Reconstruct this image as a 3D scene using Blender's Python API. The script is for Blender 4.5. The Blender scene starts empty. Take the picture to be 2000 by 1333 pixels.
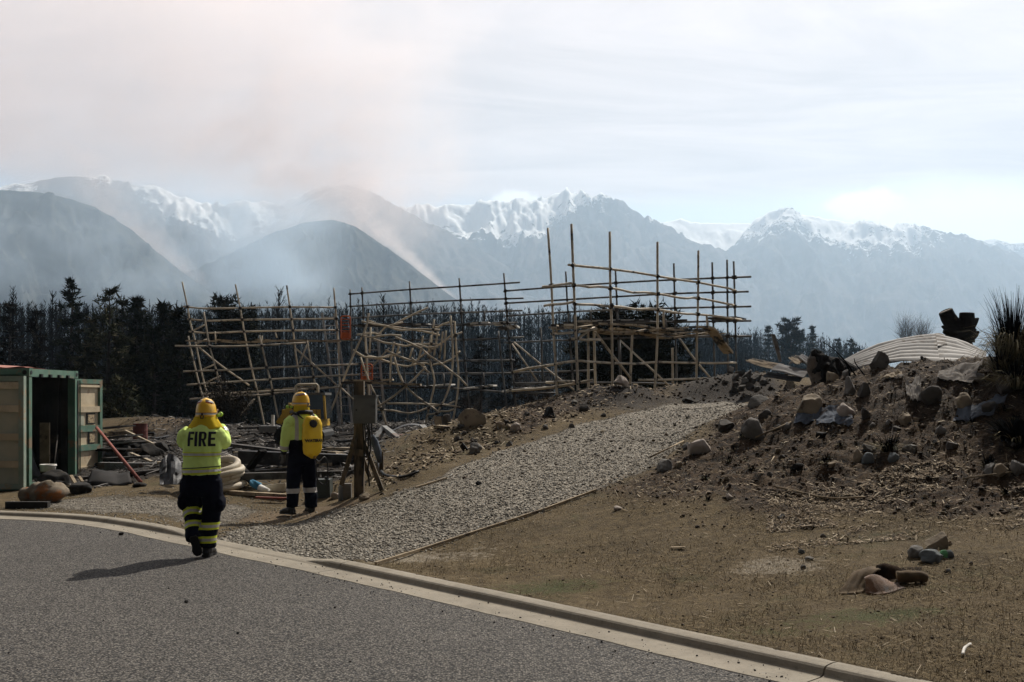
import bpy, bmesh, math, random
import numpy as np
from mathutils import Vector, Matrix
from mathutils.bvhtree import BVHTree
S = bpy.context.scene
COL = S.collection
R = math.radians
# ---------------------------------------------------------------- camera
F, H0, CX, HY = 1944.0, 1.8, 1000.0, 775.0
cam = bpy.data.cameras.new('camera'); camo = bpy.data.objects.new('camera', cam); COL.objects.link(camo)
cam.lens = 35.0; cam.sensor_width = 36.0; cam.shift_y = 0.05425
cam.clip_start = 0.05; cam.clip_end = 30000
camo.location = (0, 0, H0); camo.rotation_euler = (R(90), 0, 0)
S.camera = camo
# ---------------------------------------------------------------- node expression helper
def raw(x): return x.v if isinstance(x, E) else x
class E:
    nt = None
    def __init__(s, v): s.v = v
    @staticmethod
    def m(op, *a, clamp=False):
        n = E.nt.nodes.new('ShaderNodeMath'); n.operation = op; n.use_clamp = clamp
        for i, x in enumerate(a):
            x = x.v if isinstance(x, E) else x
            if isinstance(x, (int, float)): n.inputs[i].default_value = x
            else: E.nt.links.new(x, n.inputs[i])
        return E(n.outputs[0])
    def __add__(s, o): return E.m('ADD', s, o)
    __radd__ = __add__
    def __sub__(s, o): return E.m('SUBTRACT', s, o)
    def __rsub__(s, o): return E.m('SUBTRACT', o, s)
    def __mul__(s, o): return E.m('MULTIPLY', s, o)
    __rmul__ = __mul__
    def __truediv__(s, o): return E.m('DIVIDE', s, o)
    def __pow__(s, o): return E.m('POWER', s, o)
def emin(a, b): return E.m('MINIMUM', a, b)
def emax(a, b): return E.m('MAXIMUM', a, b)
def step(x, a, b):
    n = E.nt.nodes.new('ShaderNodeMapRange'); n.interpolation_type = 'SMOOTHSTEP'
    E.nt.links.new(x.v, n.inputs[0])
    for i, q in ((1, a), (2, b)):
        if isinstance(q, E): E.nt.links.new(q.v, n.inputs[i])
        else: n.inputs[i].default_value = q
    return E(n.outputs[0])
def noise(vec, scale, detail=5, rough=.55, dist=0, out=0):
    n = E.nt.nodes.new('ShaderNodeTexNoise'); E.nt.links.new(raw(vec), n.inputs['Vector'])
    n.inputs['Scale'].default_value = scale; n.inputs['Detail'].default_value = detail
    n.inputs['Roughness'].default_value = rough; n.inputs['Distortion'].default_value = dist
    return E(n.outputs[out])
def voro(vec, scale, feature='F1', out=0):
    n = E.nt.nodes.new('ShaderNodeTexVoronoi'); n.feature = feature; E.nt.links.new(raw(vec), n.inputs['Vector'])
    n.inputs['Scale'].default_value = scale
    return E(n.outputs[out])
def comb(x, y, z):
    n = E.nt.nodes.new('ShaderNodeCombineXYZ')
    for i, q in enumerate((x, y, z)):
        if isinstance(q, E): E.nt.links.new(q.v, n.inputs[i])
        else: n.inputs[i].default_value = q
    return n.outputs[0]
def sep(vec):
    n = E.nt.nodes.new('ShaderNodeSeparateXYZ'); E.nt.links.new(raw(vec), n.inputs[0]); return [E(o) for o in n.outputs]
def mix(f, a, b):
    n = E.nt.nodes.new('ShaderNodeMix'); n.data_type = 'RGBA'
    for s, q in ((0, f), (6, a), (7, b)):
        q = q.v if isinstance(q, E) else q
        if isinstance(q, (tuple, list)): n.inputs[s].default_value = (*q[:3], 1)
        elif isinstance(q, (int, float)): n.inputs[s].default_value = q
        else: E.nt.links.new(q, n.inputs[s])
    return n.outputs[2]
def mulc(a, f):
    n = E.nt.nodes.new('ShaderNodeVectorMath'); n.operation = 'SCALE'
    E.nt.links.new(raw(a), n.inputs[0])
    if isinstance(f, E): E.nt.links.new(f.v, n.inputs[3])
    else: n.inputs[3].default_value = f
    return n.outputs[0]
def attr(name):
    n = E.nt.nodes.new('ShaderNodeAttribute'); n.attribute_name = name; return E(n.outputs['Fac'])
# ---------------------------------------------------------------- world, sun
SUN_AZ, SUN_EL = R(30.0), R(46.0)      # azimuth from +Y towards +X
sund = Vector((math.sin(SUN_AZ)*math.cos(SUN_EL), math.cos(SUN_AZ)*math.cos(SUN_EL), math.sin(SUN_EL)))
W = bpy.data.worlds.new('World'); S.world = W; W.use_nodes = True
nt = W.node_tree; E.nt = nt; nt.nodes.clear()
tc = nt.nodes.new('ShaderNodeTexCoord').outputs['Generated']
nsky = nt.nodes.new('ShaderNodeTexSky'); nsky.sky_type = 'NISHITA'; nsky.sun_disc = False
nsky.sun_elevation = SUN_EL; nsky.sun_rotation = SUN_AZ; nsky.dust_density = 2.0; nsky.air_density = 1.0
dx, dy, dz = sep(tc)
el = E.m('ARCSINE', dz); az = E.m('ARCTAN2', dx, dy)
cs = dx*sund.x + dy*sund.y + dz*sund.z
cpl = comb(dx/(emax(dz, 0.0)+0.22), dy/(emax(dz, 0.0)+0.22), 0.0)
n1 = noise(cpl, 1.1, 6, .55, .6)
n2 = noise(comb(dx/(emax(dz, 0.0)+0.12)*0.6, dy/(emax(dz, 0.0)+0.12)*2.2, 3.0), 1.6, 7, .6, 1.0)
cover = step(n1*0.5+n2*0.5+step(el, 0.15, 0.22)*0.45, 0.42, 0.85)
wob = (noise(comb(az, el, 1.0), 9.0, 6, .6)-0.5)
cover = cover*step(el+wob*0.035, 0.172, 0.205)
# cloud bank low over the right hand range, two small cumulus heads
bank = step(wob*0.04+el, 0.205, 0.165)*step(az+wob*0.3, 0.24, 0.36)
hb = (noise(comb(az, el*1.3, 5.0), 45.0, 6, .6)-0.5)
def puff(a0, e0, wa, we):
    q = 1.0-((az-a0)/wa)**2-((el-e0)/we)**2
    return step(q+hb*1.6, 0.05, 0.75)
cum = emax(puff(0.341, 0.180, .042, .018), puff(0.005, 0.190, .030, .018)*0.75)
low = step(el, 0.10, 0.0)
warm = step(az, 0.05, -0.45)
cloudc = mix(warm, (1.0, 0.83, 0.755), (0.97, 0.75, 0.655))
glow = 0.50+0.30*step(cs, -0.6, 0.95)
glow = glow*(0.45+1.10*n2)*(0.10+0.90*step(dy, -0.6, 0.45))*(1-0.62*step(el, .42, 1.0))
cloud = mulc(cloudc, glow*0.86)
bright = mulc(mix(0.0, (0.86, 0.85, 0.86), (1, 1, 1)), 1.35*(0.1+0.9*step(dy, -0.6, 0.45)))
skyc = mulc(mix(0.35, nsky.outputs[0], (5.0, 5.7, 6.3)), (0.3+0.7*step(dy, -0.6, 0.4))*0.105)
c = mix(cover*0.93, skyc, cloud)
c = mix(bank*0.85, c, bright)
c = mix(cum, c, bright)
c = mix(low*0.0, c, cloud)
bg = nt.nodes.new('ShaderNodeBackground'); nt.links.new(c, bg.inputs[0]); bg.inputs[1].default_value = 1.0
wo = nt.nodes.new('ShaderNodeOutputWorld'); nt.links.new(bg.outputs[0], wo.inputs[0])
sl = bpy.data.lights.new('sun', 'SUN'); sl.energy = 5.0; sl.angle = R(0.6); sl.color = (1.0, 0.93, 0.83)
so = bpy.data.objects.new('sun', sl); COL.objects.link(so); so.rotation_euler = sund.to_track_quat('Z', 'Y').to_euler()
S.view_settings.view_transform = 'Standard'; S.view_settings.look = 'None'; S.view_settings.exposure = 0.44; S.view_settings.gamma = 1.0
cy = S.cycles
cy.use_denoising = True
try: cy.denoiser = 'OPENIMAGEDENOISE'
except Exception: pass
cy.max_bounces = 6; cy.diffuse_bounces = 3; cy.glossy_bounces = 2; cy.transmission_bounces = 4; cy.transparent_max_bounces = 8; cy.volume_bounces = 2
cy.use_adaptive_sampling = True; cy.adaptive_threshold = 0.015; cy.caustics_reflective = False; cy.caustics_refractive = False
cy.volume_step_rate = 1.0; cy.volume_max_steps = 128
# ---------------------------------------------------------------- materials
def newmat(name):
    m = bpy.data.materials.new(name); m.use_nodes = True; E.nt = m.node_tree
    return m, m.node_tree, m.node_tree.nodes['Principled BSDF']
def link_c(b, sock, q):
    if isinstance(q, E): q = q.v
    E.nt.links.new(q, b.inputs[sock])
def bumpn(b, h, strength=.5, dist=.02):
    n = E.nt.nodes.new('ShaderNodeBump'); n.inputs['Strength'].default_value = strength; n.inputs['Distance'].default_value = dist
    E.nt.links.new(h.v, n.inputs['Height']); E.nt.links.new(n.outputs[0], b.inputs['Normal'])
def ocoord(kind='Object'):
    return E.nt.nodes.new('ShaderNodeTexCoord').outputs[kind]
def M(name, c1, c2=None, scale=6, rough=.8, bump=0., bscale=None, metal=0., c3=None, s3=3, t3=(.52, .62), spec=.3, bdist=.02, stretch=None, world=False, sheen=0):
    m, nt, b = newmat(name); tcv = ocoord()
    if world: tcv = E.nt.nodes.new('ShaderNodeNewGeometry').outputs['Position']
    if stretch:
        x, y, z = sep(tcv); tcv = comb(x*stretch[0], y*stretch[1], z*stretch[2])
    b.inputs['Roughness'].default_value = rough; b.inputs['Metallic'].default_value = metal
    b.inputs['Specular IOR Level'].default_value = spec
    n = noise(tcv, scale, 6, .6)
    col = mix(step(n, .34, .66), c1, c2 or tuple(k*.72 for k in c1))
    if c3:
        col = mix(step(noise(tcv, s3, 5, .62), *t3), col, c3)
    link_c(b, 'Base Color', col)
    if bump: bumpn(b, noise(tcv, bscale or scale*3, 5, .65), bump, bdist)
    if sheen: b.inputs['Sheen Weight'].default_value = sheen
    return m
# ---------------------------------------------------------------- numpy noise
def _h(ix, iy, iz, seed):
    h = (ix.astype(np.int64)*374761393 + iy.astype(np.int64)*668265263 + iz.astype(np.int64)*2147483647 + seed*974634777) & 0xffffffff
    h = ((h ^ (h >> 13))*1274126177) & 0xffffffff
    h = ((h ^ (h >> 16))*2246822519) & 0xffffffff
    return ((h ^ (h >> 15)) & 0xffff)/65535.0
def vn(x, y, z=None, seed=0):
    x = np.asarray(x, float); y = np.asarray(y, float); z = np.zeros_like(x) if z is None else np.asarray(z, float)
    ix, iy, iz = np.floor(x), np.floor(y), np.floor(z)
    fx, fy, fz = x-ix, y-iy, z-iz
    fx, fy, fz = [t*t*t*(t*(t*6-15)+10) for t in (fx, fy, fz)]
    r = 0
    for a in (0, 1):
        for b in (0, 1):
            for c in (0, 1):
                w = (fx if a else 1-fx)*(fy if b else 1-fy)*(fz if c else 1-fz)
                r = r+w*_h(ix+a, iy+b, iz+c, seed)
    return r*2-1
def fbm(x, y, z=None, o=4, seed=0, g=.5, lac=2.03):
    r = 0; a = 1.; t = 0; k = 1.
    for i in range(o):
        r = r+a*vn(np.asarray(x)*k, np.asarray(y)*k, None if z is None else np.asarray(z)*k, seed+i*17); t += a; a *= g; k *= lac
    return r/t
def sms(x, a, b):
    t = np.clip((np.asarray(x)-a)/(b-a), 0, 1); return t*t*(3-2*t)
# ---------------------------------------------------------------- mesh helpers
def P(px, py, Y): return Vector(((px-CX)/F*Y, Y, H0+(HY-py)/F*Y))
def wpos(o):
    v = Vector((0, 0, 0))
    while o is not None: v = v+o.location; o = o.parent
    return v
def mesh_obj(name, v, f, mat, parent=None, smooth=False, origin=None):
    v = np.asarray(v, float).reshape(-1, 3)
    if parent is not None: org = np.array(wpos(parent))
    elif origin is None: org = np.array([(v[:, 0].min()+v[:, 0].max())/2, (v[:, 1].min()+v[:, 1].max())/2, v[:, 2].min()])
    else: org = np.array(origin)
    me = bpy.data.meshes.new(name)
    if isinstance(f, np.ndarray) and f.ndim == 2:
        n = f.shape[1]
        me.vertices.add(len(v)); me.vertices.foreach_set('co', (v-org).ravel())
        me.loops.add(f.size); me.loops.foreach_set('vertex_index', f.ravel().astype(np.int32))
        me.polygons.add(len(f)); me.polygons.foreach_set('loop_start', np.arange(0, f.size, n, dtype=np.int32))
        try: me.polygons.foreach_set('loop_total', np.full(len(f), n, dtype=np.int32))
        except Exception: pass
        me.update(calc_edges=True)
    else:
        me.from_pydata((v-org).tolist(), [], [list(map(int, q)) for q in f])
    me.validate()
    if smooth: me.polygons.foreach_set('use_smooth', np.ones(len(me.polygons), bool))
    if mat:
        for q in (mat if isinstance(mat, (list, tuple)) else [mat]): me.materials.append(q)
    o = bpy.data.objects.new(name, me); COL.objects.link(o)
    if parent is not None: o.parent = parent
    else: o.location = org
    return o
def tag(o, label=None, cat=None, group=None, kind=None):
    for k, q in (('label', label), ('category', cat), ('group', group), ('kind', kind)):
        if q: o[k] = q
    return o
def thing(name, loc, label, cat, group=None):
    o = bpy.data.objects.new(name, None); o.empty_display_size = .2; COL.objects.link(o); o.location = loc
    return tag(o, label, cat, group)
def floatattr(o, name, arr):
    a = o.data.attributes.new(name, 'FLOAT', 'POINT'); a.data.foreach_set('value', np.asarray(arr, np.float32))
class MB:
    def __init__(s): s.v = []; s.f = []
    def add(s, vs, fs):
        k = len(s.v); s.v += [tuple(q) for q in vs]; s.f += [[i+k for i in q] for q in fs]; return s
    def box(s, c, d, rot=None, taper=1.0):
        c = Vector(c); vs = []
        for z in (-.5, .5):
            t = 1 if z < 0 else taper
            for x, y in ((-.5, -.5), (.5, -.5), (.5, .5), (-.5, .5)):
                p = Vector((x*d[0]*t, y*d[1]*t, z*d[2]))
                if rot is not None: p = rot @ p
                vs.append(c+p)
        return s.add(vs, [[0, 3, 2, 1], [4, 5, 6, 7], [0, 1, 5, 4], [1, 2, 6, 5], [2, 3, 7, 6], [3, 0, 4, 7]])
    def beam(s, a, b, w, h, up=(0, 0, 1)):
        a, b = Vector(a), Vector(b); d = (b-a); L = d.length; d = d/L
        u = Vector(up); x = d.cross(u)
        if x.length < 1e-4: x = d.cross(Vector((0, 1, 0)))
        x.normalize(); y = x.cross(d)
        vs = [p+x*i*w/2+y*j*h/2 for p in (a, b) for i, j in ((-1, -1), (1, -1), (1, 1), (-1, 1))]
        return s.add(vs, [[3, 2, 1, 0], [4, 5, 6, 7], [0, 1, 5, 4], [1, 2, 6, 5], [2, 3, 7, 6], [3, 0, 4, 7]])
    def tube(s, pts, r, n=8, cap=True, flat=1.0):
        pts = [Vector(p) for p in pts]; m = len(pts)
        rr = r if isinstance(r, (list, tuple, np.ndarray)) else [r]*m
        vs = []; ref = None
        for i, p in enumerate(pts):
            t = (pts[min(i+1, m-1)]-pts[max(i-1, 0)])
            if t.length < 1e-9: t = Vector((0, 0, 1))
            t.normalize()
            if ref is None:
                ref = t.cross(Vector((0, 0, 1)))
                if ref.length < .05: ref = t.cross(Vector((0, 1, 0)))
            ref = (ref-t*ref.dot(t))
            ref.normalize(); q = t.cross(ref)
            for k in range(n):
                a = 2*math.pi*k/n
                vs.append(p+ref*math.cos(a)*rr[i]+q*math.sin(a)*rr[i]*flat)
        fs = [[i*n+k, i*n+(k+1) % n, (i+1)*n+(k+1) % n, (i+1)*n+k] for i in range(m-1) for k in range(n)]
        if cap: fs += [list(range(n))[::-1], [(m-1)*n+k for k in range(n)]]
        return s.add(vs, fs)
    def loft(s, rings, cap=True):
        n = len(rings[0]); m = len(rings)
        vs = [p for r in rings for p in r]
        fs = [[i*n+k, i*n+(k+1) % n, (i+1)*n+(k+1) % n, (i+1)*n+k] for i in range(m-1) for k in range(n)]
        if cap: fs += [list(range(n))[::-1], [(m-1)*n+k for k in range(n)]]
        return s.add(vs, fs)
    def grid(s, fn, nu, nv):
        vs = [fn(i/(nu-1), j/(nv-1)) for j in range(nv) for i in range(nu)]
        return s.add(vs, [[j*nu+i, j*nu+i+1, (j+1)*nu+i+1, (j+1)*nu+i] for j in range(nv-1) for i in range(nu-1)])
    def slab(s, fn, nu, nv, th):
        """a sheet with real thickness"""
        top = [Vector(fn(i/(nu-1), j/(nv-1))) for j in range(nv) for i in range(nu)]
        def at(i, j): return top[max(0, min(nv-1, j))*nu+max(0, min(nu-1, i))]
        bot = []
        for j in range(nv):
            for i in range(nu):
                nn = (at(i+1, j)-at(i-1, j)).cross(at(i, j+1)-at(i, j-1))
                nn = nn.normalized() if nn.length > 1e-9 else Vector((0, 0, 1))
                bot.append(at(i, j)-nn*th)
        k = nu*nv
        fs = [[j*nu+i, j*nu+i+1, (j+1)*nu+i+1, (j+1)*nu+i] for j in range(nv-1) for i in range(nu-1)]
        fs += [[k+q for q in f[::-1]] for f in list(fs)]
        rim = [i for i in range(nu)]+[j*nu+nu-1 for j in range(1, nv)]+[(nv-1)*nu+i for i in range(nu-2, -1, -1)]+[j*nu for j in range(nv-2, 0, -1)]
        for a, b in zip(rim, rim[1:]+rim[:1]): fs.append([b, a, k+a, k+b])
        return s.add(top+bot, fs)
    def ball(s, c, r, n=10, m=7, rot=None):
        rx, ry, rz = r if isinstance(r, (tuple, list)) else (r, r, r); c = Vector(c)
        rings = []
        for j in range(1, m):
            t = math.pi*j/m
            ring = []
            for k in range(n):
                p = Vector((rx*math.sin(t)*math.cos(2*math.pi*k/n), ry*math.sin(t)*math.sin(2*math.pi*k/n), -rz*math.cos(t)))
                ring.append(c+(rot @ p if rot is not None else p))
            rings.append(ring)
        return s.loft(rings)
    def build(s, name, mat, parent=None, smooth=False, **k): return mesh_obj(name, s.v, s.f, mat, parent, smooth, **k)
def catmull(pts, n=8):
    pts = [np.array(p, float) for p in pts]; out = []
    q = [2*pts[0]-pts[1]]+pts+[2*pts[-1]-pts[-2]]
    for i in range(1, len(q)-2):
        for k in range(n):
            t = k/n; a, b, c, d = q[i-1:i+3]
            out.append(.5*((2*b)+(c-a)*t+(2*a-5*b+4*c-d)*t*t+(3*b-a-3*c+d)*t**3))
    out.append(pts[-1]); return np.array(out)
# ---------------------------------------------------------------- kerb line and ground height
def flat(px, py, z=0.0):
    Y = F*(H0-z)/(py-HY); return ((px-CX)/F*Y, Y)
KP = [(-900, 1001), (-450, 1001), (-150, 1003), (0, 1008), (150, 1016), (260, 1031), (370, 1053), (480, 1076), (590, 1098), (700, 1121), (850, 1154), (1000, 1187), (1200, 1232), (1500, 1299), (1700, 1344)]
kw = [flat(*p) for p in KP]
d_ = np.array(kw[-1])-np.array(kw[-3]); d_ /= np.linalg.norm(d_)
kw += [tuple(np.array(kw[-1])+d_*t) for t in (2, 5, 12, 24)]
KL = catmull(kw, 14)
seg = np.diff(KL, axis=0); KS = np.concatenate([[0], np.cumsum(np.linalg.norm(seg, axis=1))])
tg = np.gradient(KL, axis=0); tg /= np.linalg.norm(tg, axis=1)[:, None]
KN = np.stack([-tg[:, 1], tg[:, 0]], 1)                # towards the verge
def kerb_sd(x, y):
    x = np.asarray(x, float).ravel(); y = np.asarray(y, float).ravel()
    out = np.empty(len(x)); idx = np.empty(len(x), int)
    for i in range(0, len(x), 20000):
        dx = x[i:i+20000, None]-KL[None, :, 0]; dy = y[i:i+20000, None]-KL[None, :, 1]
        k = np.argmin(dx*dx+dy*dy, 1); r = np.arange(len(k))
        out[i:i+20000] = dx[r, k]*KN[k, 0]+dy[r, k]*KN[k, 1]; idx[i:i+20000] = k
    return out, idx
def s_at_px(px):
    py = np.interp(px, [p[0] for p in KP], [p[1] for p in KP]); w = np.array(flat(px, py))
    return KS[np.argmin(((KL-w)**2).sum(1))]
S_A, S_B = s_at_px(405), s_at_px(590)                   # dropped kerb where the drive comes out
def kerb_h(s):
    return (0.052-.008*(1-sms(s, S_A-6, S_A-1)))*(1-sms(s, S_A-1.2, S_A)*(1-sms(s, S_B-.1, S_B+.5)))+.012
CT = [  # px, py, distance: points read off the ground
 (0,985,16.0),(150,978,16.5),(280,955,17.5),(30,962,19),(120,945,20.5),(240,905,23),(230,862,27),(310,812,30),(260,850,28.5),
 (440,990,15.5),(560,1003,15.2),(592,1005,15.1),(620,1002,15.0),(640,985,15.6),(700,968,15.9),(420,905,20),(500,935,18),(500,882,22),(540,845,27),(600,832,31),(440,836,31),(340,905,20),
 (620,900,19.5),(700,870,22.5),(800,850,25),(850,834,28),(760,930,15.8),(830,900,16.6),(900,872,17.6),(870,842,18.6),(930,818,18.9),(1000,803,19.6),(1100,776,21),
 (1180,752,21),(1230,752,21.2),(1290,770,21.5),(1335,786,21.7),(1390,752,22.2),(1430,728,23.4),(1490,745,22.3),(1525,775,20),
 (760,965,14.5),(860,935,15.2),(1000,875,16.9),(1150,822,19.0),(1300,796,20.6),(1420,784,21.4),
 (730,1104,10.52),(900,1050,11.6),(1060,1000,12.4),(1165,960,13),(1280,910,14),(1340,870,15.2),(1400,830,17),(1440,797,19),
 (560,1060,12.1),(850,990,13.2),(1050,920,14.8),(1200,860,17),
 (1480,792,17),(1560,755,16),(1650,735,15.5),(1750,712,15),(1850,702,14.5),(1930,700,13.8),(2000,698,13.2),(2300,685,12.3),(1640,780,17.5),(1760,765,17),(1880,755,16.3),(1800,775,19),(1980,745,15.6),(2200,745,15),
 (1370,882,14),(1500,870,13.5),(1650,860,12.8),(1800,850,12.3),(1950,850,11.8),(2300,850,11),
 (1250,960,12.4),(1400,980,11.4),(1600,1000,10.7),(1800,1010,10.2),(2000,1010,9.9),(2400,1010,9.3),
 (1100,1060,10.9),(1300,1100,9.57),(1500,1150,8.55),(1700,1180,7.87),(1900,1200,7.45),(1800,1100,8.8),(2000,1100,8.55),(2400,1180,7.2),(2800,1250,5.9)]
CW = [tuple(P(*c)) for c in CT]
CW += [(KL[i, 0]+KN[i, 0]*.25, KL[i, 1]+KN[i, 1]*.25, float(kerb_h(KS[i]))-.005) for i in range(0, len(KL)-30, 9)]
CW += [(x, y, z) for x, y, z in [(-14,24,.1),(-22,22,0),(-30,30,.2),(-20,36,.6),(-9,37,.7),(-5,36,.7),(0,24,1.25),(-2,27,1.05),(-2,36,1.0),(2,28,1.5),(4,24,1.75),(5,29,1.6),(6,36,1.2),(9,23.5,1.9),(9,28,1.6),(10,20,1.6),(12,36,1.0),(20,30,1.2),(16,20,1.7),(22,18,1.6),
  (-2.9,13.6,.03),(-3.5,13.3,.03),(-3.2,15.1,.03),(-2.6,14.4,.05),(-2.0,13.2,.08),(6,18.6,1.75),(9,18.3,2.0),(0,42,.5),(-20,44,.3),(20,44,.3),(-32,44,.2),(34,40,.5),(12.5,13.6,2.15),(15,12,1.9),(8,5,.4),(12,4,.7)]]
CW = np.array(CW)
def uw(x, y): return np.asarray(x)/np.asarray(y)*1.6, 3.0*np.log(np.asarray(y))
cu, cv = uw(CW[:, 0], CW[:, 1]); NCT = len(CW)
def tk(r2): return np.where(r2 > 1e-12, .5*r2*np.log(np.maximum(r2, 1e-12)), 0)
A_ = np.zeros((NCT+3, NCT+3)); A_[:NCT, :NCT] = tk((cu[:, None]-cu)**2+(cv[:, None]-cv)**2)+np.eye(NCT)*2e-3
A_[:NCT, NCT:] = np.stack([np.ones(NCT), cu, cv], 1); A_[NCT:, :NCT] = A_[:NCT, NCT:].T
TW = np.linalg.solve(A_, np.concatenate([CW[:, 2], np.zeros(3)]))
def tps(x, y):
    x = np.asarray(x, float).ravel(); y = np.maximum(np.asarray(y, float).ravel(), .5); out = np.empty(len(x))
    for i in range(0, len(x), 20000):
        u, v = uw(x[i:i+20000], y[i:i+20000])
        out[i:i+20000] = tk((u[:, None]-cu)**2+(v[:, None]-cv)**2) @ TW[:NCT]+TW[NCT]+TW[NCT+1]*u+TW[NCT+2]*v
    return out
def wpoly(pts): return np.array([tuple(P(*p))[:2] for p in pts])
def poly_sd(x, y, poly):
    """signed distance, positive inside"""
    x = np.asarray(x).ravel(); y = np.asarray(y).ravel(); d = np.full(len(x), 1e9); ins = np.zeros(len(x), bool)
    for a, b in zip(poly, np.roll(poly, -1, 0)):
        e = b-a; t = np.clip(((x-a[0])*e[0]+(y-a[1])*e[1])/(e@e), 0, 1)
        d = np.minimum(d, np.hypot(x-a[0]-t*e[0], y-a[1]-t*e[1]))
        c = ((a[1] > y) != (b[1] > y)) & (x < (b[0]-a[0])*(y-a[1])/(b[1]-a[1]+1e-12)+a[0]); ins ^= c
    return np.where(ins, d, -d)
DRIVE = wpoly([(395,1057,12.3),(470,1035,13.3),(560,1018,14.1),(660,992,14.9),(760,966,14.5),(860,937,15.2),(1000,877,16.9),(1150,824,19),(1300,797,20.6),(1425,783,21.6),(1450,792,19.5),(1400,832,17),(1340,872,15.2),(1280,912,14),(1165,961,13),(1060,1001,12.4),(900,1051,11.6),(730,1105,10.55),(600,1100,10.8)])
MOUND = wpoly([(1180,960,12.9),(1290,908,13.9),(1350,866,15.1),(1420,818,17.2),(1480,786,18),(1560,740,19),(1700,690,19),(2000,690,18),(2600,690,15),(2600,1030,9),(2000,1030,9.7),(1700,1010,10.4),(1450,990,11.2),(1280,985,11.9)])
BERM = wpoly([(745,975,15.2),(870,925,16),(1000,868,17.4),(1150,815,19.4),(1290,790,21),(1330,760,23),(1180,740,22.5),(1000,795,20.5),(900,820,19.8),(820,850,19),(760,900,17.5),(720,950,16.3)])
BURN = wpoly([(170,955,18),(330,920,19),(400,935,18.4),(560,945,17.2),(640,960,16.4),(720,935,17),(830,860,23),(900,825,30),(700,822,36),(380,830,34),(200,860,28),(60,930,21)])
def G(x, y, fine=True):
    x = np.asarray(x, float); y = np.asarray(y, float); shp = x.shape; x = x.ravel(); y = y.ravel()
    z = tps(x, y)
    m = sms(poly_sd(x, y, MOUND), -.4, 1.2); b = sms(poly_sd(x, y, BERM), -.3, .6); dr = sms(poly_sd(x, y, DRIVE), -.1, .5); bu = sms(poly_sd(x, y, BURN), -.3, .8)
    z = z+m*(.085*fbm(x*.9, y*.9, o=3, seed=3)+.05*fbm(x*3.4, y*3.4, o=3, seed=5))+b*(.08*fbm(x*1.4, y*1.4, o=4, seed=9))
    z = z+(1-m)*(1-dr)*.02*fbm(x*1.3, y*1.3, o=3, seed=2)+bu*.05*fbm(x*2, y*2, o=3, seed=12)+dr*.012*fbm(x*2.2, y*2.2, o=3, seed=4)
    z = z+m*(.055*(np.abs(fbm(x*2.6, y*2.6, o=3, seed=41))*2-.5)+.03*fbm(x*7, y*7, o=2, seed=43))
    if fine: z = z+.012*fbm(x*12, y*12, o=2, seed=7)*(.5+2.0*m+b*1.4-.2*dr)
    far = sms(y, 39, 50); z = z*(1-far)+far*(-1.6)
    sd, k = kerb_sd(x, y)
    z = np.where(sd < .9, (kerb_h(KS[k])-.004+.012*fbm(x*7, y*7, o=2, seed=21))*(1-sms(sd, .15, .9))+z*sms(sd, .15, .9), z)
    z = np.where(sd < .16, -.3, z)
    return z.reshape(shp)
def hit(px, py):
    """where the sight line through a photo point meets the ground"""
    Y = np.concatenate([np.arange(5, 26, .03), np.arange(26, 42, .15)])
    z = G((px-CX)/F*Y, Y, False); z = np.maximum(z, 0.0); ray = H0+(HY-py)/F*Y
    i = np.argmax(ray <= z) if (ray <= z).any() else len(Y)-1
    return Vector(((px-CX)/F*Y[i], Y[i], float(z[i])))
def ground(x, y): return max(float(G(np.array([x]), np.array([y]), False)[0]), 0.0)
# ---------------------------------------------------------------- ground materials
def asphalt_mat():
    m, nt, b = newmat('chip_seal'); p = ocoord()
    c = voro(p, 62, out=1); d = voro(p, 62); c2 = sep(voro(p, 90, out=1))[1]; g = sep(c)[0]
    n = noise(p, .45, 5, .6); n2 = noise(p, 5, 5, .65); n3 = noise(p, 40, 4, .7)
    col = mix(step(g, .15, 1.0), (.052, .048, .043), (.215, .197, .173)); col = mix(step(c2, .45, .95)*.6, col, (.17, .155, .135))
    col = mix(step(d, .25, .75), col, (.013, .012, .012))
    col = mix(step(n3, .40, .72)*.55, col, (.024, .022, .020))
    tone = .55+.55*n+.30*n2
    col = mulc(col, tone*1.12)
    col = mix(step(noise(p, .9, 6, .7), .60, .72)*.30, col, (.12, .11, .095))
    link_c(b, 'Base Color', col); b.inputs['Roughness'].default_value = .85; b.inputs['Specular IOR Level'].default_value = .25
    bumpn(b, (1-d)*.6+n3*.8, .9, .012); return m
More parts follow.
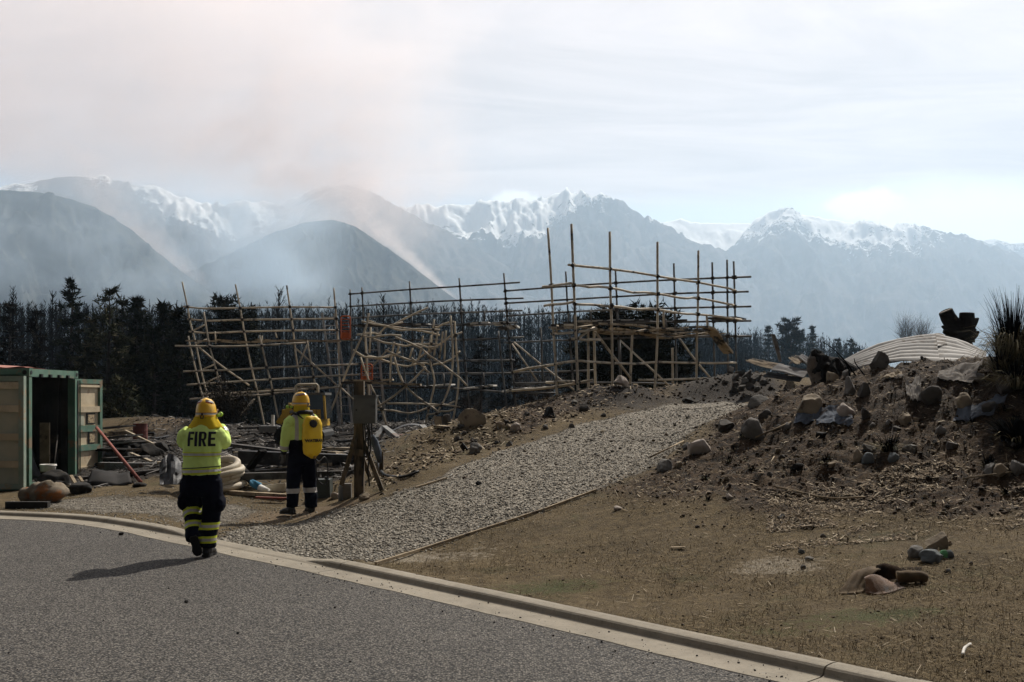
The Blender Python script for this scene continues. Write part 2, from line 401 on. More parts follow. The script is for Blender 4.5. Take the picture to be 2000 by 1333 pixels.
def ground_mat():
    m, nt, b = newmat('burnt_ground'); p = ocoord()
    nA = noise(p, 1.4, 6, .65); nB = noise(p, 9, 6, .7); nC = noise(p, 45, 5, .75); nD = noise(p, 4, 5, .6)
    grav, mound, pale, green, char, sand = [attr(k) for k in ('gravel', 'mound', 'pale', 'green', 'char', 'sand')]
    soil = mix(step(nB*.5+nC*.5, .36, .64), (.052, .037, .020), (.148, .110, .056))
    soil = mix(step(nA, .45, .68)*.55, soil, (.150, .112, .066))
    soil = mix(step(nC, .56, .72)*.45, soil, (.21, .165, .105))
    mo = mix(step(nB*.6+nC*.4, .40, .62), (.010, .007, .005), (.078, .049, .027))
    mo = mix(step(nD, .50, .66)*.45, mo, (.105, .069, .036))
    mo = mix(step(nC, .60, .72)*.45, mo, (.16, .125, .085))
    nE = noise(p, .55, 6, .68); soil = mix(step(nE, .50, .66)*.6, soil, (.052, .040, .022)); soil = mix(step(noise(p, 2.2, 6, .7), .52, .64)*.45, soil, (.19, .142, .078)); soil = mix(step(noise(p, 1.6, 5, .7), .56, .68)*.45, soil, (.060, .060, .024))
    col = mix(step(mound+(nB-.5)*.7, .3, .7), soil, mo)
    col = mix(step(pale*.75+(nB-.5)*1.5+(nC-.5)*.6+(nA-.5)*.6, .42, .80)*.8, col, (.31, .27, .21))
    col = mix(step(green*.8+(nB-.5)*1.3+(nC-.5)*.7+(nA-.5)*.5, .30, .75)*.8, col, mix(step(nC, .4, .6), (.034, .050, .016), (.075, .085, .03)))
    col = mix(step(sand+(nB-.5)*.6, .35, .75)*.8, col, (.17, .125, .08))
    col = mix(step(char+(nB-.5)*.8+(nC-.5)*.3, .35, .8)*.93, col, mix(step(nC, .55, .72), (.028, .024, .022), (.25, .212, .185)))
    v = voro(p, 34, out=1); vd = voro(p, 34); g = sep(v)[0]; g2 = sep(v)[1]
    st = mix(step(g, .1, 1.), (.15, .136, .112), (.42, .38, .315)); st = mix(step(g2, .75, .95)*.6, st, (.13, .10, .07))
    st = mix(step(vd, .45, .9)*.75, st, (.055, .049, .041))
    st = mulc(st, .80+.5*nA)
    gm = step(grav+(nB-.5)*.55+(nC-.5)*.5, .38, .58)
    col = mix(gm, col, st)
    link_c(b, 'Base Color', col); b.inputs['Roughness'].default_value = .92; b.inputs['Specular IOR Level'].default_value = .15
    bumpn(b, (1-vd)*gm*1.3+nC*.9+nB*.8, 1.0, .03); return m
def concrete_mat():
    m, nt, b = newmat('kerb_concrete'); p = ocoord()
    n = noise(p, 3, 6, .65); n2 = noise(p, 30, 5, .7); n3 = noise(p, 140, 3, .7)
    col = mix(step(n, .3, .7), (.19, .165, .125), (.27, .237, .183)); col = mix(step(n2, .5, .72)*.5, col, (.10, .085, .063)); col = mix(step(n3, .55, .7)*.5, col, (.085, .075, .06))
    link_c(b, 'Base Color', col); b.inputs['Roughness'].default_value = .9; bumpn(b, n3+n2*.5, .5, .006); return m
MAT_ROAD, MAT_GND, MAT_CONC = asphalt_mat(), ground_mat(), concrete_mat()
# ---------------------------------------------------------------- road
edge = KL-KN*.30
rp = [tuple(p) for p in edge]
rb = [(-60, edge[0][1]), (-60, -40), (60, -40), (60, edge[-1][1]-10)]
bm = bmesh.new(); vs = [bm.verts.new((x, y, 0)) for x, y in rp+rb[::-1]]
fc = bm.faces.new(vs); bmesh.ops.triangulate(bm, faces=[fc], ngon_method='EAR_CLIP')
bmesh.ops.recalc_face_normals(bm, faces=bm.faces[:])
if bm.faces[0].normal.z < 0: bmesh.ops.reverse_faces(bm, faces=bm.faces[:])
me = bpy.data.meshes.new('road'); bm.to_mesh(me); bm.free(); me.materials.append(MAT_ROAD)
road = bpy.data.objects.new('road', me); COL.objects.link(road); tag(road, kind='structure')
# ---------------------------------------------------------------- kerb and gutter
def sweep_kerb(i0, i1, s0=None, s1=None):
    ss = [s for s in np.arange(KS[i0] if s0 is None else s0, (KS[i1] if s1 is None else s1)+1e-6, .22)]
    if ss[-1] < (KS[i1] if s1 is None else s1)-1e-3: ss.append(KS[i1] if s1 is None else s1)
    mb = MB(); rings = []
    for s in ss:
        x = np.interp(s, KS, KL[:, 0]); y = np.interp(s, KS, KL[:, 1]); nx = np.interp(s, KS, KN[:, 0]); ny = np.interp(s, KS, KN[:, 1])
        h = float(kerb_h(s)); w = .004*math.sin(s*3.1)+.003*math.sin(s*7.7)
        prof = [(-.315+w*2, -.08), (-.31+w*2, .004), (-.16, .003), (-.02, .002), (.012, .012), (.030, h*.75), (.045, h*.94), (.065, h), (.13, h+.004), (.19, h), (.20+w, h-.012), (.20, -.12)]
        rings.append([(x+nx*d, y+ny*d, z) for d, z in prof])
    mb.loft(rings[::-1]); return mb
joint = s_at_px(1605); mb = MB(); cuts = [0.02]
for k in range(-14, 8):
    s = joint+k*5.5
    if 1 < s < KS[-1]-1: cuts.append(s)
cuts.append(KS[-1]-.05)
for a, b in zip(cuts[:-1], cuts[1:]):
    q = sweep_kerb(0, 0, a+.006, b-.006); mb.add(q.v, q.f)
tag(mb.build('kerb', MAT_CONC), kind='structure')
# ---------------------------------------------------------------- near ground
pxs = np.linspace(-900, 2900, 700); yy = [4.6]
while yy[-1] < 50: yy.append(yy[-1]*1.0042)
yy = np.array(yy); XX = (pxs[None, :]-CX)/F*yy[:, None]; YY = np.repeat(yy[:, None], len(pxs), 1)
ZZ = G(XX, YY)
gx, gy = XX.ravel(), YY.ravel()
sd_k, _ = kerb_sd(gx, gy)
a_dr = poly_sd(gx, gy, DRIVE); a_mo = poly_sd(gx, gy, MOUND); a_be = poly_sd(gx, gy, BERM); a_bu = poly_sd(gx, gy, BURN)
def blob(px, py, rx, ry):
    c = hit(px, py); return np.exp(-(((gx-c.x)/rx)**2+((gy-c.y)/ry)**2))
w_ = fbm(gx*1.1, gy*1.1, o=3, seed=31)
A = {}
A['gravel'] = np.clip(sms(a_dr+w_*.25, -.25, .35)+.55*sms(poly_sd(gx, gy, wpoly([(40,985,16.5),(250,960,17.3),(560,990,15.5),(420,1040,13.2),(250,1010,14.6),(60,1000,15.5)]))+w_*.6, -.5, .6), 0, 1)
A['mound'] = np.clip(sms(a_mo+w_*.5, -.7, .9)+.75*sms(a_be+w_*.3, -.2, .5)*sms(gx, -.9, .5), 0, 1)
A['pale'] = np.clip(.9*blob(850, 1088, 1.0, .55)+.7*blob(1490, 1105, .55, .35)+.6*blob(1560, 1110, .5, .3)+.55*blob(1750, 1200, .8, .25)+.6*blob(230, 985, 2.2, .5)+.5*blob(1950, 1250, .5, .3)+.45*blob(1100, 1200, 1.1, .25)+.5*blob(700, 1090, .6, .4), 0, 1)
A['green'] = np.clip(.8*blob(1080, 1150, .75, .4)+.6*blob(1850, 1150, .4, .2)+.55*blob(1500, 1240, 1.0, .35)+.55*blob(1790, 1200, .5, .2)+.4*blob(1650, 1200, .7, .2)+.3*blob(1300, 1190, .5, .3)+.3*blob(1900, 1300, .5, .3), 0, 1)
A['char'] = np.clip(.8*sms(a_bu+w_*.5, -.4, .5)+.55*sms(gy, 24, 30)+.75*blob(1200, 770, 1.6, 1.5)+.65*blob(1400, 770, 1.4, 1.5)+.5*sms(a_mo, 1.6, 3)+.8*blob(1445, 745, 1.0, 1.6)-.9*blob(310, 822, 2.0, 2.2), 0, 1)
A['sand'] = np.clip(.8*blob(500, 1010, 1.6, .5)+.6*blob(620, 1000, 1.0, .4)+.8*blob(1490, 770, .9, 1.6)+.4*blob(880, 900, .8, .8)+.7*blob(320, 830, 1.5, 2.0)+.5*blob(560, 842, 2., 2.), 0, 1)
nr, nc = ZZ.shape
ii = (np.arange(nr-1)[:, None]*nc+np.arange(nc-1)[None, :]).ravel()
quads = np.stack([ii, ii+1, ii+nc+1, ii+nc], 1)
V3 = np.stack([gx, gy, ZZ.ravel()], 1)
cen_dr = a_dr[quads].mean(1); cen_mo = a_mo[quads].mean(1); cen_k = sd_k[quads].max(1)
cls = np.where(cen_dr > 0, 1, np.where(cen_mo > 0, 2, 0)); keep = cen_k > .02
for nm, c in (('ground', 0), ('driveway', 1), ('mound', 2)):
    q = quads[(cls == c) & keep]; u, inv = np.unique(q, return_inverse=True)
    o = mesh_obj(nm, V3[u], inv.reshape(-1, 4), MAT_GND, smooth=True, origin=(0, 0, 0)); tag(o, kind='structure')
    for k, a in A.items(): floatattr(o, k, a[u])
# valley floor behind and under everything
MAT_VAL = M('burnt_valley_floor', (.012, .013, .013), (.03, .028, .024), scale=.05, rough=1, world=True)
xs = np.concatenate([np.linspace(-5000, -80, 16), np.linspace(-70, 70, 29), np.linspace(80, 5000, 16)]); ys = np.concatenate([np.linspace(-60, 30, 10), np.linspace(34, 120, 24), np.linspace(140, 8700, 24)])
X, Y = np.meshgrid(xs, ys); Z = -.45-5.5*sms(Y, 36, 80)-1.5*sms(Y, 80, 300)+np.where(Y > 50, .5*fbm(X*.05, Y*.05, o=3, seed=8), 0)
k = len(xs); ii = (np.arange(len(ys)-1)[:, None]*k+np.arange(k-1)[None, :]).ravel()
o = mesh_obj('valley_floor', np.stack([X.ravel(), Y.ravel(), Z.ravel()], 1), np.stack([ii, ii+1, ii+k+1, ii+k], 1), MAT_VAL, smooth=True, origin=(0, 0, 0)); tag(o, kind='structure')
# ---------------------------------------------------------------- mountains
KM = 2.0
def mountain_mat(name, rock, dark):
    m, nt, b = newmat(name); p = ocoord()
    n = noise(p, .012/KM, 7, .65); n2 = noise(p, .05/KM, 6, .65)
    col = mix(step(n, .35, .65), dark, rock); col = mix(step(n2, .52, .7)*.5, col, tuple(k*1.5 for k in rock))
    s = attr('snow'); n3 = noise(p, .026/KM, 8, .70); n4 = noise(p, .11/KM, 5, .7)
    col = mix(step(s+(n3-.5)*2.9+(n4-.5)*1.3, .44, .54)*step(s, .03, .2), col, (.90, .90, .90))
    link_c(b, 'Base Color', col); b.inputs['Roughness'].default_value = 1; b.inputs['Specular IOR Level'].default_value = 0; return m
MAT_MT = mountain_mat('mountain_rock', (.13, .12, .115), (.035, .036, .04)); MAT_HILL = mountain_mat('hill_scrub', (.075, .076, .066), (.020, .024, .025))
def mountain(name, D, crest, depth, seed, snow=None, mat=None, amp=.1, jag=3.0, foot=-12., nu=420, nv=110, back=.5, stretch=1.0):
    """crest: photo outline at distance D; real ridge with a front slope of given depth and a back slope; snow: (px, py of the snow line, strength)"""
    D, depth = D*KM, depth*KM
    c = np.array(crest, float); px = np.linspace(c[0, 0], c[-1, 0], nu)
    py = np.interp(px, c[:, 0], c[:, 1]); ker = np.hanning(9); ker /= ker.sum()
    py = np.convolve(np.pad(py, 4, mode='edge'), ker, 'valid')
    py = py+jag*1.5*fbm(px*.05, px*0+seed, o=5, seed=seed, g=.66)
    x = (px-CX)/F*D; zc = H0+(HY-py)/F*D
    v = np.concatenate([-np.linspace(1, .04, 16)*back, np.linspace(0, 1, nv)])
    U, V = np.meshgrid(np.arange(nu), v); xx = x[U]; a = np.abs(V)
    k2 = np.hanning(45); k2 /= k2.sum(); zs = np.convolve(np.pad(zc, 22, mode='edge'), k2, 'valid'); q_ = sms(a, 0, .035); zz = zc[U]*(1-q_)+zs[U]*q_
    prof = np.where(V < 0, 1-a/back*.9, 1-(1-(1-a)**1.25)*1.0)
    h = foot+(zz-foot)*prof
    yy = D-V*depth
    sc = 3.2/depth
    wx = xx+depth*.07*fbm(xx*sc*.8, yy*sc*.8, o=3, seed=seed+50)*stretch
    rd = 1-np.abs(fbm(wx*sc*1.9, yy*sc*.9, o=7, seed=seed+3, g=.55))*2.8
    rd2 = 1-np.abs(fbm(wx*sc*5.5, yy*sc*2.4, o=5, seed=seed+9, g=.6))*2.4
    e = (.06+.94*sms(a, 0, .10))*sms(a, 0, .02)*(1-sms(a, .75, 1.0))
    h = h+(zz-foot)*(amp*1.0*rd*e+amp*.17*rd2*sms(a, -.01, .08)*(1-sms(a, .8, 1)))
    xx2 = xx*(yy/D)*1.0+0*xx
    vv = np.stack([xx2.ravel(), yy.ravel(), h.ravel()], 1); nr = len(v)
    ii = (np.arange(nr-1)[:, None]*nu+np.arange(nu-1)[None, :]).ravel()
    o = mesh_obj(name, vv, np.stack([ii, ii+nu, ii+nu+1, ii+1], 1), mat or MAT_MT, smooth=True, origin=(0, 0, 0)); tag(o, kind='structure')
    sn = np.zeros(h.shape)
    if snow:
        s = np.array(snow, float); pxv = CX+xx2/yy*F; pyv = HY-(h-H0)/yy*F
        line = np.interp(pxv, s[:, 0], s[:, 1]); st = np.interp(pxv, s[:, 0], s[:, 2])
        gz = np.gradient(h, axis=1)/np.maximum(np.gradient(xx2, axis=1), 1e-3)
        sn = np.clip(.62+(line-pyv)/50.0, 0, 1.25)*st-.20*rd2*st-.42*(rd-.3)*e*st
        sn = np.where(pyv > line+40, np.minimum(sn, 0.02), sn)
    floatattr(o, 'snow', sn.ravel())
    return o
mountain('mountain', 2600, [(-700,420),(-300,390),(0,363),(65,357),(110,346),(150,343),(180,347),(205,341),(232,358),(260,372),(290,360),(330,374),(370,392),(405,402),(440,404),(480,398),(520,394),(550,402),(580,388),(610,372),(660,360),(720,372),(780,410),(900,470),(1050,560)], 1000, 1,
  snow=[(-700,300,0),(0,380,.8),(60,372,.5),(130,330,.1),(190,352,.9),(215,360,1),(235,350,.2),(270,385,.7),(330,430,.95),(400,450,1),(460,455,1.0),(520,440,1.0),(560,430,.95),(600,400,.8),(700,380,.4),(900,300,0)], amp=.085)
mountain('mountain', 3000, [(560,480),(680,440),(760,420),(800,411),(840,408),(880,405),(920,400),(950,395),(985,407),(1010,402),(1040,396),(1070,386),(1092,378),(1105,374),(1120,384),(1150,386),(1190,387),(1215,402),(1240,420),(1300,448),(1350,470),(1400,492),(1480,530),(1600,580),(1800,640)], 1150, 22,
  snow=[(560,400,0),(740,430,.8),(780,450,1),(850,455,1.05),(950,462,1.1),(1010,470,1.1),(1060,455,1.1),(1090,425,1.0),(1130,410,.85),(1180,405,.8),(1210,405,.5),(1260,428,.55),(1310,452,.4),(1400,470,.1),(1500,400,0)], amp=.10, jag=4)
mountain('mountain', 3420, [(1100,470),(1230,445),(1275,436),(1300,434),(1325,428),(1345,434),(1400,436),(1460,437),(1520,440),(1600,470)], 1300, 40,
  snow=[(1100,560,1.3),(1280,560,1.4),(1420,570,1.4),(1600,560,1.4)], amp=.035, nu=220)
mountain('mountain', 3300, [(1150,640),(1300,560),(1390,510),(1425,490),(1450,455),(1475,428),(1500,416),(1530,411),(1560,417),(1600,424),(1640,431),(1680,440),(1720,444),(1780,447),(1830,455),(1870,463),(1910,474),(1960,490),(2050,520),(2250,560),(2500,600)], 1300, 63,
  snow=[(1150,400,0),(1400,505,.8),(1450,470,.85),(1500,455,.85),(1550,450,.85),(1600,462,.9),(1650,480,.95),(1700,490,.85),(1760,490,.9),(1800,485,.6),(1860,470,.35),(1920,480,.2),(2100,480,.1),(2500,400,0)], amp=.10, jag=4)
mountain('mountain', 4000, [(1700,520),(1850,490),(1900,478),(1935,468),(1965,471),(2000,482),(2100,470),(2300,490),(2600,520),(2900,560)], 1200, 77,
  snow=[(1700,480,.8),(1950,490,.8),(2900,500,.8)], amp=.08, nu=260)
mountain('hill', 1250, [(-800,400),(-400,380),(-100,372),(0,372),(60,374),(120,384),(185,405),(250,444),(340,520),(410,572),(470,612),(560,660),(680,740),(780,800)], 420, 90, mat=MAT_HILL, amp=.085, jag=1.4)
mountain('hill', 1500, [(60,800),(180,650),(280,580),(380,528),(470,486),(540,453),(600,435),(650,430),(690,440),(740,474),(800,516),(860,562),(900,592),(960,640),(1040,700),(1160,800)], 420, 101, mat=MAT_HILL, amp=.085, jag=1.4)
# ---------------------------------------------------------------- trees
rng = np.random.default_rng(11); rnd = random.Random(5)
MAT_BARK = M('dark_bark', (.045, .036, .03), (.02, .017, .015), scale=9, rough=.95, bump=.4)
MAT_CHAR = M('charred_bark', (.006, .0065, .0075), (.0025, .0028, .003), scale=7, rough=.95, spec=.03)
MAT_NEED = M('pine_needles', (.010, .015, .007), (.003, .005, .0025), scale=2.2, rough=.9, c3=(.026, .025, .010), s3=1.1, spec=.04)
MAT_NEEDL = M('pale_pine_needles', (.040, .044, .020), (.014, .018, .009), scale=2.2, rough=.8, c3=(.095, .085, .048), s3=1.7, spec=.05)
MAT_SCORCH = M('scorched_needles', (.007, .007, .006), (.0025, .003, .0025), scale=2.2, rough=.9, c3=(.018, .013, .007), s3=1.3, spec=.03)
MAT_GREY = M('bare_twigs', (.085, .075, .07), (.05, .045, .042), scale=4, rough=.95)
def blades(P0, D, L, Wd, rngx):
    """thin triangles from points P0 along D"""
    n = len(P0); side = np.cross(D, rngx.normal(size=(n, 3))); side /= np.linalg.norm(side, axis=1)[:, None]+1e-9
    a = P0+side*Wd[:, None]*.5; b = P0-side*Wd[:, None]*.5; c = P0+D*L[:, None]
    return np.stack([a, b, c], 1).reshape(-1, 3), np.arange(3*n).reshape(-1, 3)
def conifer_geo(h, r, seed, nwh=26, bare=.12, tuft=9, lean=.0, droop=.25, shape=.85, tl=.26, tw=.06, gaps=.15, top=1.0):
    g = np.random.default_rng(seed); mb = MB(); n = 9
    tp = [(lean*h*t*t+.04*math.sin(t*7+seed), .04*math.cos(t*5+seed), h*t) for t in np.linspace(0, 1, n)]
    mb.tube(tp, [max(.012, .018*h*(1-t)**.8+.01) for t in np.linspace(0, 1, n)], 6)
    P0, D = [], []; br = MB()
    for w in range(nwh):
        t = bare+(1-bare)*(w+.3*g.random())/nwh
        cx = lean*h*t*t; rr = r*((1-t)**shape)*top+.10*r*(1-t*.6)
        for k in range(int(g.integers(4, 7))):
            if g.random() < gaps: continue
            a = g.random()*6.283; L = rr*(.55+.6*g.random()); up = .35*(t-.3)+.15*g.normal()
            d = np.array([math.cos(a), math.sin(a), up]); s0 = np.array([cx, 0, h*t])
            e = s0+d*L+np.array([0, 0, -droop*L*(1-t)])
            br.tube([s0, (s0+e)/2+np.array([0, 0, .06*L]), e], [.022, .015, .006], 3, cap=False)
            m = max(2, int(L/.20))
            for q in np.linspace(.28, 1.0, m):
                c = s0+(e-s0)*q+np.array([0, 0, .06*L*math.sin(q*3.1)])
                kk = int(tuft*(.6+.8*g.random()))
                v = g.normal(size=(kk, 3)); v[:, :2] += d[:2]*.9; v[:, 2] += .55
                v /= np.linalg.norm(v, axis=1)[:, None]
                P0.append(c+g.normal(size=(kk, 3))*.06); D.append(v)
    P0 = np.concatenate(P0); D = np.concatenate(D)
    mb.add(br.v, br.f)
    v, f = blades(P0, D, tl*(.6+.8*g.random(len(P0))), tw*(.7+.8*g.random(len(P0))), g)
    return mb, v, f
def conifer(px, top, Y, r, seed, label, zb=None, mat=None, name='conifer', group=None, **k):
    p = P(px, top, Y); zb = (-1.6 if Y < 50 else -4.5) if zb is None else zb
    h = p.z-zb; mb, v, f = conifer_geo(h, r, seed, **k)
    t = thing(name, (p.x-(k.get('lean', 0))*h, Y, zb), label, 'tree', group)
    o = np.array(t.location)
    mesh_obj('trunk', np.array(mb.v)+o, mb.f, MAT_BARK, t); mesh_obj('crown', v+o, f, mat or MAT_NEED, t)
    return t
conifer(140, 541, 52, 2.5, 1, 'tall pointed dark spruce, the highest tree at left of the scaffold', nwh=34, droop=.55, shape=.95, tuft=11, tl=.30, tw=.08)
conifer(212, 562, 46, 2.3, 2, 'pale olive pine with separate tufted branches right of the tallest spruce', mat=MAT_NEEDL, nwh=22, shape=.7, tuft=12, gaps=.25, tl=.30, droop=0)
conifer(238, 585, 50, 2.0, 3, 'slim dark conifer between the pale pine and the scaffold', nwh=30, tuft=10, tw=.08)
conifer(268, 580, 49, 2.3, 4, 'dense dark green conifer with a ragged tip near the left scaffold', nwh=34, tuft=12, tw=.08)
conifer(321, 592, 47, 2.2, 5, 'narrow green conifer just left of the leaning scaffold poles', nwh=32, tuft=12, tw=.08)
conifer(352, 603, 46, 2.1, 6, 'green conifer behind the leftmost scaffold pole', nwh=30, tuft=12, tw=.08)
conifer(20, 590, 54, 2.5, 7, 'scorched dark conifer at the left edge of the photo', mat=MAT_SCORCH, nwh=30, tuft=10, tw=.08)
conifer(70, 604, 53, 2.5, 8, 'scorched dark conifer second from the left edge', mat=MAT_SCORCH, nwh=30, tuft=10, tw=.08)
conifer(180, 640, 50, 2.7, 9, 'low dark conifer between spruce and pale pine', nwh=26, tuft=12, tw=.08)
conifer(300, 640, 44, 2.4, 10, 'bushy dark green conifer low beside the leaning scaffold', nwh=28, tuft=12, tw=.08)
conifer(232, 738, 37, 1.1, 12, 'small pale grey green young pine behind the open container door', mat=MAT_NEEDL, zb=.35, nwh=9, tuft=14, shape=.5, tl=.22, gaps=.1, droop=-.2, name='young_pine')
conifer(246, 775, 36.5, .8, 13, 'smallest pale young pine low beside the red drum', mat=MAT_NEEDL, zb=.35, nwh=6, tuft=14, shape=.4, tl=.2, gaps=.1, droop=-.2, name='young_pine')
conifer(436, 580, 54, 2.5, 14, 'broad dark pine with a flat bushy top behind the left scaffold', nwh=40, shape=.42, tuft=11, tl=.34, tw=.08, droop=-.45, gaps=.2)
conifer(466, 600, 55, 2.1, 15, 'dark pine close against the broad bushy one behind the left scaffold', nwh=22, shape=.45, tuft=13, tl=.34, tw=.09, droop=-.2)
conifer(493, 594, 57, 1.6, 16, 'slim dark spire conifer right of the bushy pine behind the left scaffold', nwh=28, tuft=11, tw=.08)
conifer(1200, 608, 36, 1.75, 17, 'bushy dark pine with upright tips behind the right scaffold, left half of the clump', zb=.6, nwh=44, shape=.40, tuft=9, tl=.30, tw=.06, droop=-.55, gaps=.25, bare=.03)
conifer(1265, 600, 36.5, 1.9, 18, 'bushy dark pine with upright tips behind the right scaffold, right half of the clump', zb=.6, nwh=44, shape=.40, tuft=9, tl=.30, tw=.06, droop=-.55, gaps=.25, bare=.03)
conifer(1143, 617, 38, .9, 19, 'small bushy pine showing between the two left poles of the right scaffold', zb=.6, nwh=12, shape=.35, tuft=14, tl=.26, droop=-.4)
conifer(1318, 700, 36, 1.2, 20, 'low rounded pine at the right foot of the bushy clump', zb=.8, nwh=9, shape=.3, tuft=16, tl=.26, droop=-.2, bare=.03)
conifer(940, 655, 60, 2.6, 26, 'scorched brownish conifer behind the middle scaffold', mat=MAT_SCORCH, nwh=24, tuft=10, tw=.08)
conifer(1003, 668, 58, 2.3, 27, 'scorched conifer right of the brownish one behind the middle scaffold', mat=MAT_SCORCH, nwh=22, tuft=10, tw=.08)
conifer(1545, 626, 150, 3.4, 21, 'broad round topped pine standing above the hazy forest at right', zb=-6, nwh=30, shape=.3, tuft=10, tl=.6, tw=.16, droop=-.1, bare=.3)
conifer(1587, 636, 155, 2.2, 22, 'slim spruce with a sharp tip above the hazy forest at right', zb=-6, nwh=34, tuft=10, tl=.5, tw=.14, droop=.3)
conifer(1637, 660, 160, 2.6, 23, 'hazy dark conifer left of the fallen roof sheet', zb=-6, nwh=26, tuft=10, tl=.5, tw=.14)
conifer(1664, 662, 165, 2.6, 24, 'rounded hazy conifer at the right end of the forest', zb=-6, nwh=26, shape=.4, tuft=10, tl=.5, tw=.14)
conifer(1500, 634, 152, 2.4, 25, 'hazy conifer left of the broad topped pine in the right hand forest', zb=-6, nwh=26, tuft=10, tl=.5, tw=.14)
# burnt trees one can tell apart
def burnt_geo(h, r, seed, nb=120, k=1.0):
    g = np.random.default_rng(seed); tk_, br = MB(), MB()
    tk_.tube([(.05*math.sin(3*t+seed), .05*math.cos(4*t), h*t) for t in np.linspace(0, 1, 6)], [.13*k*(1-.93*t)+.012 for t in np.linspace(0, 1, 6)], 5)
    for i in range(nb):
        t = .15+.84*g.random()**.8; a = g.random()*6.283; L = r*(1.08-t)*(.5+.8*g.random())+.12
        d = np.array([math.cos(a), math.sin(a), .6+.9*t+.2*g.normal()]); s = np.array([0, 0, h*t]); e = s+d*L
        br.tube([s, s+d*L*.55+np.array([0, 0, -.03]), e+np.array([0, 0, .1*L])], [.03*k, .018*k, .007*k], 3, cap=False)
        for j in range(2):
            q = s+d*L*(.35+.5*g.random()); d2 = d+g.normal(size=3)*.6; br.tube([q, q+d2*L*.35], [.014*k, .006*k], 3, cap=False)
    return tk_, br
BT = []
for i in range(5):
    h = (15.0, 16.2, 14.2, 15.6, 16.8)[i]; tk_, br = burnt_geo(h, .62, 60+i, 90, 1.0)
    BT.append((h, mesh_obj('trunk', tk_.v, tk_.f, MAT_CHAR, origin=(0, 0, 0)), mesh_obj('branches', br.v, br.f, MAT_CHAR, origin=(0, 0, 0))))
def forest_top(px):
    return np.interp(px, [-300, 0, 100, 250, 400, 600, 700, 850, 1000, 1100, 1200, 1330, 1450, 1480, 1560, 1640, 1700, 1730], [592, 592, 597, 602, 603, 602, 600, 598, 606, 608, 612, 640, 655, 650, 655, 668, 682, 700])
used = set()
def burnt_tree(px, top, Y, i, label, group):
    h, a, b = BT[i]; p = P(px, top, Y); zb = -6.0; s = (p.z-zb)/h
    t = thing('burnt_tree', (p.x, Y, zb), label, 'tree', group); rz = rng.random()*6.28
    for q in (a, b):
        c = q if (i, q.name) not in used else q.copy()
        if c is not q: COL.objects.link(c)
        used.add((i, q.name)); c.parent = t; c.location = (0, 0, 0); c.rotation_euler = (0, 0, rz); c.scale = (.8+.4*rng.random(), .8+.4*rng.random(), s)
    return t
for n in range(230):
    px = -120+1590*(n+.8*rng.random())/230; Y = 78+34*rng.random()
    burnt_tree(px, forest_top(px)+rng.normal()*9+14*rng.random()-4, Y, n % 5, 'thin fire blackened plantation tree standing in front of the forest behind the scaffolds', 'burnt trees at the forest edge')
for px, top, lab in ((104, 568, 'tall bare burnt tree left of the tallest spruce'), (25, 560, 'spindly burnt tree rising highest at the left edge'), (545, 566, 'tall open branched burnt tree behind the left scaffold'), (748, 578, 'thin burnt leader poking above the forest behind the middle scaffold')):
    Y = 66; h = P(px, top, Y).z+5; tk_, br = burnt_geo(h, 1.5 if px == 545 else .9, 80+px, 150, 1.0); t = thing('burnt_tree', (P(px, top, Y).x, Y, -5), lab, 'tree')
    o = np.array(t.location); mesh_obj('trunk', np.array(tk_.v)+o, tk_.f, MAT_CHAR, t); mesh_obj('branches', np.array(br.v)+o, br.f, MAT_CHAR, t)
# the mass of the plantation behind
def forest_mass(n, px0, px1, Y0, Y1, seed, name='burnt_forest', dy=0):
    g = np.random.default_rng(seed); vs = []; fs = []; off = 0
    px = px0+(px1-px0)*g.random(n); Y = Y0+(Y1-Y0)*g.random(n); top = forest_top(px)+g.normal(size=n)*7+dy+10*g.random(n)
    for k in range(n):
        p = P(px[k], top[k], Y[k]); zb = -7.0; h = p.z-zb; w = .07+.04*g.random()
        a = np.array([[p.x-w, Y[k], zb], [p.x+w, Y[k]-.05, zb], [p.x, Y[k]+w, zb], [p.x, Y[k], p.z]])
        vs.append(a); fs.append(np.array([[0, 1, 3], [1, 2, 3], [2, 0, 3]])+off); off += 4
        m = 60; t = .2+.79*g.random(m)**.65; ang = g.random(m)*6.283; L = (1.1-t)*1.15*(.5+.9*g.random(m))+.14
        c = np.stack([np.full(m, p.x), np.full(m, Y[k]), zb+h*t], 1); d = np.stack([np.cos(ang), np.sin(ang), .7+1.0*t], 1)
        v, f = blades(c, d, L, np.full(m, .05)+.08*g.random(m), g); vs.append(v); fs.append(f+off); off += len(v)
    o = mesh_obj(name, np.concatenate(vs), np.concatenate(fs), MAT_CHAR, origin=(0, 0, 0)); tag(o, 'mass of thin fire blackened plantation trees behind the site', 'forest', kind='stuff'); return o
forest_mass(2600, -260, 1480, 112, 165, 3)
forest_mass(800, 1330, 1725, 165, 235, 4)
g = np.random.default_rng(8); n = 16000     # burnt undergrowth along the forest foot
px = -300+1950*g.random(n); Y = 58+30*g.random(n); z = -5.8+4.4*g.random(n)**2
P0 = np.stack([(px-CX)/F*Y, Y, z], 1); D = g.normal(size=(n, 3)); D[:, 2] = np.abs(D[:, 2])+.5; D /= np.linalg.norm(D, axis=1)[:, None]
v, f = blades(P0, D, .8+1.4*g.random(n), .12+.2*g.random(n), g)
tag(mesh_obj('scorched_undergrowth', v, f, MAT_SCORCH, origin=(0, 0, 0)), 'scorched scrub under the burnt trees', 'scrub', kind='stuff')
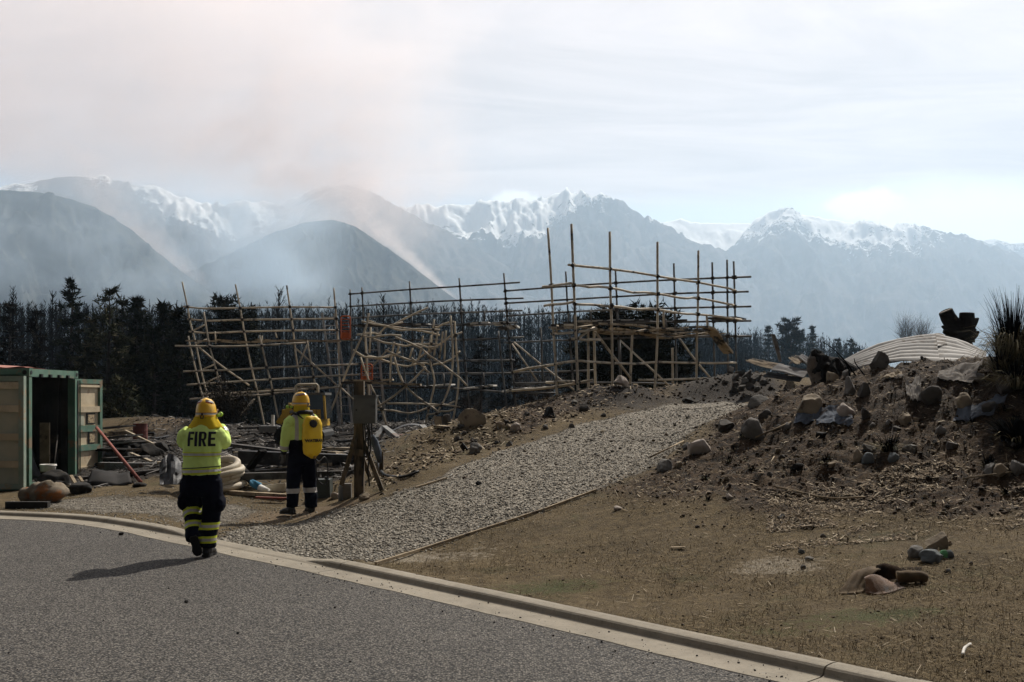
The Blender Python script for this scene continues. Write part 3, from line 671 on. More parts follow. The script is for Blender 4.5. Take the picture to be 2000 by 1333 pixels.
# shrubs
def shrub(px, py, Y, r, h, label, mat, seed, n=90, leaves=0, lm=None, zb=None, name='shrub'):
    g = np.random.default_rng(seed); b = P(px, py, Y); zb = ground(b.x, Y) if zb is None else zb; t = thing(name, (b.x, Y, zb), label, 'shrub'); mb = MB(); tips = []
    for i in range(n):
        a = g.random()*6.283; d = np.array([math.cos(a)*r*g.random()**.6, math.sin(a)*r*g.random()**.6, h*(.55+.5*g.random())]); s = np.array([b.x, Y, zb])+g.normal(size=3)*[.08*r, .08*r, 0]
        m = s+d*.5+g.normal(size=3)*.06*h; e = s+d+g.normal(size=3)*.08*h; w = .006+.004*h
        mb.tube([s, m, e], [w, w*.7, w*.3], 3, cap=False); tips.append(e); tips.append(m)
        for k in range(3):
            q = m+(e-m)*g.random(); e2 = q+(d/h+g.normal(size=3)*.5)*h*.28; mb.tube([q, e2], [w*.5, w*.2], 3, cap=False); tips.append(e2)
    mb.build('branches', mat, t)
    if leaves:
        T = np.array(tips)[g.integers(0, len(tips), leaves)]+g.normal(size=(leaves, 3))*.12*h; D = g.normal(size=(leaves, 3)); D /= np.linalg.norm(D, axis=1)[:, None]
        v, f = blades(T, D, .05+.07*g.random(leaves), .03+.03*g.random(leaves), g); mesh_obj('foliage', v, f, lm or MAT_SCORCH, t)
    return t
MAT_DRYL = M('dry_brown_leaves', (.045, .034, .02), (.018, .014, .009), scale=3, rough=.95)
shrub(450, 838, 30, .55, .85, 'round scorched brown shrub behind the firefighter in the fire jacket', MAT_CHAR, 1, 70, 2600, MAT_DRYL)
shrub(1050, 790, 31, .9, 1.25, 'bare grey shrub behind the berm below the middle scaffold', MAT_GREY, 2, 90)
shrub(925, 800, 30, .5, .7, 'small leafless shrub under the middle scaffold', MAT_GREY, 3, 36)
for px, top, sd, lab in ((1770, 628, 5, 'left of two pale leafless trees behind the fallen roof'), (1800, 632, 6, 'right of two pale leafless trees behind the fallen roof')):
    b = P(px, 690, 240); shrub(px, 690, 240, 2.6, P(px, top, 240).z-b.z, lab, MAT_GREY, sd, 130, zb=b.z, name='bare_tree')['category'] = 'tree'
# ---------------------------------------------------------------- scaffolds
MAT_TUBE = M('bleached_scaffold_tube', (.60, .53, .42), (.40, .345, .27), scale=3.5, rough=.75, c3=(.085, .072, .060), s3=2.2, t3=(.55, .66), metal=.0, bump=.15, world=True)
MAT_GALV = M('shaded_scaffold_tube', (.17, .165, .155), (.08, .08, .078), scale=3, rough=.6, metal=.1, c3=(.03, .03, .03), s3=1.5, world=True)  # same galvanised steel as the pale tubes, backlit shade put into the colour
MAT_RUST = M('coupler_steel', (.07, .058, .048), (.03, .026, .024), scale=20, rough=.8, metal=.3)
MAT_PLANK = M('burnt_scaffold_plank', (.44, .37, .27), (.26, .21, .15), scale=5, rough=.9, c3=(.03, .027, .024), s3=3.5, t3=(.5, .6), world=True, stretch=(1, 1, 1))
MAT_PLANKD = M('charred_scaffold_plank', (.10, .092, .085), (.028, .026, .025), scale=5, rough=.9, world=True)
MAT_WHITE = M('pale_board_end', (.68, .66, .62), (.5, .48, .44), scale=8, rough=.8)
MAT_ORANGE = M('orange_paint', (.62, .14, .035), (.42, .085, .025), scale=6, rough=.6, c3=(.12, .05, .03), s3=8, t3=(.6, .7))
MAT_ALU = M('ladder_aluminium', (.36, .36, .36), (.24, .24, .24), scale=8, rough=.45, metal=.5)
coup_me = None
def coupler(p, parent, s=1.0):
    global coup_me
    if coup_me is None:
        mb = MB(); mb.box((0, 0, 0), (.085, .10, .085)); mb.box((.03, -.06, .02), (.03, .06, .03)); mb.box((-.03, -.055, -.02), (.025, .05, .025))
        coup_me = mb.build('coupler', MAT_RUST, origin=(0, 0, 0)); o = coup_me
    else: o = coup_me.copy(); COL.objects.link(o)
    o.parent = parent; o.location = Vector(p)-wpos(parent); o.rotation_euler = (rnd.random()*.5, rnd.random()*6, rnd.random()*.5); o.scale = (s, s, s); return o
def xcross(a, b):
    """crossing of two photo polylines"""
    out = []
    for p, q in zip(a[:-1], a[1:]):
        for r_, s_ in zip(b[:-1], b[1:]):
            d1 = (q[0]-p[0], q[1]-p[1]); d2 = (s_[0]-r_[0], s_[1]-r_[1]); den = d1[0]*d2[1]-d1[1]*d2[0]
            if abs(den) < 1e-6: continue
            t = ((r_[0]-p[0])*d2[1]-(r_[1]-p[1])*d2[0])/den; u = ((r_[0]-p[0])*d1[1]-(r_[1]-p[1])*d1[0])/den
            if 0 <= t <= 1 and 0 <= u <= 1: out.append((p[0]+t*d1[0], p[1]+t*d1[1]))
    return out
class Scaffold:
    def __init__(s, name, label, Yf, base, mat, r=.0275):
        b = P(*base); s.t = thing(name, (b.x, b.y, ground(b.x, b.y)), label, 'scaffold'); s.Y = Yf; s.mat = mat; s.r = r; s.std = []; s.led = []
    def pole(s, kind, pts, dY=0., mat=None, r=None, wav=.0, ground_end=False, smoothn=4, n=8):
        Yf = s.Y if not callable(dY) else dY; off = 0 if callable(dY) else dY
        w = [P(x, y, Yf(x)+off) for x, y in pts]
        if ground_end:
            b = w[-1]; a = w[-2]; d = (b-a).normalized(); g_ = ground(b.x, b.y)
            if b.z > g_-.05: w.append(b+d*((b.z-g_+.05)/max(.2, -d.z)))
        if len(w) > 2: w = [Vector(q) for q in catmull([tuple(q) for q in w], smoothn)]
        if wav:
            sd = rnd.random()*99; w = [q+Vector((0, .5*wav*float(vn(np.array([i*.5+sd]), np.array([1.])) [0]), wav*float(vn(np.array([i*.5]), np.array([sd]))[0]))) for i, q in enumerate(w)]
        mb = MB(); mb.tube(w, r or s.r, n); o = mb.build(kind, mat or s.mat, s.t, True)
        if kind == 'standard': s.std.append((pts, Yf, off))
        if kind in ('ledger', 'guard_rail'): s.led.append((pts, Yf, off, o))
        return o
    def couple(s):
        for pts, Yf, off, o in s.led:
            for sp, Y2, o2 in s.std:
                if abs(off-o2) > .3: continue
                for c in xcross(pts, sp): coupler(P(c[0], c[1], Yf(c[0])+off), o, .8+.3*rnd.random())
    def board(s, pts, w=.24, th=.04, dY=0., mat=None, name='plank'):
        Yf = s.Y; c = catmull([tuple(P(x, y, Yf(x)+dY)) for x, y in pts], 4) if len(pts) > 2 else np.array([tuple(P(x, y, Yf(x)+dY)) for x, y in pts])
        m = len(c); mb = MB(); rings = []
        for i, q in enumerate(c):
            q = Vector(q); t = Vector(c[min(i+1, m-1)])-Vector(c[max(i-1, 0)]); t.normalize(); sdv = Vector((-t.y, t.x, 0)).normalized() if abs(t.z) < .95 else Vector((0, 1, 0)); up = sdv.cross(t)*-1
            rings.append([q+sdv*a*w/2+up*b*th/2 for a, b in ((-1, -1), (1, -1), (1, 1), (-1, 1))])
        mb.loft(rings); return mb.build(name, mat or MAT_PLANK, s.t)
    def deck_ends(s, p0, p1, n, dY=-.25, mat=None):
        """boards laid across the deck; their ends show as short bright dashes"""
        for i in range(n):
            t = (i+.25*rnd.random())/n; a = P(p0[0]+(p1[0]-p0[0])*t, p0[1]+(p1[1]-p0[1])*t, s.Y(p0[0])+dY)
            mb = MB(); mb.beam(a+Vector((0, -.1, .02*rnd.random())), a+Vector((.10, 1.0, .03)), .20, .045); mb.build('board', mat or (MAT_WHITE if rnd.random() < .6 else MAT_PLANKD), s.t)
def ladder(px0, py0, px1, py1, Y, w, label, n=None, mat=None):
    a, b = P(px0, py0, Y+.15), P(px1, py1, Y-.35); g_ = ground(b.x, b.y); d = (b-a); n = n or int(d.length/.29); t = thing('ladder', (b.x, b.y, b.z), label, 'ladder'); sx = Vector((w/2, 0, 0))
    for s_ in (-1, 1):
        mb = MB(); mb.beam(a+sx*s_, b+sx*s_, .03, .07, (1, 0, 0)); mb.build('rail', mat or MAT_ALU, t)
    for i in range(n):
        q = a+d*((i+.5)/n); mb = MB(); mb.tube([q-sx, q+sx], .017, 6); mb.build('rung', mat or MAT_ALU, t)
    return t
def const(v): return lambda px: v
# left scaffold: leaning, two lifts
A = Scaffold('scaffold', 'leaning two lift tube scaffold at left, bleached poles tilting left behind the firefighters', const(33), (480, 832, 33), MAT_TUBE)
for q in ([(356,551),(366,599),(371,628),(382,669),(393,724),(406,776)], [(460,556),(469,602),(481,669),(491,717),(499,750),(506,780),(518,839)], [(560,558),(566,599),(572,640),(577,688),(582,720)], [(652,563),(655,602),(658,630),(661,690),(664,760),(668,832)]):
    A.pole('standard', q, ground_end=q[-1][1] > 770)
A.pole('standard', [(582,720),(588,765),(594,830)], ground_end=True, mat=MAT_GALV)
A.pole('standard', [(368,657),(373,683),(389,750),(397,778)], .9)
for q in ([(398,610),(409,674),(419,710),(433,767),(448,836)], [(507,655),(520,712),(532,760),(547,836)], [(600,666),(608,712),(616,758),(622,826)]):
    A.pole('standard', q, -.9, ground_end=True)
for q in ([(358,599),(400,603),(469,602),(566,600),(656,601)], [(366,624),(412,627),(474,625),(569,624),(660,623)], [(369,648),(409,651),(479,648),(572,646),(662,645)]): A.pole('guard_rail', q, -.06)
for q in ([(342,676),(440,677),(484,676),(512,675),(597,670)], [(358,726),(445,723),(520,719),(582,716),(700,712)], [(364,752),(445,747),(570,739),(700,732)], [(371,780),(455,774),(510,772),(582,764)], [(396,771),(484,767),(570,762),(620,760),(663,756)]): A.pole('ledger', q, -.96)
for q, dy in (([(365,666),(426,667),(464,670),(510,667),(560,666)], -.6), ([(420,664),(500,669),(560,665),(666,667)], -.3), ([(500,664),(600,667),(690,664)], -.1), ([(398,769),(470,766),(540,762)], -.6), ([(520,761),(600,757),(640,756)], -.4)): A.board(q, dY=dy)
for q in ([(386,676),(426,710),(487,753)], [(497,780),(469,811)], [(600,674),(585,710)], [(578,681),(658,753)], [(660,752),(700,790)]): A.pole('brace', q, -.5)
for q in ([(378,646),(402,634)], [(383,672),(404,663)], [(396,722),(420,712)], [(402,748),(430,735)], [(512,656),(512,672)], [(420,648),(422,672)], [(538,650),(541,660)]): A.pole('transom', q, -.45, r=.024)
A.couple()
# middle to right: the long rear scaffold, dark against the haze
def YB(px): return np.interp(px, [640, 681, 1000, 1467], [34.3, 34, 30.5, 27.0])
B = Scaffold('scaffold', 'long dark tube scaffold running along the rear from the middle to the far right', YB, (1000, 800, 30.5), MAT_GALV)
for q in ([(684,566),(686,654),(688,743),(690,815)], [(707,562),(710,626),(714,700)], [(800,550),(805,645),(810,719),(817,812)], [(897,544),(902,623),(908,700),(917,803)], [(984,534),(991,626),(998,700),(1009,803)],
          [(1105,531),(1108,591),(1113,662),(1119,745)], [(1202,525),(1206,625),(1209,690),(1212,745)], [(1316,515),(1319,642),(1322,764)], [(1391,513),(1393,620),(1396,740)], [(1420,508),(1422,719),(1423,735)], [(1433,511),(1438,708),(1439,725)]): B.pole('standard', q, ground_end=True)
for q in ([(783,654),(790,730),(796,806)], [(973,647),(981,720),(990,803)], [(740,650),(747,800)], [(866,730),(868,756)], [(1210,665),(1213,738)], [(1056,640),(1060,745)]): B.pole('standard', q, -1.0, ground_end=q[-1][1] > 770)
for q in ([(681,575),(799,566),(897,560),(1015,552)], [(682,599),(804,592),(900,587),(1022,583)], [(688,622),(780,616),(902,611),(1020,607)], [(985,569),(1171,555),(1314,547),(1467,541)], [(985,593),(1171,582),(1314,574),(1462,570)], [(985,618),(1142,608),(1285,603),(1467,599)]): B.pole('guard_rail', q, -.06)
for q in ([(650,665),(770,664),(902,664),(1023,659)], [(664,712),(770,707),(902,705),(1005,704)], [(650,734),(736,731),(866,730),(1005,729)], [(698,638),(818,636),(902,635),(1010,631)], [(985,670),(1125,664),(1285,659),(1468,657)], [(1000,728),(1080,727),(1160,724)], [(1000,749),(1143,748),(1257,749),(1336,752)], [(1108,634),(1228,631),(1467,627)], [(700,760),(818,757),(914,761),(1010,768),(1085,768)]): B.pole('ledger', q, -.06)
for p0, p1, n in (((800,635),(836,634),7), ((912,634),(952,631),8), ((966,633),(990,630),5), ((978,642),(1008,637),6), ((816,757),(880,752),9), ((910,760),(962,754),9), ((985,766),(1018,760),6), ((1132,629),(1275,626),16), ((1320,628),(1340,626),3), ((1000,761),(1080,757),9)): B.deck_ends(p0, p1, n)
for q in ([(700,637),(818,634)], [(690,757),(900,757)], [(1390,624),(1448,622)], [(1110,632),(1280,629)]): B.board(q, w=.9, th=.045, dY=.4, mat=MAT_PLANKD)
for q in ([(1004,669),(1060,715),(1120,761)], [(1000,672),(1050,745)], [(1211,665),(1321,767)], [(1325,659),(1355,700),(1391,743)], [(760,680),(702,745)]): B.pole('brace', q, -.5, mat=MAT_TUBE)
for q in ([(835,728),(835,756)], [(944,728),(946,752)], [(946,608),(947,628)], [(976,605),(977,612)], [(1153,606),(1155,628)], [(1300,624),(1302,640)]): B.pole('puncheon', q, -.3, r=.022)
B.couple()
# heat buckled tower in the middle
Cc = Scaffold('scaffold', 'heat buckled scaffold tower in the middle, a tangle of sagging bent poles', const(29), (790, 838, 29), MAT_TUBE, r=.0265)
for q in ([(848,624),(842,674),(840,705),(847,734),(848,755),(840,789),(829,838)], [(880,617),(884,674),(884,707),(880,748),(864,789),(832,840)], [(888,628),(891,676),(895,724),(894,767),(886,815)], [(770,668),(763,710),(762,753)], [(713,646),(716,700),(720,760),(728,835)], [(704,698),(724,753),(742,790),(757,838)]): Cc.pole('standard', q, rnd.uniform(-.3, .5), ground_end=q[-1][1] > 810)
for q in ([(706,627),(753,638),(784,644),(859,644)], [(720,626),(775,640),(818,647),(859,656)], [(736,654),(755,640),(784,628),(836,598)], [(753,638),(787,629)], [(844,640),(866,634),(886,627)], [(706,656),(745,657),(783,657)], [(729,663),(770,672),(815,674),(856,681)], [(697,693),(717,694),(758,708),(796,714),(830,711),(854,711),(876,705),(890,694),(898,689)], [(732,698),(758,696),(782,690)], [(804,710),(835,690),(866,668),(880,658),(903,652)], [(697,652),(728,652),(745,652)], [(690,686),(730,700),(760,697)], [(734,798),(801,806),(859,791),(888,787)], [(755,788),(850,792),(899,796)], [(835,812),(862,806),(890,797)], [(800,672),(856,672)]): Cc.pole('ledger', q, rnd.uniform(-.6, .3), wav=.05)
for q in ([(772,659),(813,676),(837,693),(882,726),(912,753)], [(753,684),(794,702),(829,713)], [(770,698),(780,731),(794,756),(825,784),(856,804)], [(832,717),(789,758),(746,789),(733,797)], [(720,612),(714,642),(691,693),(667,750),(648,800),(634,835)], [(804,700),(822,712),(838,728)]): Cc.pole('brace', q, -.75, wav=.02, r=.028)
for q in ([(855,648),(851,675),(847,700)], [(865,648),(862,675),(858,700)], [(871,646),(869,680),(868,702)], [(826,656),(823,680),(817,704)], [(780,672),(776,690)], [(806,680),(800,700)], [(842,655),(836,700)], [(724,640),(722,690)]): Cc.pole('puncheon', q, rnd.uniform(-.5, 0), r=.026)
Cc.couple()
for q in ([(669,748),(745,749),(822,752)],): Cc.board(q, w=.55, th=.06, dY=-.9, name='platform')
Cc.board([(672,743),(722,744),(768,742)], w=.35, th=.05, dY=-.3)
# right front scaffold, poles bent by the fire
def YD(px): return np.interp(px, [1070, 1116, 1192, 1284, 1363, 1440], [23.6, 22.0, 23.1, 24.6, 25.9, 27.2])
D_ = Scaffold('scaffold', 'tall right hand scaffold above the berm with warped rails and a sagging deck', YD, (1200, 750, 23.2), MAT_TUBE, r=.029)
for q in ([(1070,446),(1077,557),(1081,648),(1085,710),(1088,777)], [(1116,438),(1120,540),(1125,662),(1129,762)], [(1191,453),(1192,563),(1195,648),(1196,745)], [(1284,473),(1284,548),(1284,648),(1282,700),(1279,757)], [(1364,490),(1363,597),(1361,662),(1360,755)]): D_.pole('standard', q, ground_end=True)
for q in ([(1148,634),(1149,690),(1149,752)], [(1160,632),(1161,690),(1163,750)], [(1235,651),(1233,690),(1231,745)], [(1313,680),(1314,755)]): D_.pole('standard', q, .9, ground_end=True)
for q in ([(1110,517),(1190,526),(1284,540),(1362,552),(1422,564),(1436,567)], [(1060,561),(1085,558),(1116,553)], [(1118,558),(1150,560),(1188,563),(1235,571),(1279,574),(1330,583),(1362,583),(1433,597)], [(1063,598),(1090,594),(1121,590)], [(1120,594),(1188,598),(1240,604),(1279,605),(1330,613),(1362,614),(1448,625)]): D_.pole('guard_rail', q, -.06, wav=.015)
for q in ([(1003,726),(1060,716),(1125,706),(1160,708),(1242,711),(1285,708),(1362,710),(1437,709)], [(1117,662),(1145,664),(1172,664)], [(1067,748),(1094,745),(1130,745)], [(1000,763),(1085,756),(1158,743)], [(1248,742),(1314,742),(1384,739)], [(1077,652),(1125,649),(1165,642)]): D_.pole('ledger', q, .05, wav=.01)
for q, dy in (([(1148,632),(1228,635),(1257,638),(1273,642)], -.15), ([(1164,644),(1200,649),(1242,648),(1282,642),(1314,645),(1379,645)], .1), ([(1196,642),(1242,648),(1274,657),(1302,661),(1336,657),(1380,651)], .35), ([(1285,645),(1320,655),(1370,654),(1411,652)], .55), ([(1080,640),(1120,641),(1160,636)], .2), ([(1085,643),(1110,640),(1150,640)], .5), ([(1240,650),(1300,643),(1345,640)], .7), ([(1165,646),(1190,652),(1240,653)], .45), ([(1262,650),(1300,654),(1340,650),(1385,648)], -.05)): D_.board(q, w=.22, dY=dy)
D_.board([(1355,639),(1383,641),(1399,657),(1410,673),(1423,690)], w=.30, th=.05, dY=-.3, name='hanging_plank')
for q in ([(1162,648),(1195,692),(1230,737)], [(1125,664),(1160,640)]): D_.pole('brace', q, .4)
for q in ([(1296,608),(1297,640)], [(1380,616),(1382,640)], [(1087,650),(1089,636)]): D_.pole('puncheon', q, -.1)
D_.deck_ends((1082,637), (1150,634), 7, dY=-.1); D_.couple()
# ladders and orange gates
ladder(641, 612, 661, 743, 33.3, .42, 'upper aluminium ladder tied between the left and middle scaffolds')
ladder(667, 752, 676, 834, 32.6, .40, 'lower aluminium ladder standing on the ground under the orange gate')
ladder(724, 640, 742, 836, 31.2, .38, 'long aluminium ladder behind the meter box post')
def gate(px0, py0, px1, py1, Y, label, lowh=.26):
    a, b = P(px0, py1, Y), P(px1, py0, Y); t = thing('ladder_gate', ((a.x+b.x)/2, Y, a.z), label, 'gate'); w = b.x-a.x; h = b.z-a.z; r_ = .06
    loop = []
    for cx_, cz_, a0 in ((b.x-r_, b.z-r_, 0), (a.x+r_, b.z-r_, 90), (a.x+r_, a.z+r_, 180), (b.x-r_, a.z+r_, 270)):
        for k in range(4): an = R(a0+30*k); loop.append((cx_+r_*math.cos(an), Y, cz_+r_*math.sin(an)))
    mb = MB(); mb.tube(loop+[loop[0]], .024, 6, cap=False); mb.build('frame', MAT_ORANGE, t, True)
    mb = MB(); mb.box(((a.x+b.x)/2, Y, a.z+h*lowh/2+.03), (w-.05, .02, h*lowh)); mb.build('kick_panel', MAT_ORANGE, t)
    for k in range(5):
        z = a.z+h*(lowh+.06+(k+.3)*(.92-lowh)/5.2); mb = MB(); mb.tube([(a.x+.02, Y, z), (b.x-.02, Y, z)], .011 if k % 2 else .018, 6); mb.build('bar', MAT_ORANGE, t)
    for k in range(3):
        x = a.x+w*(k+1)/4; mb = MB(); mb.tube([(x, Y, a.z+h*lowh), (x, Y, b.z-.03)], .008, 5); mb.build('wire', MAT_RUST, t)
    return t
gate(666, 618, 684, 663, 31.6, 'orange rounded ladder gate on the upper deck beside the ladder')
gate(706, 712, 727, 749, 30.6, 'orange ladder gate on the lower deck behind the meter box post')
# ---------------------------------------------------------------- shipping container
MAT_GRN = M('container_green', (.115, .20, .15), (.075, .15, .11), scale=3, rough=.7, c3=(.20, .15, .10), s3=4, t3=(.52, .64), world=True)
MAT_DOOR = M('scorched_container_door', (.44, .41, .31), (.31, .33, .27), scale=1.6, rough=.7, c3=(.26, .16, .09), s3=2.6, t3=(.58, .72), world=True)
MAT_DOORG = M('grey_green_door_frame', (.30, .34, .28), (.20, .26, .21), scale=2, rough=.7, c3=(.33, .27, .18), s3=3, world=True)
MAT_DOORL = M('heat_stained_door', (.56, .47, .33), (.42, .35, .24), scale=2.2, rough=.75, c3=(.24, .13, .08), s3=3.1, t3=(.56, .72), world=True)
MAT_ROOFP = M('peeling_pink_roof', (.50, .22, .17), (.30, .15, .12), scale=3, rough=.8, world=True)
MAT_SOOT = M('sooty_inside', (.030, .027, .025), (.012, .011, .011), scale=2, rough=.95, c3=(.07, .055, .04), s3=1.6, t3=(.58, .7), world=True)
MAT_STEEL = M('dull_steel', (.20, .20, .19), (.11, .11, .11), scale=5, rough=.55, metal=.5, c3=(.12, .08, .06), s3=3)
MAT_BLACK = M('black_rubber', (.018, .018, .018), (.01, .01, .01), scale=8, rough=.6)
x1, y0c, y1c, zt, zb_ = -9.46, 19.5, 21.65, 2.35, -.05; x0 = -15.4
ct = thing('shipping_container', (-12.4, 20.5, 0), 'burnt out green shipping container with its end doors open at the left edge', 'container')
def bx(lo, hi, name, mat, par, rot=None):
    lo, hi = Vector(lo), Vector(hi); mb = MB(); mb.box((lo+hi)/2, hi-lo, rot); return mb.build(name, mat, par)
def corrug(fn, n, depth, name, mat, par):
    mb = MB(); mb.slab(fn, n, 2, .004); return mb.build(name, mat, par)
def zig(t, per): f = (t/per) % 1; return max(0, min(1, min(f, 1-f)*8-1))
corrug(lambda u, v: Vector((x0+(x1-x0-.12)*u, y0c+.05+.035*zig((x1-x0)*u, .28), zb_+.16+(zt-zb_-.3)*v)), 260, 0, 'side_wall', MAT_GRN, ct)
corrug(lambda u, v: Vector((x1-.1-(x1-x0-.1)*u, y1c-.05-.035*zig((x1-x0)*u, .28), zb_+.16+(zt-zb_-.3)*v)), 200, 0, 'side_wall', MAT_SOOT, ct)
bx((x0, y0c+.10, zt-.06), (x1-.15, y1c-.1, zt-.03), 'roof', MAT_ROOFP, ct)
mb = MB(); mb.grid(lambda u, v: Vector((x0+(x1-x0-.5)*u, y0c+.12+1.8*v, zt+.03+.09*math.sin(u*3.1)**.3*abs(math.sin(v*3.1))+.02*float(vn(np.array([u*20]), np.array([v*9]))[0]))), 60, 10); mb.build('blistered_roof_skin', MAT_ROOFP, ct)
bx((x0, y0c+.1, zb_), (x1-.05, y1c-.1, zb_+.12), 'floor', MAT_SOOT, ct); bx((x0, y0c+.1, zb_+.12), (x0+.05, y1c-.1, zt-.1), 'end_wall', MAT_SOOT, ct)
for y in (y0c, y1c-.1):
    bx((x0, y, zt-.12), (x1-.17, y+.08, zt), 'top_rail', MAT_GRN, ct); bx((x0, y, zb_), (x1-.17, y+.08, zb_+.15), 'bottom_rail', MAT_GRN, ct)
    bx((x1-.15, y-.005, zb_+.16), (x1+.005, y+.11, zt-.17), 'corner_post', MAT_GRN, ct)
    for z in (zb_, zt-.15):
        f = bx((x1-.17, y-.012, z-.004), (x1+.012, y+.13, z+.158), 'corner_casting', MAT_GRN, ct)
        mb = MB(); mb.tube([(x1-.08, y-.02, z+.075), (x1-.08, y-.0, z+.075)], .045, 10); mb.tube([(x1+.02, y+.06, z+.075), (x1+.005, y+.06, z+.075)], .04, 10); mb.build('dark_hole_disc', MAT_BLACK, f)  # raised black discs painted as the dark inside the casting holes
hd = bx((x1-.10, y0c+.13, zt-.155), (x1+.004, y1c-.11, zt), 'door_header', MAT_GRN, ct)
for k in range(4): y = y0c+.45+k*.40; q = bx((x1+.004, y-.04, zt-.16), (x1+.05, y+.04, zt-.10), 'lock_keeper', MAT_BLACK, hd)
bx((x1-.10, y0c+.13, zb_), (x1+.004, y1c-.11, zb_+.14), 'door_sill', MAT_GRN, ct)
# left leaf swung right round against the side wall
def leaf(o, u, nrm, w, h, name, label, mat, railmat, ribs, parts_low=True):
    """door panel from origin o along u, outside face towards nrm"""
    d = MB(); Rm = Matrix((u, nrm, Vector((0, 0, 1)))).transposed()
    def bb(mbx, x0_, x1_, z0_, z1_, t0, t1): mbx.box(o+u*(x0_+x1_)/2+Vector((0, 0, (z0_+z1_)/2))+nrm*(t0+t1)/2, (x1_-x0_, t1-t0, z1_-z0_), Rm)
    bb(d, .09, w-.09, .09, h-.09, -.02, .0); dr = d.build(name, mat, ct)
    if label: dr['label'] = label
    for a, b_, c, e in ((0, .10, 0, h), (w-.10, w, 0, h), (.10, w-.10, 0, .10), (.10, w-.10, h-.10, h)):
        m_ = MB(); bb(m_, a, b_, c, e, -.05, .055); m_.build('door_frame', railmat, dr)
    for k, (z, hh, mt) in enumerate(ribs):
        m_ = MB(); bb(m_, .10, w-.10, z, z+hh, .0, .05); m_.build('door_rib', mt, dr)
    return dr
dl = leaf(Vector((x1-.02, y0c-.12, .0)), Vector((-1, 0, 0)), Vector((0, -1, 0)), 1.55, 2.2, 'door', 'grey green ribbed door leaf folded back against the side', MAT_DOOR, MAT_DOORG, [(h_, .13, MAT_DOORL) for h_ in (.42, .95, 1.50, 1.95)])  # ribs coloured lighter than the panel in place of relief shading
a, b = P(138, 932, 21.75), P(196, 926, 22.95); u = Vector((b.x-a.x, b.y-a.y, 0)); L = u.length; u.normalize(); nr = Vector((u.y, -u.x, 0))
dr = leaf(Vector((a.x, a.y, .03)), u, nr, L, 2.16, 'door', 'cream scorched door leaf with green ribs standing open', MAT_DOORL, MAT_GRN, [(.16, .05, MAT_DOORL), (.56, .13, MAT_GRN), (.98, .14, MAT_GRN), (1.42, .13, MAT_DOORL), (1.98, .05, MAT_DOORL)])
def ondoor(fu, fz, w, h, name, mat, t=.012):
    m_ = MB(); Rm = Matrix((u, nr, Vector((0, 0, 1)))).transposed(); m_.box(Vector((a.x, a.y, .03))+u*fu*L+Vector((0, 0, fz))+nr*t, (w, .012, h), Rm); return m_.build(name, mat, dr)
MAT_STK = M('scorched_sticker', (.42, .34, .22), (.26, .19, .11), scale=30, rough=.8, c3=(.06, .04, .03), s3=22, t3=(.55, .6))
ondoor(.65, 1.27, .30*L, .25, 'sticker_backing', MAT_BLACK); ondoor(.65, 1.27, .22*L, .19, 'sticker', MAT_STK, .022)
ondoor(.68, .84, .24*L, .28, 'sticker_backing', MAT_BLACK); ondoor(.68, .84, .17*L, .22, 'sticker', MAT_STK, .022)
ondoor(.28, 1.25, .28*L, .22, 'pale_patch', MAT_DOOR)
for k in range(3): m_ = MB(); m_.tube([Vector((x1-.02+.03*k, y1c+.0+.03*k, .1)), Vector((x1-.02+.03*k, y1c+.03*k, 2.15))], .017, 6); m_.build('lock_rod', (MAT_RUST, MAT_STEEL, MAT_GRN)[k], ct)
# things inside and in front of the container
MAT_CARD = M('scorched_board', (.30, .24, .16), (.16, .12, .08), scale=4, rough=.9, c3=(.05, .04, .03), s3=3)
MAT_DARKS = M('smoke_black_metal', (.045, .045, .048), (.02, .02, .022), scale=4, rough=.6, metal=.2, c3=(.13, .12, .11), s3=3, t3=(.6, .72))
def pl(pts, r, name, label, cat, mat, n=8, group=None):
    mb = MB(); mb.tube(pts, r, n); return tag(mb.build(name, mat, smooth=True), label, cat, group)
def beam(a, b, w, h, name, label, cat, mat, group=None, up=(0, 0, 1)):
    mb = MB(); mb.beam(a, b, w, h, up); return tag(mb.build(name, mat), label, cat, group)
beam(P(88, 925, 21.2)+Vector((0, 0, .02)), P(88, 826, 21.2), .2, .05, 'upright_panel', 'tall cream panel standing inside the open container', 'panel', MAT_CARD, up=(0, 1, 0))
beam(P(104, 910, 21.5), P(110, 735, 21.5), .13, .04, 'charred_post', 'charred post with peeling paint standing inside the container doorway', 'post', MAT_SOOT, up=(0, 1, 0))
mb = MB(); mb.slab(lambda u, v: P(60+22*u*(1-v*.9), 930-90*v*(1-.55*u), 20.6+.5*u), 6, 8, .008); tag(mb.build('metal_sheet', MAT_DARKS), 'dark bent metal sheet with a pale tip just inside the container doorway', 'sheet')
pl([P(105, 915, 20.6), P(113, 850, 21.3)], .014, 'thin_rod', 'thin rusty rod leaning inside the container doorway', 'rod', MAT_RUST, 6)
def bucket(px, py, Y, r, h, label, z=None):
    c = P(px, py, Y); z = ground(c.x, Y)+.28 if z is None else z; t = thing('bucket', (c.x, Y, z), label, 'bucket'); mb = MB()
    ring = lambda rr, zz: [Vector((c.x+rr*math.cos(k*math.pi/8), Y+rr*math.sin(k*math.pi/8), zz)) for k in range(16)]
    mb.loft([ring(r*.86, z), ring(r*.95, z+h*.7), ring(r, z+h), ring(r*.92, z+h), ring(r*.8, z+.03)]); mb.build('shell', MAT_WHITE, t, True)
    mb = MB(); mb.loft([ring(r*1.06, z+h*.78), ring(r*1.06, z+h*.86), ring(r*.97, z+h*.86), ring(r*.97, z+h*.78)], cap=False); mb.build('rim', MAT_WHITE, t)
    return t
bucket(94, 923, 20.3, .16, .14, 'white plastic pail standing on burnt rubbish at the container door')
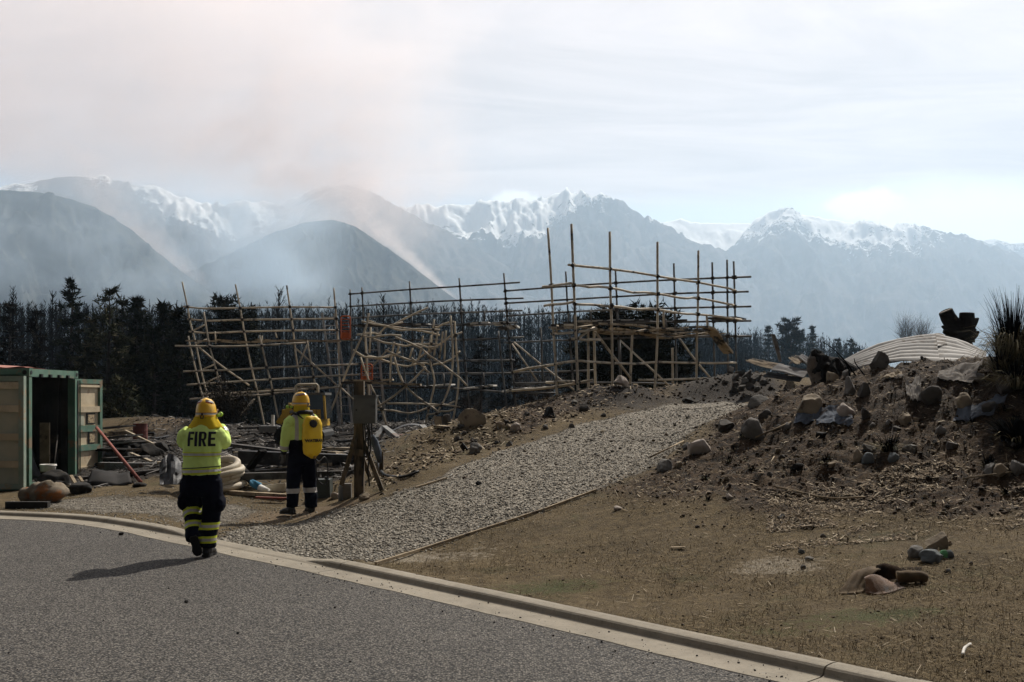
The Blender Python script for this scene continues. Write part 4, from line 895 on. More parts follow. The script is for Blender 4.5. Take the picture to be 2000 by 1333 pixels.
# ---------------------------------------------------------------- rocks
def rock_mat(name, a, b, c): return M(name, a, b, scale=3.5, rough=.9, c3=c, s3=6, t3=(.52, .66), bump=.5, bscale=18, bdist=.02)
MAT_RK = {'grey': rock_mat('grey_stone', (.15, .14, .125), (.09, .085, .08), (.045, .04, .036)), 'tan': rock_mat('tan_stone', (.25, .20, .14), (.16, .13, .09), (.07, .055, .042)),
          'dark': rock_mat('sooty_stone', (.075, .066, .058), (.04, .036, .032), (.02, .018, .016)), 'pale': rock_mat('pale_stone', (.36, .31, .27), (.27, .23, .20), (.15, .12, .10)), 'black': rock_mat('charred_clod', (.018, .016, .014), (.010, .009, .008), (.035, .028, .02)), 'blue': rock_mat('blue_grey_stone', (.12, .135, .14), (.085, .095, .10), (.05, .05, .05))}
bm = bmesh.new(); bmesh.ops.create_icosphere(bm, subdivisions=4, radius=1); ICO = np.array([v.co[:] for v in bm.verts]); ICF = np.array([[v.index for v in f.verts] for f in bm.faces]); bm.free()
bm = bmesh.new(); bmesh.ops.create_icosphere(bm, subdivisions=1, radius=1); IC1 = np.array([v.co[:] for v in bm.verts]); IF1 = np.array([[v.index for v in f.verts] for f in bm.faces]); bm.free()
def rock_v(w, d, h, seed, block=.35):
    v = ICO.copy(); g = np.random.default_rng(seed)
    if block > 0:
        ax = g.normal(size=(9, 3)); ax /= np.linalg.norm(ax, axis=1)[:, None]; lim = 1-block*(.35+.5*g.random(9))
        for a_, l_ in zip(ax, lim):
            dd = v @ a_; v = v-np.maximum(dd-l_, 0)[:, None]*a_
    n = fbm(v[:, 0]*1.1+seed, v[:, 1]*1.1, v[:, 2]*1.1, o=4, seed=seed)
    v = v*(1+.24*n+.05*fbm(v[:, 0]*4+seed, v[:, 1]*4, v[:, 2]*4, o=3, seed=seed+1))[:, None]; v = v/np.abs(v).max(0)
    return v*np.array([w/2, d/2, h/2])
RKN = 0
def rock(px, pyb, wpx, hpx, kind, label, block=.35, tilt=0., group=None, name='rock', z=None, Y=None, cat='rock', sink=.26, par=None):
    global RKN; RKN += 1
    p = hit(px, pyb) if Y is None else P(px, pyb, Y)
    k = p.y/F; w, h = wpx*k, hpx*k/(1-sink); v = rock_v(w, w*rnd.uniform(.7, .95), h, RKN*7+1, min(.85, block+.22))
    M3 = np.array(Matrix.Rotation(tilt, 3, 'Y') @ Matrix.Rotation(rnd.uniform(-.5, .5), 3, 'Z')); v = v @ M3.T; v[:, 2] *= h/(v[:, 2].max()-v[:, 2].min()); v[:, 2] -= v[:, 2].min()+sink*h
    o = mesh_obj(name, v+np.array([p.x, p.y+w*.25, p.z]), ICF, MAT_RK[kind], None, block < .5)
    return tag(o, label, cat, group)
ROCKS = [
 (1720,722,37,35,'grey','upright squared brown grey boulder on the mound crest left of the fallen roof',.7,0), (1803,697,46,21,'dark','dark domed rock on the mound crest in front of the fallen roof',.2,0), (1780,697,17,23,'black','small upright charred rock on the crest beside the dark domed one',.3,.2),
 (1751,707,26,18,'grey','rounded rock on the crest right of the squared boulder',.3,0), (1484,792,46,21,'grey','flat sooty slab rock where the mound meets the top of the gravel drive',.5,-.15), (1584,815,48,42,'tan','large blocky brown boulder on the left face of the mound',.75,.1),
 (1661,772,40,36,'grey','grey faceted boulder high on the mound face above the brown block',.6,.2), (1691,776,28,28,'dark','dark boulder touching the right side of the grey faceted one',.5,0), (1653,818,40,28,'pale','light grey rounded boulder with a dark hollow, mid mound',.25,-.15),
 (1693,818,32,20,'dark','dark angular rock right of the light hollowed boulder',.7,.1), (1820,790,58,34,'dark','wide dark rock below the crumpled white plastic',.35,0), (1886,799,32,31,'tan','smooth tan egg shaped boulder above the blue plastic scrap',.1,.3),
 (1772,832,29,23,'tan','tan grey potato shaped rock alone in the middle of the mound',.2,.1), (1841,849,23,18,'grey','small grey rock right of the potato shaped one',.4,0), (1475,858,48,42,'grey','big tilted grey boulder on the lower left shoulder of the mound',.3,-.5),
 (1497,819,31,18,'dark','dark rounded rock above the big tilted grey boulder',.3,0), (1418,842,37,22,'dark','dark half buried rock near the drive edge, uphill of the pale oval rock',.4,-.2), (1679,904,27,27,'tan','tan rock leaning in the group of three at the mound foot',.4,.4), (1698,908,27,23,'blue','blue grey round rock in front of the group of three at the mound foot',.1,0),
 (1699,881,32,13,'grey','flat slab behind the group of three at the mound foot',.6,0), (1747,902,25,17,'blue','oval grey stone right of the group of three at the mound foot',.1,-.3), (1784,889,34,21,'grey','grey angular rock lying right of the oval stone',.6,0), (1655,735,19,12,'grey','small flat stone below the squared crest boulder',.3,0),
 (1628,746,28,19,'tan','brown angular block beside the charred stump',.8,.3), (1935,808,42,24,'dark','dark rock right of the blue plastic scrap',.4,0), (1967,770,38,34,'dark','dark boulder under the grass tussock at the right edge',.4,0), (1938,925,26,20,'grey','grey rock, left one of three at the right edge',.4,0), (1957,931,27,25,'tan','tan rock, middle one of three at the right edge',.3,.2), (1991,929,36,28,'grey','largest rock of three at the right edge',.4,0),
 (1369,887,48,29,'pale','pale oval rock at the foot of the mound beside the drive',.15,-.25), (1342,878,26,14,'grey','grey stone tucked left of the pale oval rock',.3,0), (1298,921,37,23,'grey','grey rounded rock lowest along the edge of the drive',.25,0), (1326,913,17,11,'tan','small tan stone right of the lowest drive edge rock',.3,0),
 (1915,745,26,16,'grey','weathered rock just under the pale plastic sheet',.4,0), (1540,842,20,14,'grey','small grey stone between tilted boulder and blue plastic',.4,0), (1606,860,22,14,'black','charred clod on the lower middle of the mound',.5,0), (1560,925,34,18,'black','long charred lump at the foot of the mound',.6,.1), (1862,880,24,15,'dark','dark stone on the right of the mound foot',.4,0),
 (918,836,60,38,'tan','large slanting brown boulder on the berm left of the drive',.75,-.35), (873,830,24,21,'dark','dark squat boulder left of the large slanting one',.5,0), (1007,843,23,17,'pale','pale round stone right of the dark clod on the berm',.1,0), (977,837,19,15,'tan','tan round stone left of the dark clod on the berm',.15,0), (992,833,15,13,'black','burnt black clod between two pale stones on the berm',.5,0),
 (928,886,29,21,'grey','speckled grey round stone low on the berm slope',.15,0), (908,880,19,15,'black','burnt black clod left of the speckled stone',.5,0), (1075,816,27,21,'black','black charred lump near the drive on the berm',.4,0), (1143,804,24,14,'dark','dark stone at the edge of the drive below the pinkish block',.4,0), (1120,790,16,9,'grey','small grey stone on the berm beside the drive',.4,0),
 (1345,788,24,12,'black','black flat clod at the far end of the drive',.5,0), (1832,1074,46,32,'tan','cracked brown block standing behind the little stone group on the verge',.7,.3), (1793,1091,33,23,'grey','grey oval stone, left one of the group on the verge',.15,.1), (1823,1101,50,25,'blue','flat grey stone in front of the group on the verge',.15,0),
 (1567,1083,15,9,'blue','small slaty stone on the verge left of the stone group',.5,0), (1582,1096,17,8,'grey','flat grey pebble on the verge below the slaty stone',.4,0), (1570,1114,14,8,'dark','round dark pebble nearest the brown carpet scrap on the left',.2,0), (1527,1016,14,11,'grey','grey stone on the slope above the slaty stone',.5,0), (1425,978,18,13,'pale','pale crumbly stone on the brown slope',.6,0), (1207,998,18,9,'pale','flat pale stone beside the timber edging of the drive',.5,0),
 (934,949,15,9,'black','black clod lying on the gravel drive',.4,0), (364,1179,9,5,'black','lump of charcoal lying on the asphalt',.5,0), (236,1046,10,6,'black','dark clod on the asphalt close to the kerb at left',.5,0), (712,978,26,15,'tan','tan stone at the foot of the meter box post',.5,.2), (655,975,22,13,'pale','whitish stone beside the dark fuel tank',.4,0)]
for r_ in ROCKS: rock(r_[0], r_[1], r_[2], r_[3], r_[4], r_[5], r_[6], r_[7])
rock(1213, 755, 34, 22, 'pale', 'pale pinkish block perched on the berm crest in front of the right scaffold', .8, .15, sink=.1, Y=20.9)
gs = rock(1851, 1093, 31, 16, 'blue', 'oval stone with a green paint patch, right one of the group on the verge', .15, 0)
MAT_GPAINT = M('green_spray_paint', (.12, .34, .15), (.08, .25, .11), scale=20, rough=.7)
me = gs.data; me.materials.append(MAT_GPAINT)
for f in me.polygons:
    c = f.center
    if c.x < .0 and c.z > .03 and c.y < 0.02 and (c.x+.045)**2+(c.z-.06)**2 < .0025: f.material_index = 1
PILE = [(1427,730,21,13),(1450,725,24,14),(1447,735,19,10),(1461,741,19,17),(1440,743,16,11),(1482,744,16,10),(1470,751,15,11),(1456,752,18,12),(1467,760,17,10),(1433,768,19,10),(1449,762,14,9),(1440,756,14,9),(1492,752,13,9),(1478,763,12,8),(1417,752,13,7),(1505,762,11,7)]
for k, (x, y, w, h) in enumerate(PILE):
    rock(x, y, w*1.2, h*1.1, ('dark', 'grey', 'dark')[k % 3], 'sooty rounded stone heaped on the small mound left of the fallen roofing', .6, 0, 'stones heaped on the small mound')
for k in range(46):
    x, y = rnd.choice([(rnd.uniform(1350, 2000), rnd.uniform(800, 985)), (rnd.uniform(1500, 2000), rnd.uniform(730, 900)), (rnd.uniform(1200, 1980), rnd.uniform(1000, 1180)), (rnd.uniform(870, 1180), rnd.uniform(805, 880))])
    s = rnd.uniform(7, 14); rock(x, y, s*1.2, s*.75, rnd.choice(['grey', 'dark', 'tan', 'dark']), 'fist sized loose stone lying on the burnt slope or berm', .4, 0, 'small loose stones on the slopes', name='small_stone', cat='stone')
# ---------------------------------------------------------------- stumps, roof sheets, plastic, tussock, carpet
MAT_CUTW = M('smoked_cut_wood', (.15, .12, .095), (.07, .06, .05), scale=12, rough=.9)
MAT_CHARW = M('charred_stump', (.020, .018, .017), (.009, .009, .009), scale=6, rough=.85, c3=(.05, .035, .022), s3=3, t3=(.58, .68), spec=.05, bump=.8, bscale=14, bdist=.04)
MAT_IRON = M('smoked_corrugated_iron', (.23, .22, .21), (.15, .145, .14), scale=1.3, rough=.7, metal=.1, c3=(.09, .072, .055), s3=1.9, t3=(.55, .68), world=True)
MAT_PLAS = M('white_plastic_sheet', (.20, .185, .17), (.12, .11, .10), scale=5, rough=.9, c3=(.11, .09, .07), s3=7, t3=(.54, .66), spec=.03)
MAT_PLBL = M('blue_grey_plastic', (.10, .115, .14), (.06, .07, .088), scale=6, rough=.85, c3=(.06, .05, .045), s3=6, t3=(.55, .66), spec=.05)
MAT_CARPET = M('brown_carpet', (.14, .072, .034), (.08, .042, .022), scale=7, rough=.95, c3=(.03, .018, .011), s3=5, t3=(.54, .68), bump=.6, bscale=120, bdist=.008, sheen=.3)
MAT_CARPD = M('shaded_carpet', (.035, .022, .014), (.012, .009, .007), scale=7, rough=.98, spec=.05, bump=.5, bscale=120, bdist=.008)  # brown carpet darkened for the fold that lies in shade
MAT_CARPB = M('carpet_backing', (.125, .088, .050), (.075, .052, .030), scale=9, rough=.95, bump=.4, bscale=150, bdist=.005)
def bumpy_tube(pts, r, n, amp, seed, cap=True, fr=3.0):
    mb = MB(); m = len(pts); mb.tube(pts, r, n, cap); v = np.array([tuple(q) for q in mb.v])
    c = np.repeat(np.array([tuple(p) for p in pts]), n, 0); d = v-c
    k = 1+amp*fbm(v[:, 0]*fr+seed, v[:, 1]*fr, v[:, 2]*fr, o=4, seed=seed); mb.v = [tuple(q) for q in c+d*k[:, None]]; return mb
st = thing('tree_stump', P(1880, 680, 22), 'upended charred tree stump with two sawn limbs standing behind the fallen roof', 'stump')
Y = 22.0
trunk = bumpy_tube([Vector(q) for q in catmull([tuple(P(1893, 715, Y)), tuple(P(1885, 690, Y)), tuple(P(1878, 665, Y)), tuple(P(1875, 648, Y)), tuple(P(1876, 638, Y))], 5)], [.24]*5+[.25]*5+[.27]*5+[.31]*5+[.22], 26, .55, 3, fr=5); trunk.build('trunk', MAT_CHARW, st)
lb = bumpy_tube([Vector(q) for q in catmull([tuple(P(1880, 660, Y)), tuple(P(1866, 640, Y)), tuple(P(1855, 625, Y-.05)), tuple(P(1847, 609, Y-.1))], 5)], list(np.linspace(.22, .15, 16)), 18, .18, 4); o = lb.build('sawn_limb', MAT_CHARW, st)
mb = MB(); mb.tube([P(1846.9, 608.8, Y-.1), P(1846.2, 607.2, Y-.1)], .142, 18); mb.build('cut_face', MAT_CUTW, o)
lb = bumpy_tube([P(1880, 665, Y-.05), P(1886, 640, Y-.08), P(1888, 625, Y-.1), P(1888.5, 613, Y-.1)], [.25, .20, .165, .155], 18, .15, 5); o = lb.build('sawn_limb', MAT_CHARW, st)
mb = MB(); mb.tube([P(1888.5, 613.2, Y-.1), P(1888.6, 611.6, Y-.1)], .15, 18); mb.build('cut_face', MAT_CUTW, o)
for q in ([(1868,650),(1850,642),(1839,638)], [(1890,640),(1904,628),(1911,622)], [(1890,660),(1905,652),(1912,648)], [(1868,662),(1858,655),(1852,654)]):
    bumpy_tube([P(*p, Y) for p in q], [.16, .09, .02], 12, .3, int(q[0][0])).build('broken_root', MAT_CHARW, st)
# charred log on the mound's left end
cs_ = thing('tree_stump', hit(1610, 745), 'jagged black burnt stump on the mound left of the squared boulder', 'stump'); Y = cs_.location.y+.15
bumpy_tube([Vector(q) for q in catmull([tuple(P(1628, 752, Y+.2)), tuple(P(1618, 735, Y)), tuple(P(1608, 715, Y)), tuple(P(1597, 697, Y)), tuple(P(1588, 684, Y))], 5)], list(np.linspace(.30, .22, 12))+list(np.linspace(.2, .05, 9)), 30, .75, 8, fr=6).build('trunk', MAT_CHARW, cs_)
bumpy_tube([P(1612, 742, Y), P(1640, 722, Y+.1), P(1672, 728, Y+.3), P(1690, 733, Y+.5)], [.24, .18, .10, .04], 16, .4, 9).build('root', MAT_CHARW, cs_)
bumpy_tube([P(1600, 745, Y-.05), P(1590, 720, Y), P(1587, 700, Y), P(1586, 690, Y)], [.16, .13, .09, .02], 14, .4, 10).build('root', MAT_CUTW, cs_)
# corrugated iron
def iron(name, c00, c10, c01, c11, label, cat='roofing sheet', waves=14, amp=.022, sag=0., nu=110, nv=6, mat=None, curl=0., group=None):
    """sheet spanned by four corners, ridges running from c0x to c1x"""
    a, b, c, d = [Vector(q) for q in (c00, c10, c01, c11)]
    nn = (b-a).cross(c-a).normalized()
    def fn(u, v):
        p = (a*(1-v)+b*v)*(1-u)+(c*(1-v)+d*v)*u
        return p+nn*(amp*math.sin(u*waves*6.283)+sag*math.sin(v*3.14)*(1-u*.4)+curl*u*u+.02*float(vn(np.array([u*4+waves]), np.array([v*3]))[0]))
    mb = MB(); mb.slab(fn, nu, nv, .003); return tag(mb.build(name, mat or MAT_IRON, smooth=False), label, cat, group)
iron('roofing_sheet', P(1636, 714, 17.8), P(1826, 653, 20.2), P(1650, 730, 16.2), P(1836, 706, 16.3), 'long fallen corrugated roof slope rising towards the upended stump', waves=8, amp=.05, sag=-.14)
iron('roofing_sheet', P(1826, 653, 20.15), P(1925, 690, 18.8), P(1832, 706, 16.4), P(1925, 716, 16.2), 'short corrugated roof slope falling away right of the ridge cap', waves=7, amp=.045, sag=-.06)
mb = MB(); mb.slab(lambda u, v: P(1818+26*u+(-6+12*u)*v, 655-3*math.sin(u*3.1)+30*v*(1-.3*u), 19.9-1.9*v), 8, 8, .01); tag(mb.build('ridge_cap', MAT_PLAS, smooth=True), 'crumpled pale ridge flashing draped where the two roof slopes meet', 'flashing')
iron('roofing_sheet', P(1456, 706, 21.6), P(1512, 722, 20.8), P(1470, 701, 22.4), P(1530, 712, 21.8), 'rusty bent corrugated sheet jutting left off the pile of roofing', waves=6, mat=MAT_CARD, nu=60)
iron('roofing_sheet', P(1506, 722, 20.5), P(1570, 738, 19.6), P(1524, 711, 21.8), P(1582, 724, 20.8), 'pale ribbed corrugated sheet lying in front of the roofing pile', waves=9, nu=90)
iron('roofing_sheet', P(1540, 712, 22.0), P(1588, 720, 20.8), P(1550, 698, 23.2), P(1590, 704, 22.2), 'crumpled pale sheet at the back of the roofing pile', waves=7, sag=.1, nu=70, mat=MAT_PLAS)
iron('roofing_sheet', P(1540, 702, 21.2), P(1558, 712, 20.4), P(1556, 694, 21.8), P(1574, 704, 21.2), 'short tan sheet tilted up on the roofing pile', waves=4, nu=40, mat=MAT_CARD)
iron('roofing_sheet', P(1560, 700, 21), P(1578, 710, 20.5), P(1566, 692, 21.6), P(1584, 702, 21), 'narrow grey sheet at the top right of the roofing pile', waves=4, nu=40)
iron('roofing_sheet', P(1490, 735, 21.4), P(1560, 746, 20.2), P(1500, 728, 22), P(1568, 738, 20.8), 'smoke blackened sheet at the bottom of the roofing pile', waves=7, nu=70, mat=MAT_DARKS)
mb = MB(); mb.slab(lambda u, v: P(1505+8*u+16*v+(3-3*v)*math.sin(v*2)*u-2*u*v, 653+54*v, 21.8), 3, 10, .012); tag(mb.build('metal_strip', MAT_IRON), 'narrow metal strip standing upright out of the roofing pile', 'strip')
# plastic
def sheet(name, pts, label, mat, seed, n=14, crump=.05, lift=.03, cat='plastic sheet', th=.004):
    """crumpled sheet over the ground between four photo corners (tl, tr, bl, br)"""
    c = [hit(*p) for p in pts]
    def fn(u, v):
        p = (c[0]*(1-u)+c[1]*u)*(1-v)+(c[2]*(1-u)+c[3]*u)*v
        e = .12*float(vn(np.array([u*3+seed]), np.array([v*3]))[0]); p = p+Vector((e*(.5-abs(u-.5)+.3)*.5, e*.5, 0))
        z = ground(p.x, p.y)+lift+crump*(abs(float(fbm(np.array([u*5+seed]), np.array([v*2.5]), o=3, seed=seed)[0]))*1.6+.02*math.sin(u*40))
        return Vector((p.x, p.y, z))
    mb = MB(); mb.slab(fn, n*2, n, th); return tag(mb.build(name, mat, smooth=False), label, cat)
sheet('plastic_sheet', [(1838, 722), (1922, 712), (1830, 750), (1898, 756)], 'pale creased plastic sheet spread below the tussock', MAT_PLAS, 1, crump=.03, lift=.03)
sheet('plastic_sheet', [(1768, 756), (1800, 754), (1772, 782), (1798, 795)], 'small crumpled white plastic left of the wide dark rock', MAT_PLAS, 2, crump=.05, lift=.04, n=12)
sheet('plastic_sheet', [(1560, 808), (1604, 800), (1550, 830), (1590, 828)], 'blue grey plastic scrap under the blocky brown boulder', MAT_PLBL, 3, crump=.02, lift=.02)
sheet('plastic_sheet', [(1596, 806), (1660, 800), (1594, 832), (1668, 832)], 'pale grey plastic scrap below the light hollowed boulder', MAT_PLBL, 4, crump=.02, lift=.02)
sheet('plastic_sheet', [(1876, 800), (1968, 776), (1860, 830), (1940, 815)], 'long blue grey plastic strip right of the egg shaped boulder', MAT_PLBL, 5, crump=.03, lift=.02)
sheet('plastic_sheet', [(1720, 742), (1760, 730), (1715, 750), (1765, 740)], 'thin tan scrap of board near the crest', MAT_CARD, 6, crump=.03, cat='board')
# tussock
def tussock(px, py, r, h, n, label, seed, dark=.5, name='grass_tussock', mats=None, wd=.007):
    b = hit(px, py); g = np.random.default_rng(seed); t = thing(name, b, label, 'grass'); 
    for nm, mat, k, hh, dr in (('burnt_blades', MAT_CHAR, int(n*dark), h, .25), ('dry_blades', MAT_STRAW, int(n*(1-dark)), h*.8, .95)):
        vs, fs = [], []
        for i in range(k):
            a = g.random()*6.283; out = r*(.25+.75*g.random()); s = np.array([b.x, b.y, b.z-.02])+np.array([math.cos(a), math.sin(a), 0])*r*.32*g.random()
            d = np.array([math.cos(a), math.sin(a), 0]); H = hh*(.5+.6*g.random()); q = dr*(.6+.7*g.random()); tn = np.array([-d[1], d[0], 0])+.4*g.normal(size=3); w = wd*(.6+.8*g.random())
            o = len(vs)
            for j in range(5):
                f = j/4; c = s+d*out*(f**1.4)*(1 if dr > .5 else .6)+np.array([0, 0, H*(f-q*.75*f**3)]); ww = w*(1-.85*f); vs += [c-tn*ww, c+tn*ww]
            for j in range(4): fs.append([o+2*j, o+2*j+1, o+2*j+3, o+2*j+2])
        mesh_obj(nm, np.array(vs), np.array(fs), mat, t)
    return t
MAT_STRAW = M('dry_straw', (.20, .165, .085), (.10, .085, .045), scale=2, rough=.9, c3=(.06, .06, .028), s3=3)
tussock(1978, 712, .55, 1.12, 900, 'big half burnt grass tussock on the crest at the right edge', 1, .42)
tussock(1956, 726, .32, .5, 300, 'smaller straw coloured tussock at the left foot of the big one', 2, .25)
tussock(1985, 760, .5, .5, 420, 'straw tussock drooping below the big one at the right edge', 6, .35)
tussock(1930, 915, .16, .22, 120, 'small burnt tussock between the three rocks at the right edge', 3, .8)
tussock(1862, 690, .28, .22, 200, 'row of burnt black grass stubble in front of the roof ridge', 4, .95)
tussock(1735, 880, .26, .26, 160, 'thin grey burnt tuft above the oval stone', 5, .6)
tussock(1990, 862, .55, .32, 420, 'black burnt grass clump filling the shadowed hollow at the right edge', 7, .95, wd=.012)  # black blades also stand for the shadow in the hollow
for k in range(26):
    x, y = rnd.uniform(1280, 1990), rnd.uniform(800, 990); tussock(x, y, rnd.uniform(.06, .14), rnd.uniform(.06, .14), 46, 'small scorched grass tuft scattered over the mound', 20+k, .5, name='grass_tuft')['group'] = 'scorched grass tufts on the mound'
# thorny twigs by the charred stump
def twig(px, py, pts, label, mat=None, r=.012):
    b = hit(px, py); w = [P(x, y, b.y) for x, y in pts]; mb = MB(); mb.tube([Vector(q) for q in catmull([tuple(q) for q in w], 4)], list(np.linspace(r, r*.4, (len(w)-1)*4+1)), 5); return tag(mb.build('twig', mat or MAT_CHAR), label, 'twig')
twig(1660, 735, [(1672, 735), (1650, 705), (1625, 680), (1606, 668)], 'arching burnt twig above the jagged stump')
twig(1665, 735, [(1660, 735), (1655, 715), (1640, 700), (1634, 692)], 'short burnt twig right of the arching one')
twig(1690, 733, [(1690, 735), (1672, 712), (1668, 700)], 'crooked burnt twig left of the squared boulder')
# carpet scrap
def carpet():
    c = hit(1720, 1152); t = thing('carpet_scrap', c, 'folded scrap of scorched brown carpet lying on the verge', 'carpet'); Y = c.y
    def patch(rows, name, mat, th=.018, n=26):
        """rows of (px, py, dY) swept smoothly into a thick cloth"""
        cr = [catmull([tuple(P(x, y, Y+d)) for x, y, d in r], 7) for r in rows]; m = len(cr[0]); cols = [catmull([q[k] for q in cr], 7) for k in range(m)]
        def fn(u, v):
            a = cols[min(m-1, int(round(u*(m-1))))]; p = Vector(a[min(len(a)-1, int(round(v*(len(a)-1))))])
            p.z = max(p.z+.008*float(vn(np.array([u*9.]), np.array([v*7.]))[0]), ground(p.x, p.y)+.012); return p
        mb = MB(); mb.slab(fn, m, len(cols[0]), th); return mb.build(name, mat, t, True)
    patch([[(1638,1164,-.02),(1662,1167,-.04),(1690,1166,-.03)], [(1648,1142,.08),(1672,1138,.07),(1694,1140,.06)], [(1670,1116,.22),(1692,1110,.2),(1712,1114,.16)], [(1690,1118,.42),(1712,1112,.40),(1730,1118,.34)], [(1700,1150,.5),(1716,1150,.48),(1732,1150,.44)]], 'left_fold', MAT_CARPB)
    patch([[(1690,1160,-.05),(1712,1169,-.13),(1738,1169,-.12),(1768,1153,-.02)], [(1690,1140,-.0),(1712,1148,-.08),(1736,1152,-.07),(1764,1148,.0)], [(1688,1127,.05),(1706,1124,.02),(1730,1134,.02),(1758,1145,.03)], [(1696,1126,.14),(1714,1124,.12),(1732,1132,.12),(1756,1142,.1)]], 'front_flap', MAT_CARPET)
    patch([[(1722,1152,.16),(1744,1156,.16),(1768,1150,.17),(1786,1142,.18)], [(1712,1118,.22),(1736,1122,.22),(1764,1132,.22),(1790,1134,.22)], [(1712,1104,.30),(1734,1101,.30),(1762,1112,.30),(1794,1124,.28)], [(1716,1118,.48),(1740,1116,.48),(1766,1122,.46),(1798,1132,.42)], [(1722,1152,.55),(1744,1150,.55),(1770,1146,.53),(1800,1140,.5)]], 'back_fold', MAT_CARPD)
    q = [P(1752,1128,Y+.12), P(1775,1126,Y+.10), P(1792,1126,Y+.10), P(1806,1129,Y+.12)]; bumpy_tube([Vector(p) for p in catmull([tuple(p) for p in q], 5)], list(np.linspace(.06, .04, 16)), 18, .3, 71, fr=9).build('right_roll', MAT_CARPB, t, True)
    return t
carpet()
# timber edging of the drive and long bits on the slope
MAT_EDGE = M('weathered_timber', (.34, .27, .18), (.22, .17, .11), scale=5, rough=.9, c3=(.10, .075, .05), s3=4, world=True)
def onground(pts, dz=.02): return [hit(*p)+Vector((0, 0, dz)) for p in pts]
def strip(pts, w, h, name, label, cat, mat, dz=.02):
    c = onground(pts, dz); mb = MB()
    for a_, b_ in zip(c[:-1], c[1:]): mb.beam(a_, b_+(b_-a_).normalized()*.0, w, h)
    return tag(mb.build(name, mat), label, cat)
strip([(734, 1105), (820, 1078), (905, 1050), (985, 1024)], .026, .03, 'timber_edging', 'thin timber edging board along the near end of the gravel drive', 'edging', MAT_EDGE)
strip([(985, 1024), (1060, 1000), (1062, 999)], .024, .03, 'timber_edging', 'short middle length of timber edging by the drive', 'edging', MAT_EDGE)
strip([(1064, 1000), (1165, 962)], .026, .03, 'timber_edging', 'upper length of timber edging by the drive', 'edging', MAT_EDGE, .03)
strip([(812, 955), (872, 937)], .03, .025, 'lath', 'pale lath lying on the left edge of the gravel drive', 'lath', MAT_EDGE)
pl([Vector(q) for q in catmull([tuple(q) for q in onground([(1508, 955), (1560, 968), (1620, 980), (1690, 978)], .03)], 5)], .011, 'cane', 'long pale bent cane lying across the foot of the mound', 'cane', MAT_EDGE, 5)
pl(onground([(1880, 942), (1998, 930)], .04), .010, 'cane', 'straight pale cane at the right edge below the three rocks', 'cane', MAT_EDGE, 5)
pl(onground([(1502, 920), (1512, 902)], .06), .007, 'cane', 'short yellow stalk sticking up near the long bent cane', 'cane', MAT_EDGE, 5)
pl([Vector(q) for q in catmull([tuple(q) for q in onground([(1880, 1283), (1884, 1272), (1895, 1264)], .012)], 5)], .011, 'bone_white_twig', 'white curved twig on the verge near the lower right corner', 'twig', MAT_WHITE, 5)
strip([(1310, 1074), (1338, 1074)], .05, .012, 'wood_chip', 'pale flat wood offcut alone on the verge', 'offcut', MAT_EDGE)
strip([(1566, 1034), (1586, 1032)], .05, .02, 'wood_offcut', 'yellow wood offcut on the slope above the slaty stone', 'offcut', MAT_EDGE)
pl(onground([(1475, 862), (1545, 835)], .05), .012, 'cane', 'slender stalk lying right of the big tilted grey boulder', 'cane', MAT_EDGE, 5)
pl(onground([(1270, 900), (1335, 868)], .05), .014, 'branch', 'dry branch lying along the upper edge of the drive', 'branch', MAT_EDGE, 5)
# ---------------------------------------------------------------- uncountable litter
def tone_mat(name, ca, cb, cc, rough=.9):
    m, nt, b = newmat(name); t = attr('tone'); link_c(b, 'Base Color', mix(step(t, .6, 1.0), mix(step(t, 0, .6), ca, cb), cc)); b.inputs['Roughness'].default_value = rough; b.inputs['Specular IOR Level'].default_value = .2; return m
def scatter(n, region, seed, dens=None):
    g = np.random.default_rng(seed); out = []
    while sum(len(q) for q in out) < n:
        px = region[0]+(region[1]-region[0])*g.random(n*2); Y = region[2]+(region[3]-region[2])*g.random(n*2)**region[4]
        x = (px-CX)/F*Y; k = np.ones(len(x), bool) if dens is None else g.random(len(x)) < dens(x, Y); out.append(np.stack([x[k], Y[k]], 1))
    xy = np.concatenate(out)[:n]; z = G(xy[:, 0], xy[:, 1]); return np.stack([xy[:, 0], xy[:, 1], z], 1), g
def tag_stuff(o, label, cat): return tag(o, label, cat, kind='stuff')
def bits(name, n, region, seed, L, W_, tone, mat, label, dens=None, up=.15, fat=0.4):
    """small slivers with thickness: four cornered spindles"""
    c, g = scatter(n, region, seed, dens); a_ = g.random(n)*6.283; el_ = g.normal(size=n)*up; d = np.stack([np.cos(a_)*np.cos(el_), np.sin(a_)*np.cos(el_), np.abs(np.sin(el_))], 1)
    l = L[0]+(L[1]-L[0])*g.random(n)**2; w = W_[0]+(W_[1]-W_[0])*g.random(n); s = np.stack([-np.sin(a_), np.cos(a_), 0*a_], 1); u_ = np.cross(d, s)
    c = c+np.array([0, 0, .006])+d*0; e0, e1 = c-d*l[:, None]/2, c+d*l[:, None]/2; z0 = np.minimum(0, e0[:, 2]-c[:, 2]); e0[:, 2] -= z0; e1[:, 2] -= z0
    V = np.stack([e0-s*w[:, None]/2, e0+s*w[:, None]/2, e1+s*w[:, None]*.35, e1-s*w[:, None]*.35, (e0+e1)/2+np.array([0, 0, 1])*w[:, None]*fat], 1).reshape(-1, 3)
    b_ = np.arange(n)[:, None]*5; Fs = np.concatenate([b_+np.array([[0, 1, 4]]), b_+np.array([[1, 2, 4]]), b_+np.array([[2, 3, 4]]), b_+np.array([[3, 0, 4]])])
    o = mesh_obj(name, V, Fs, mat, origin=(0, 0, 0)); floatattr(o, 'tone', np.repeat(tone(g, n), 5)); return tag_stuff(o, label, 'litter')
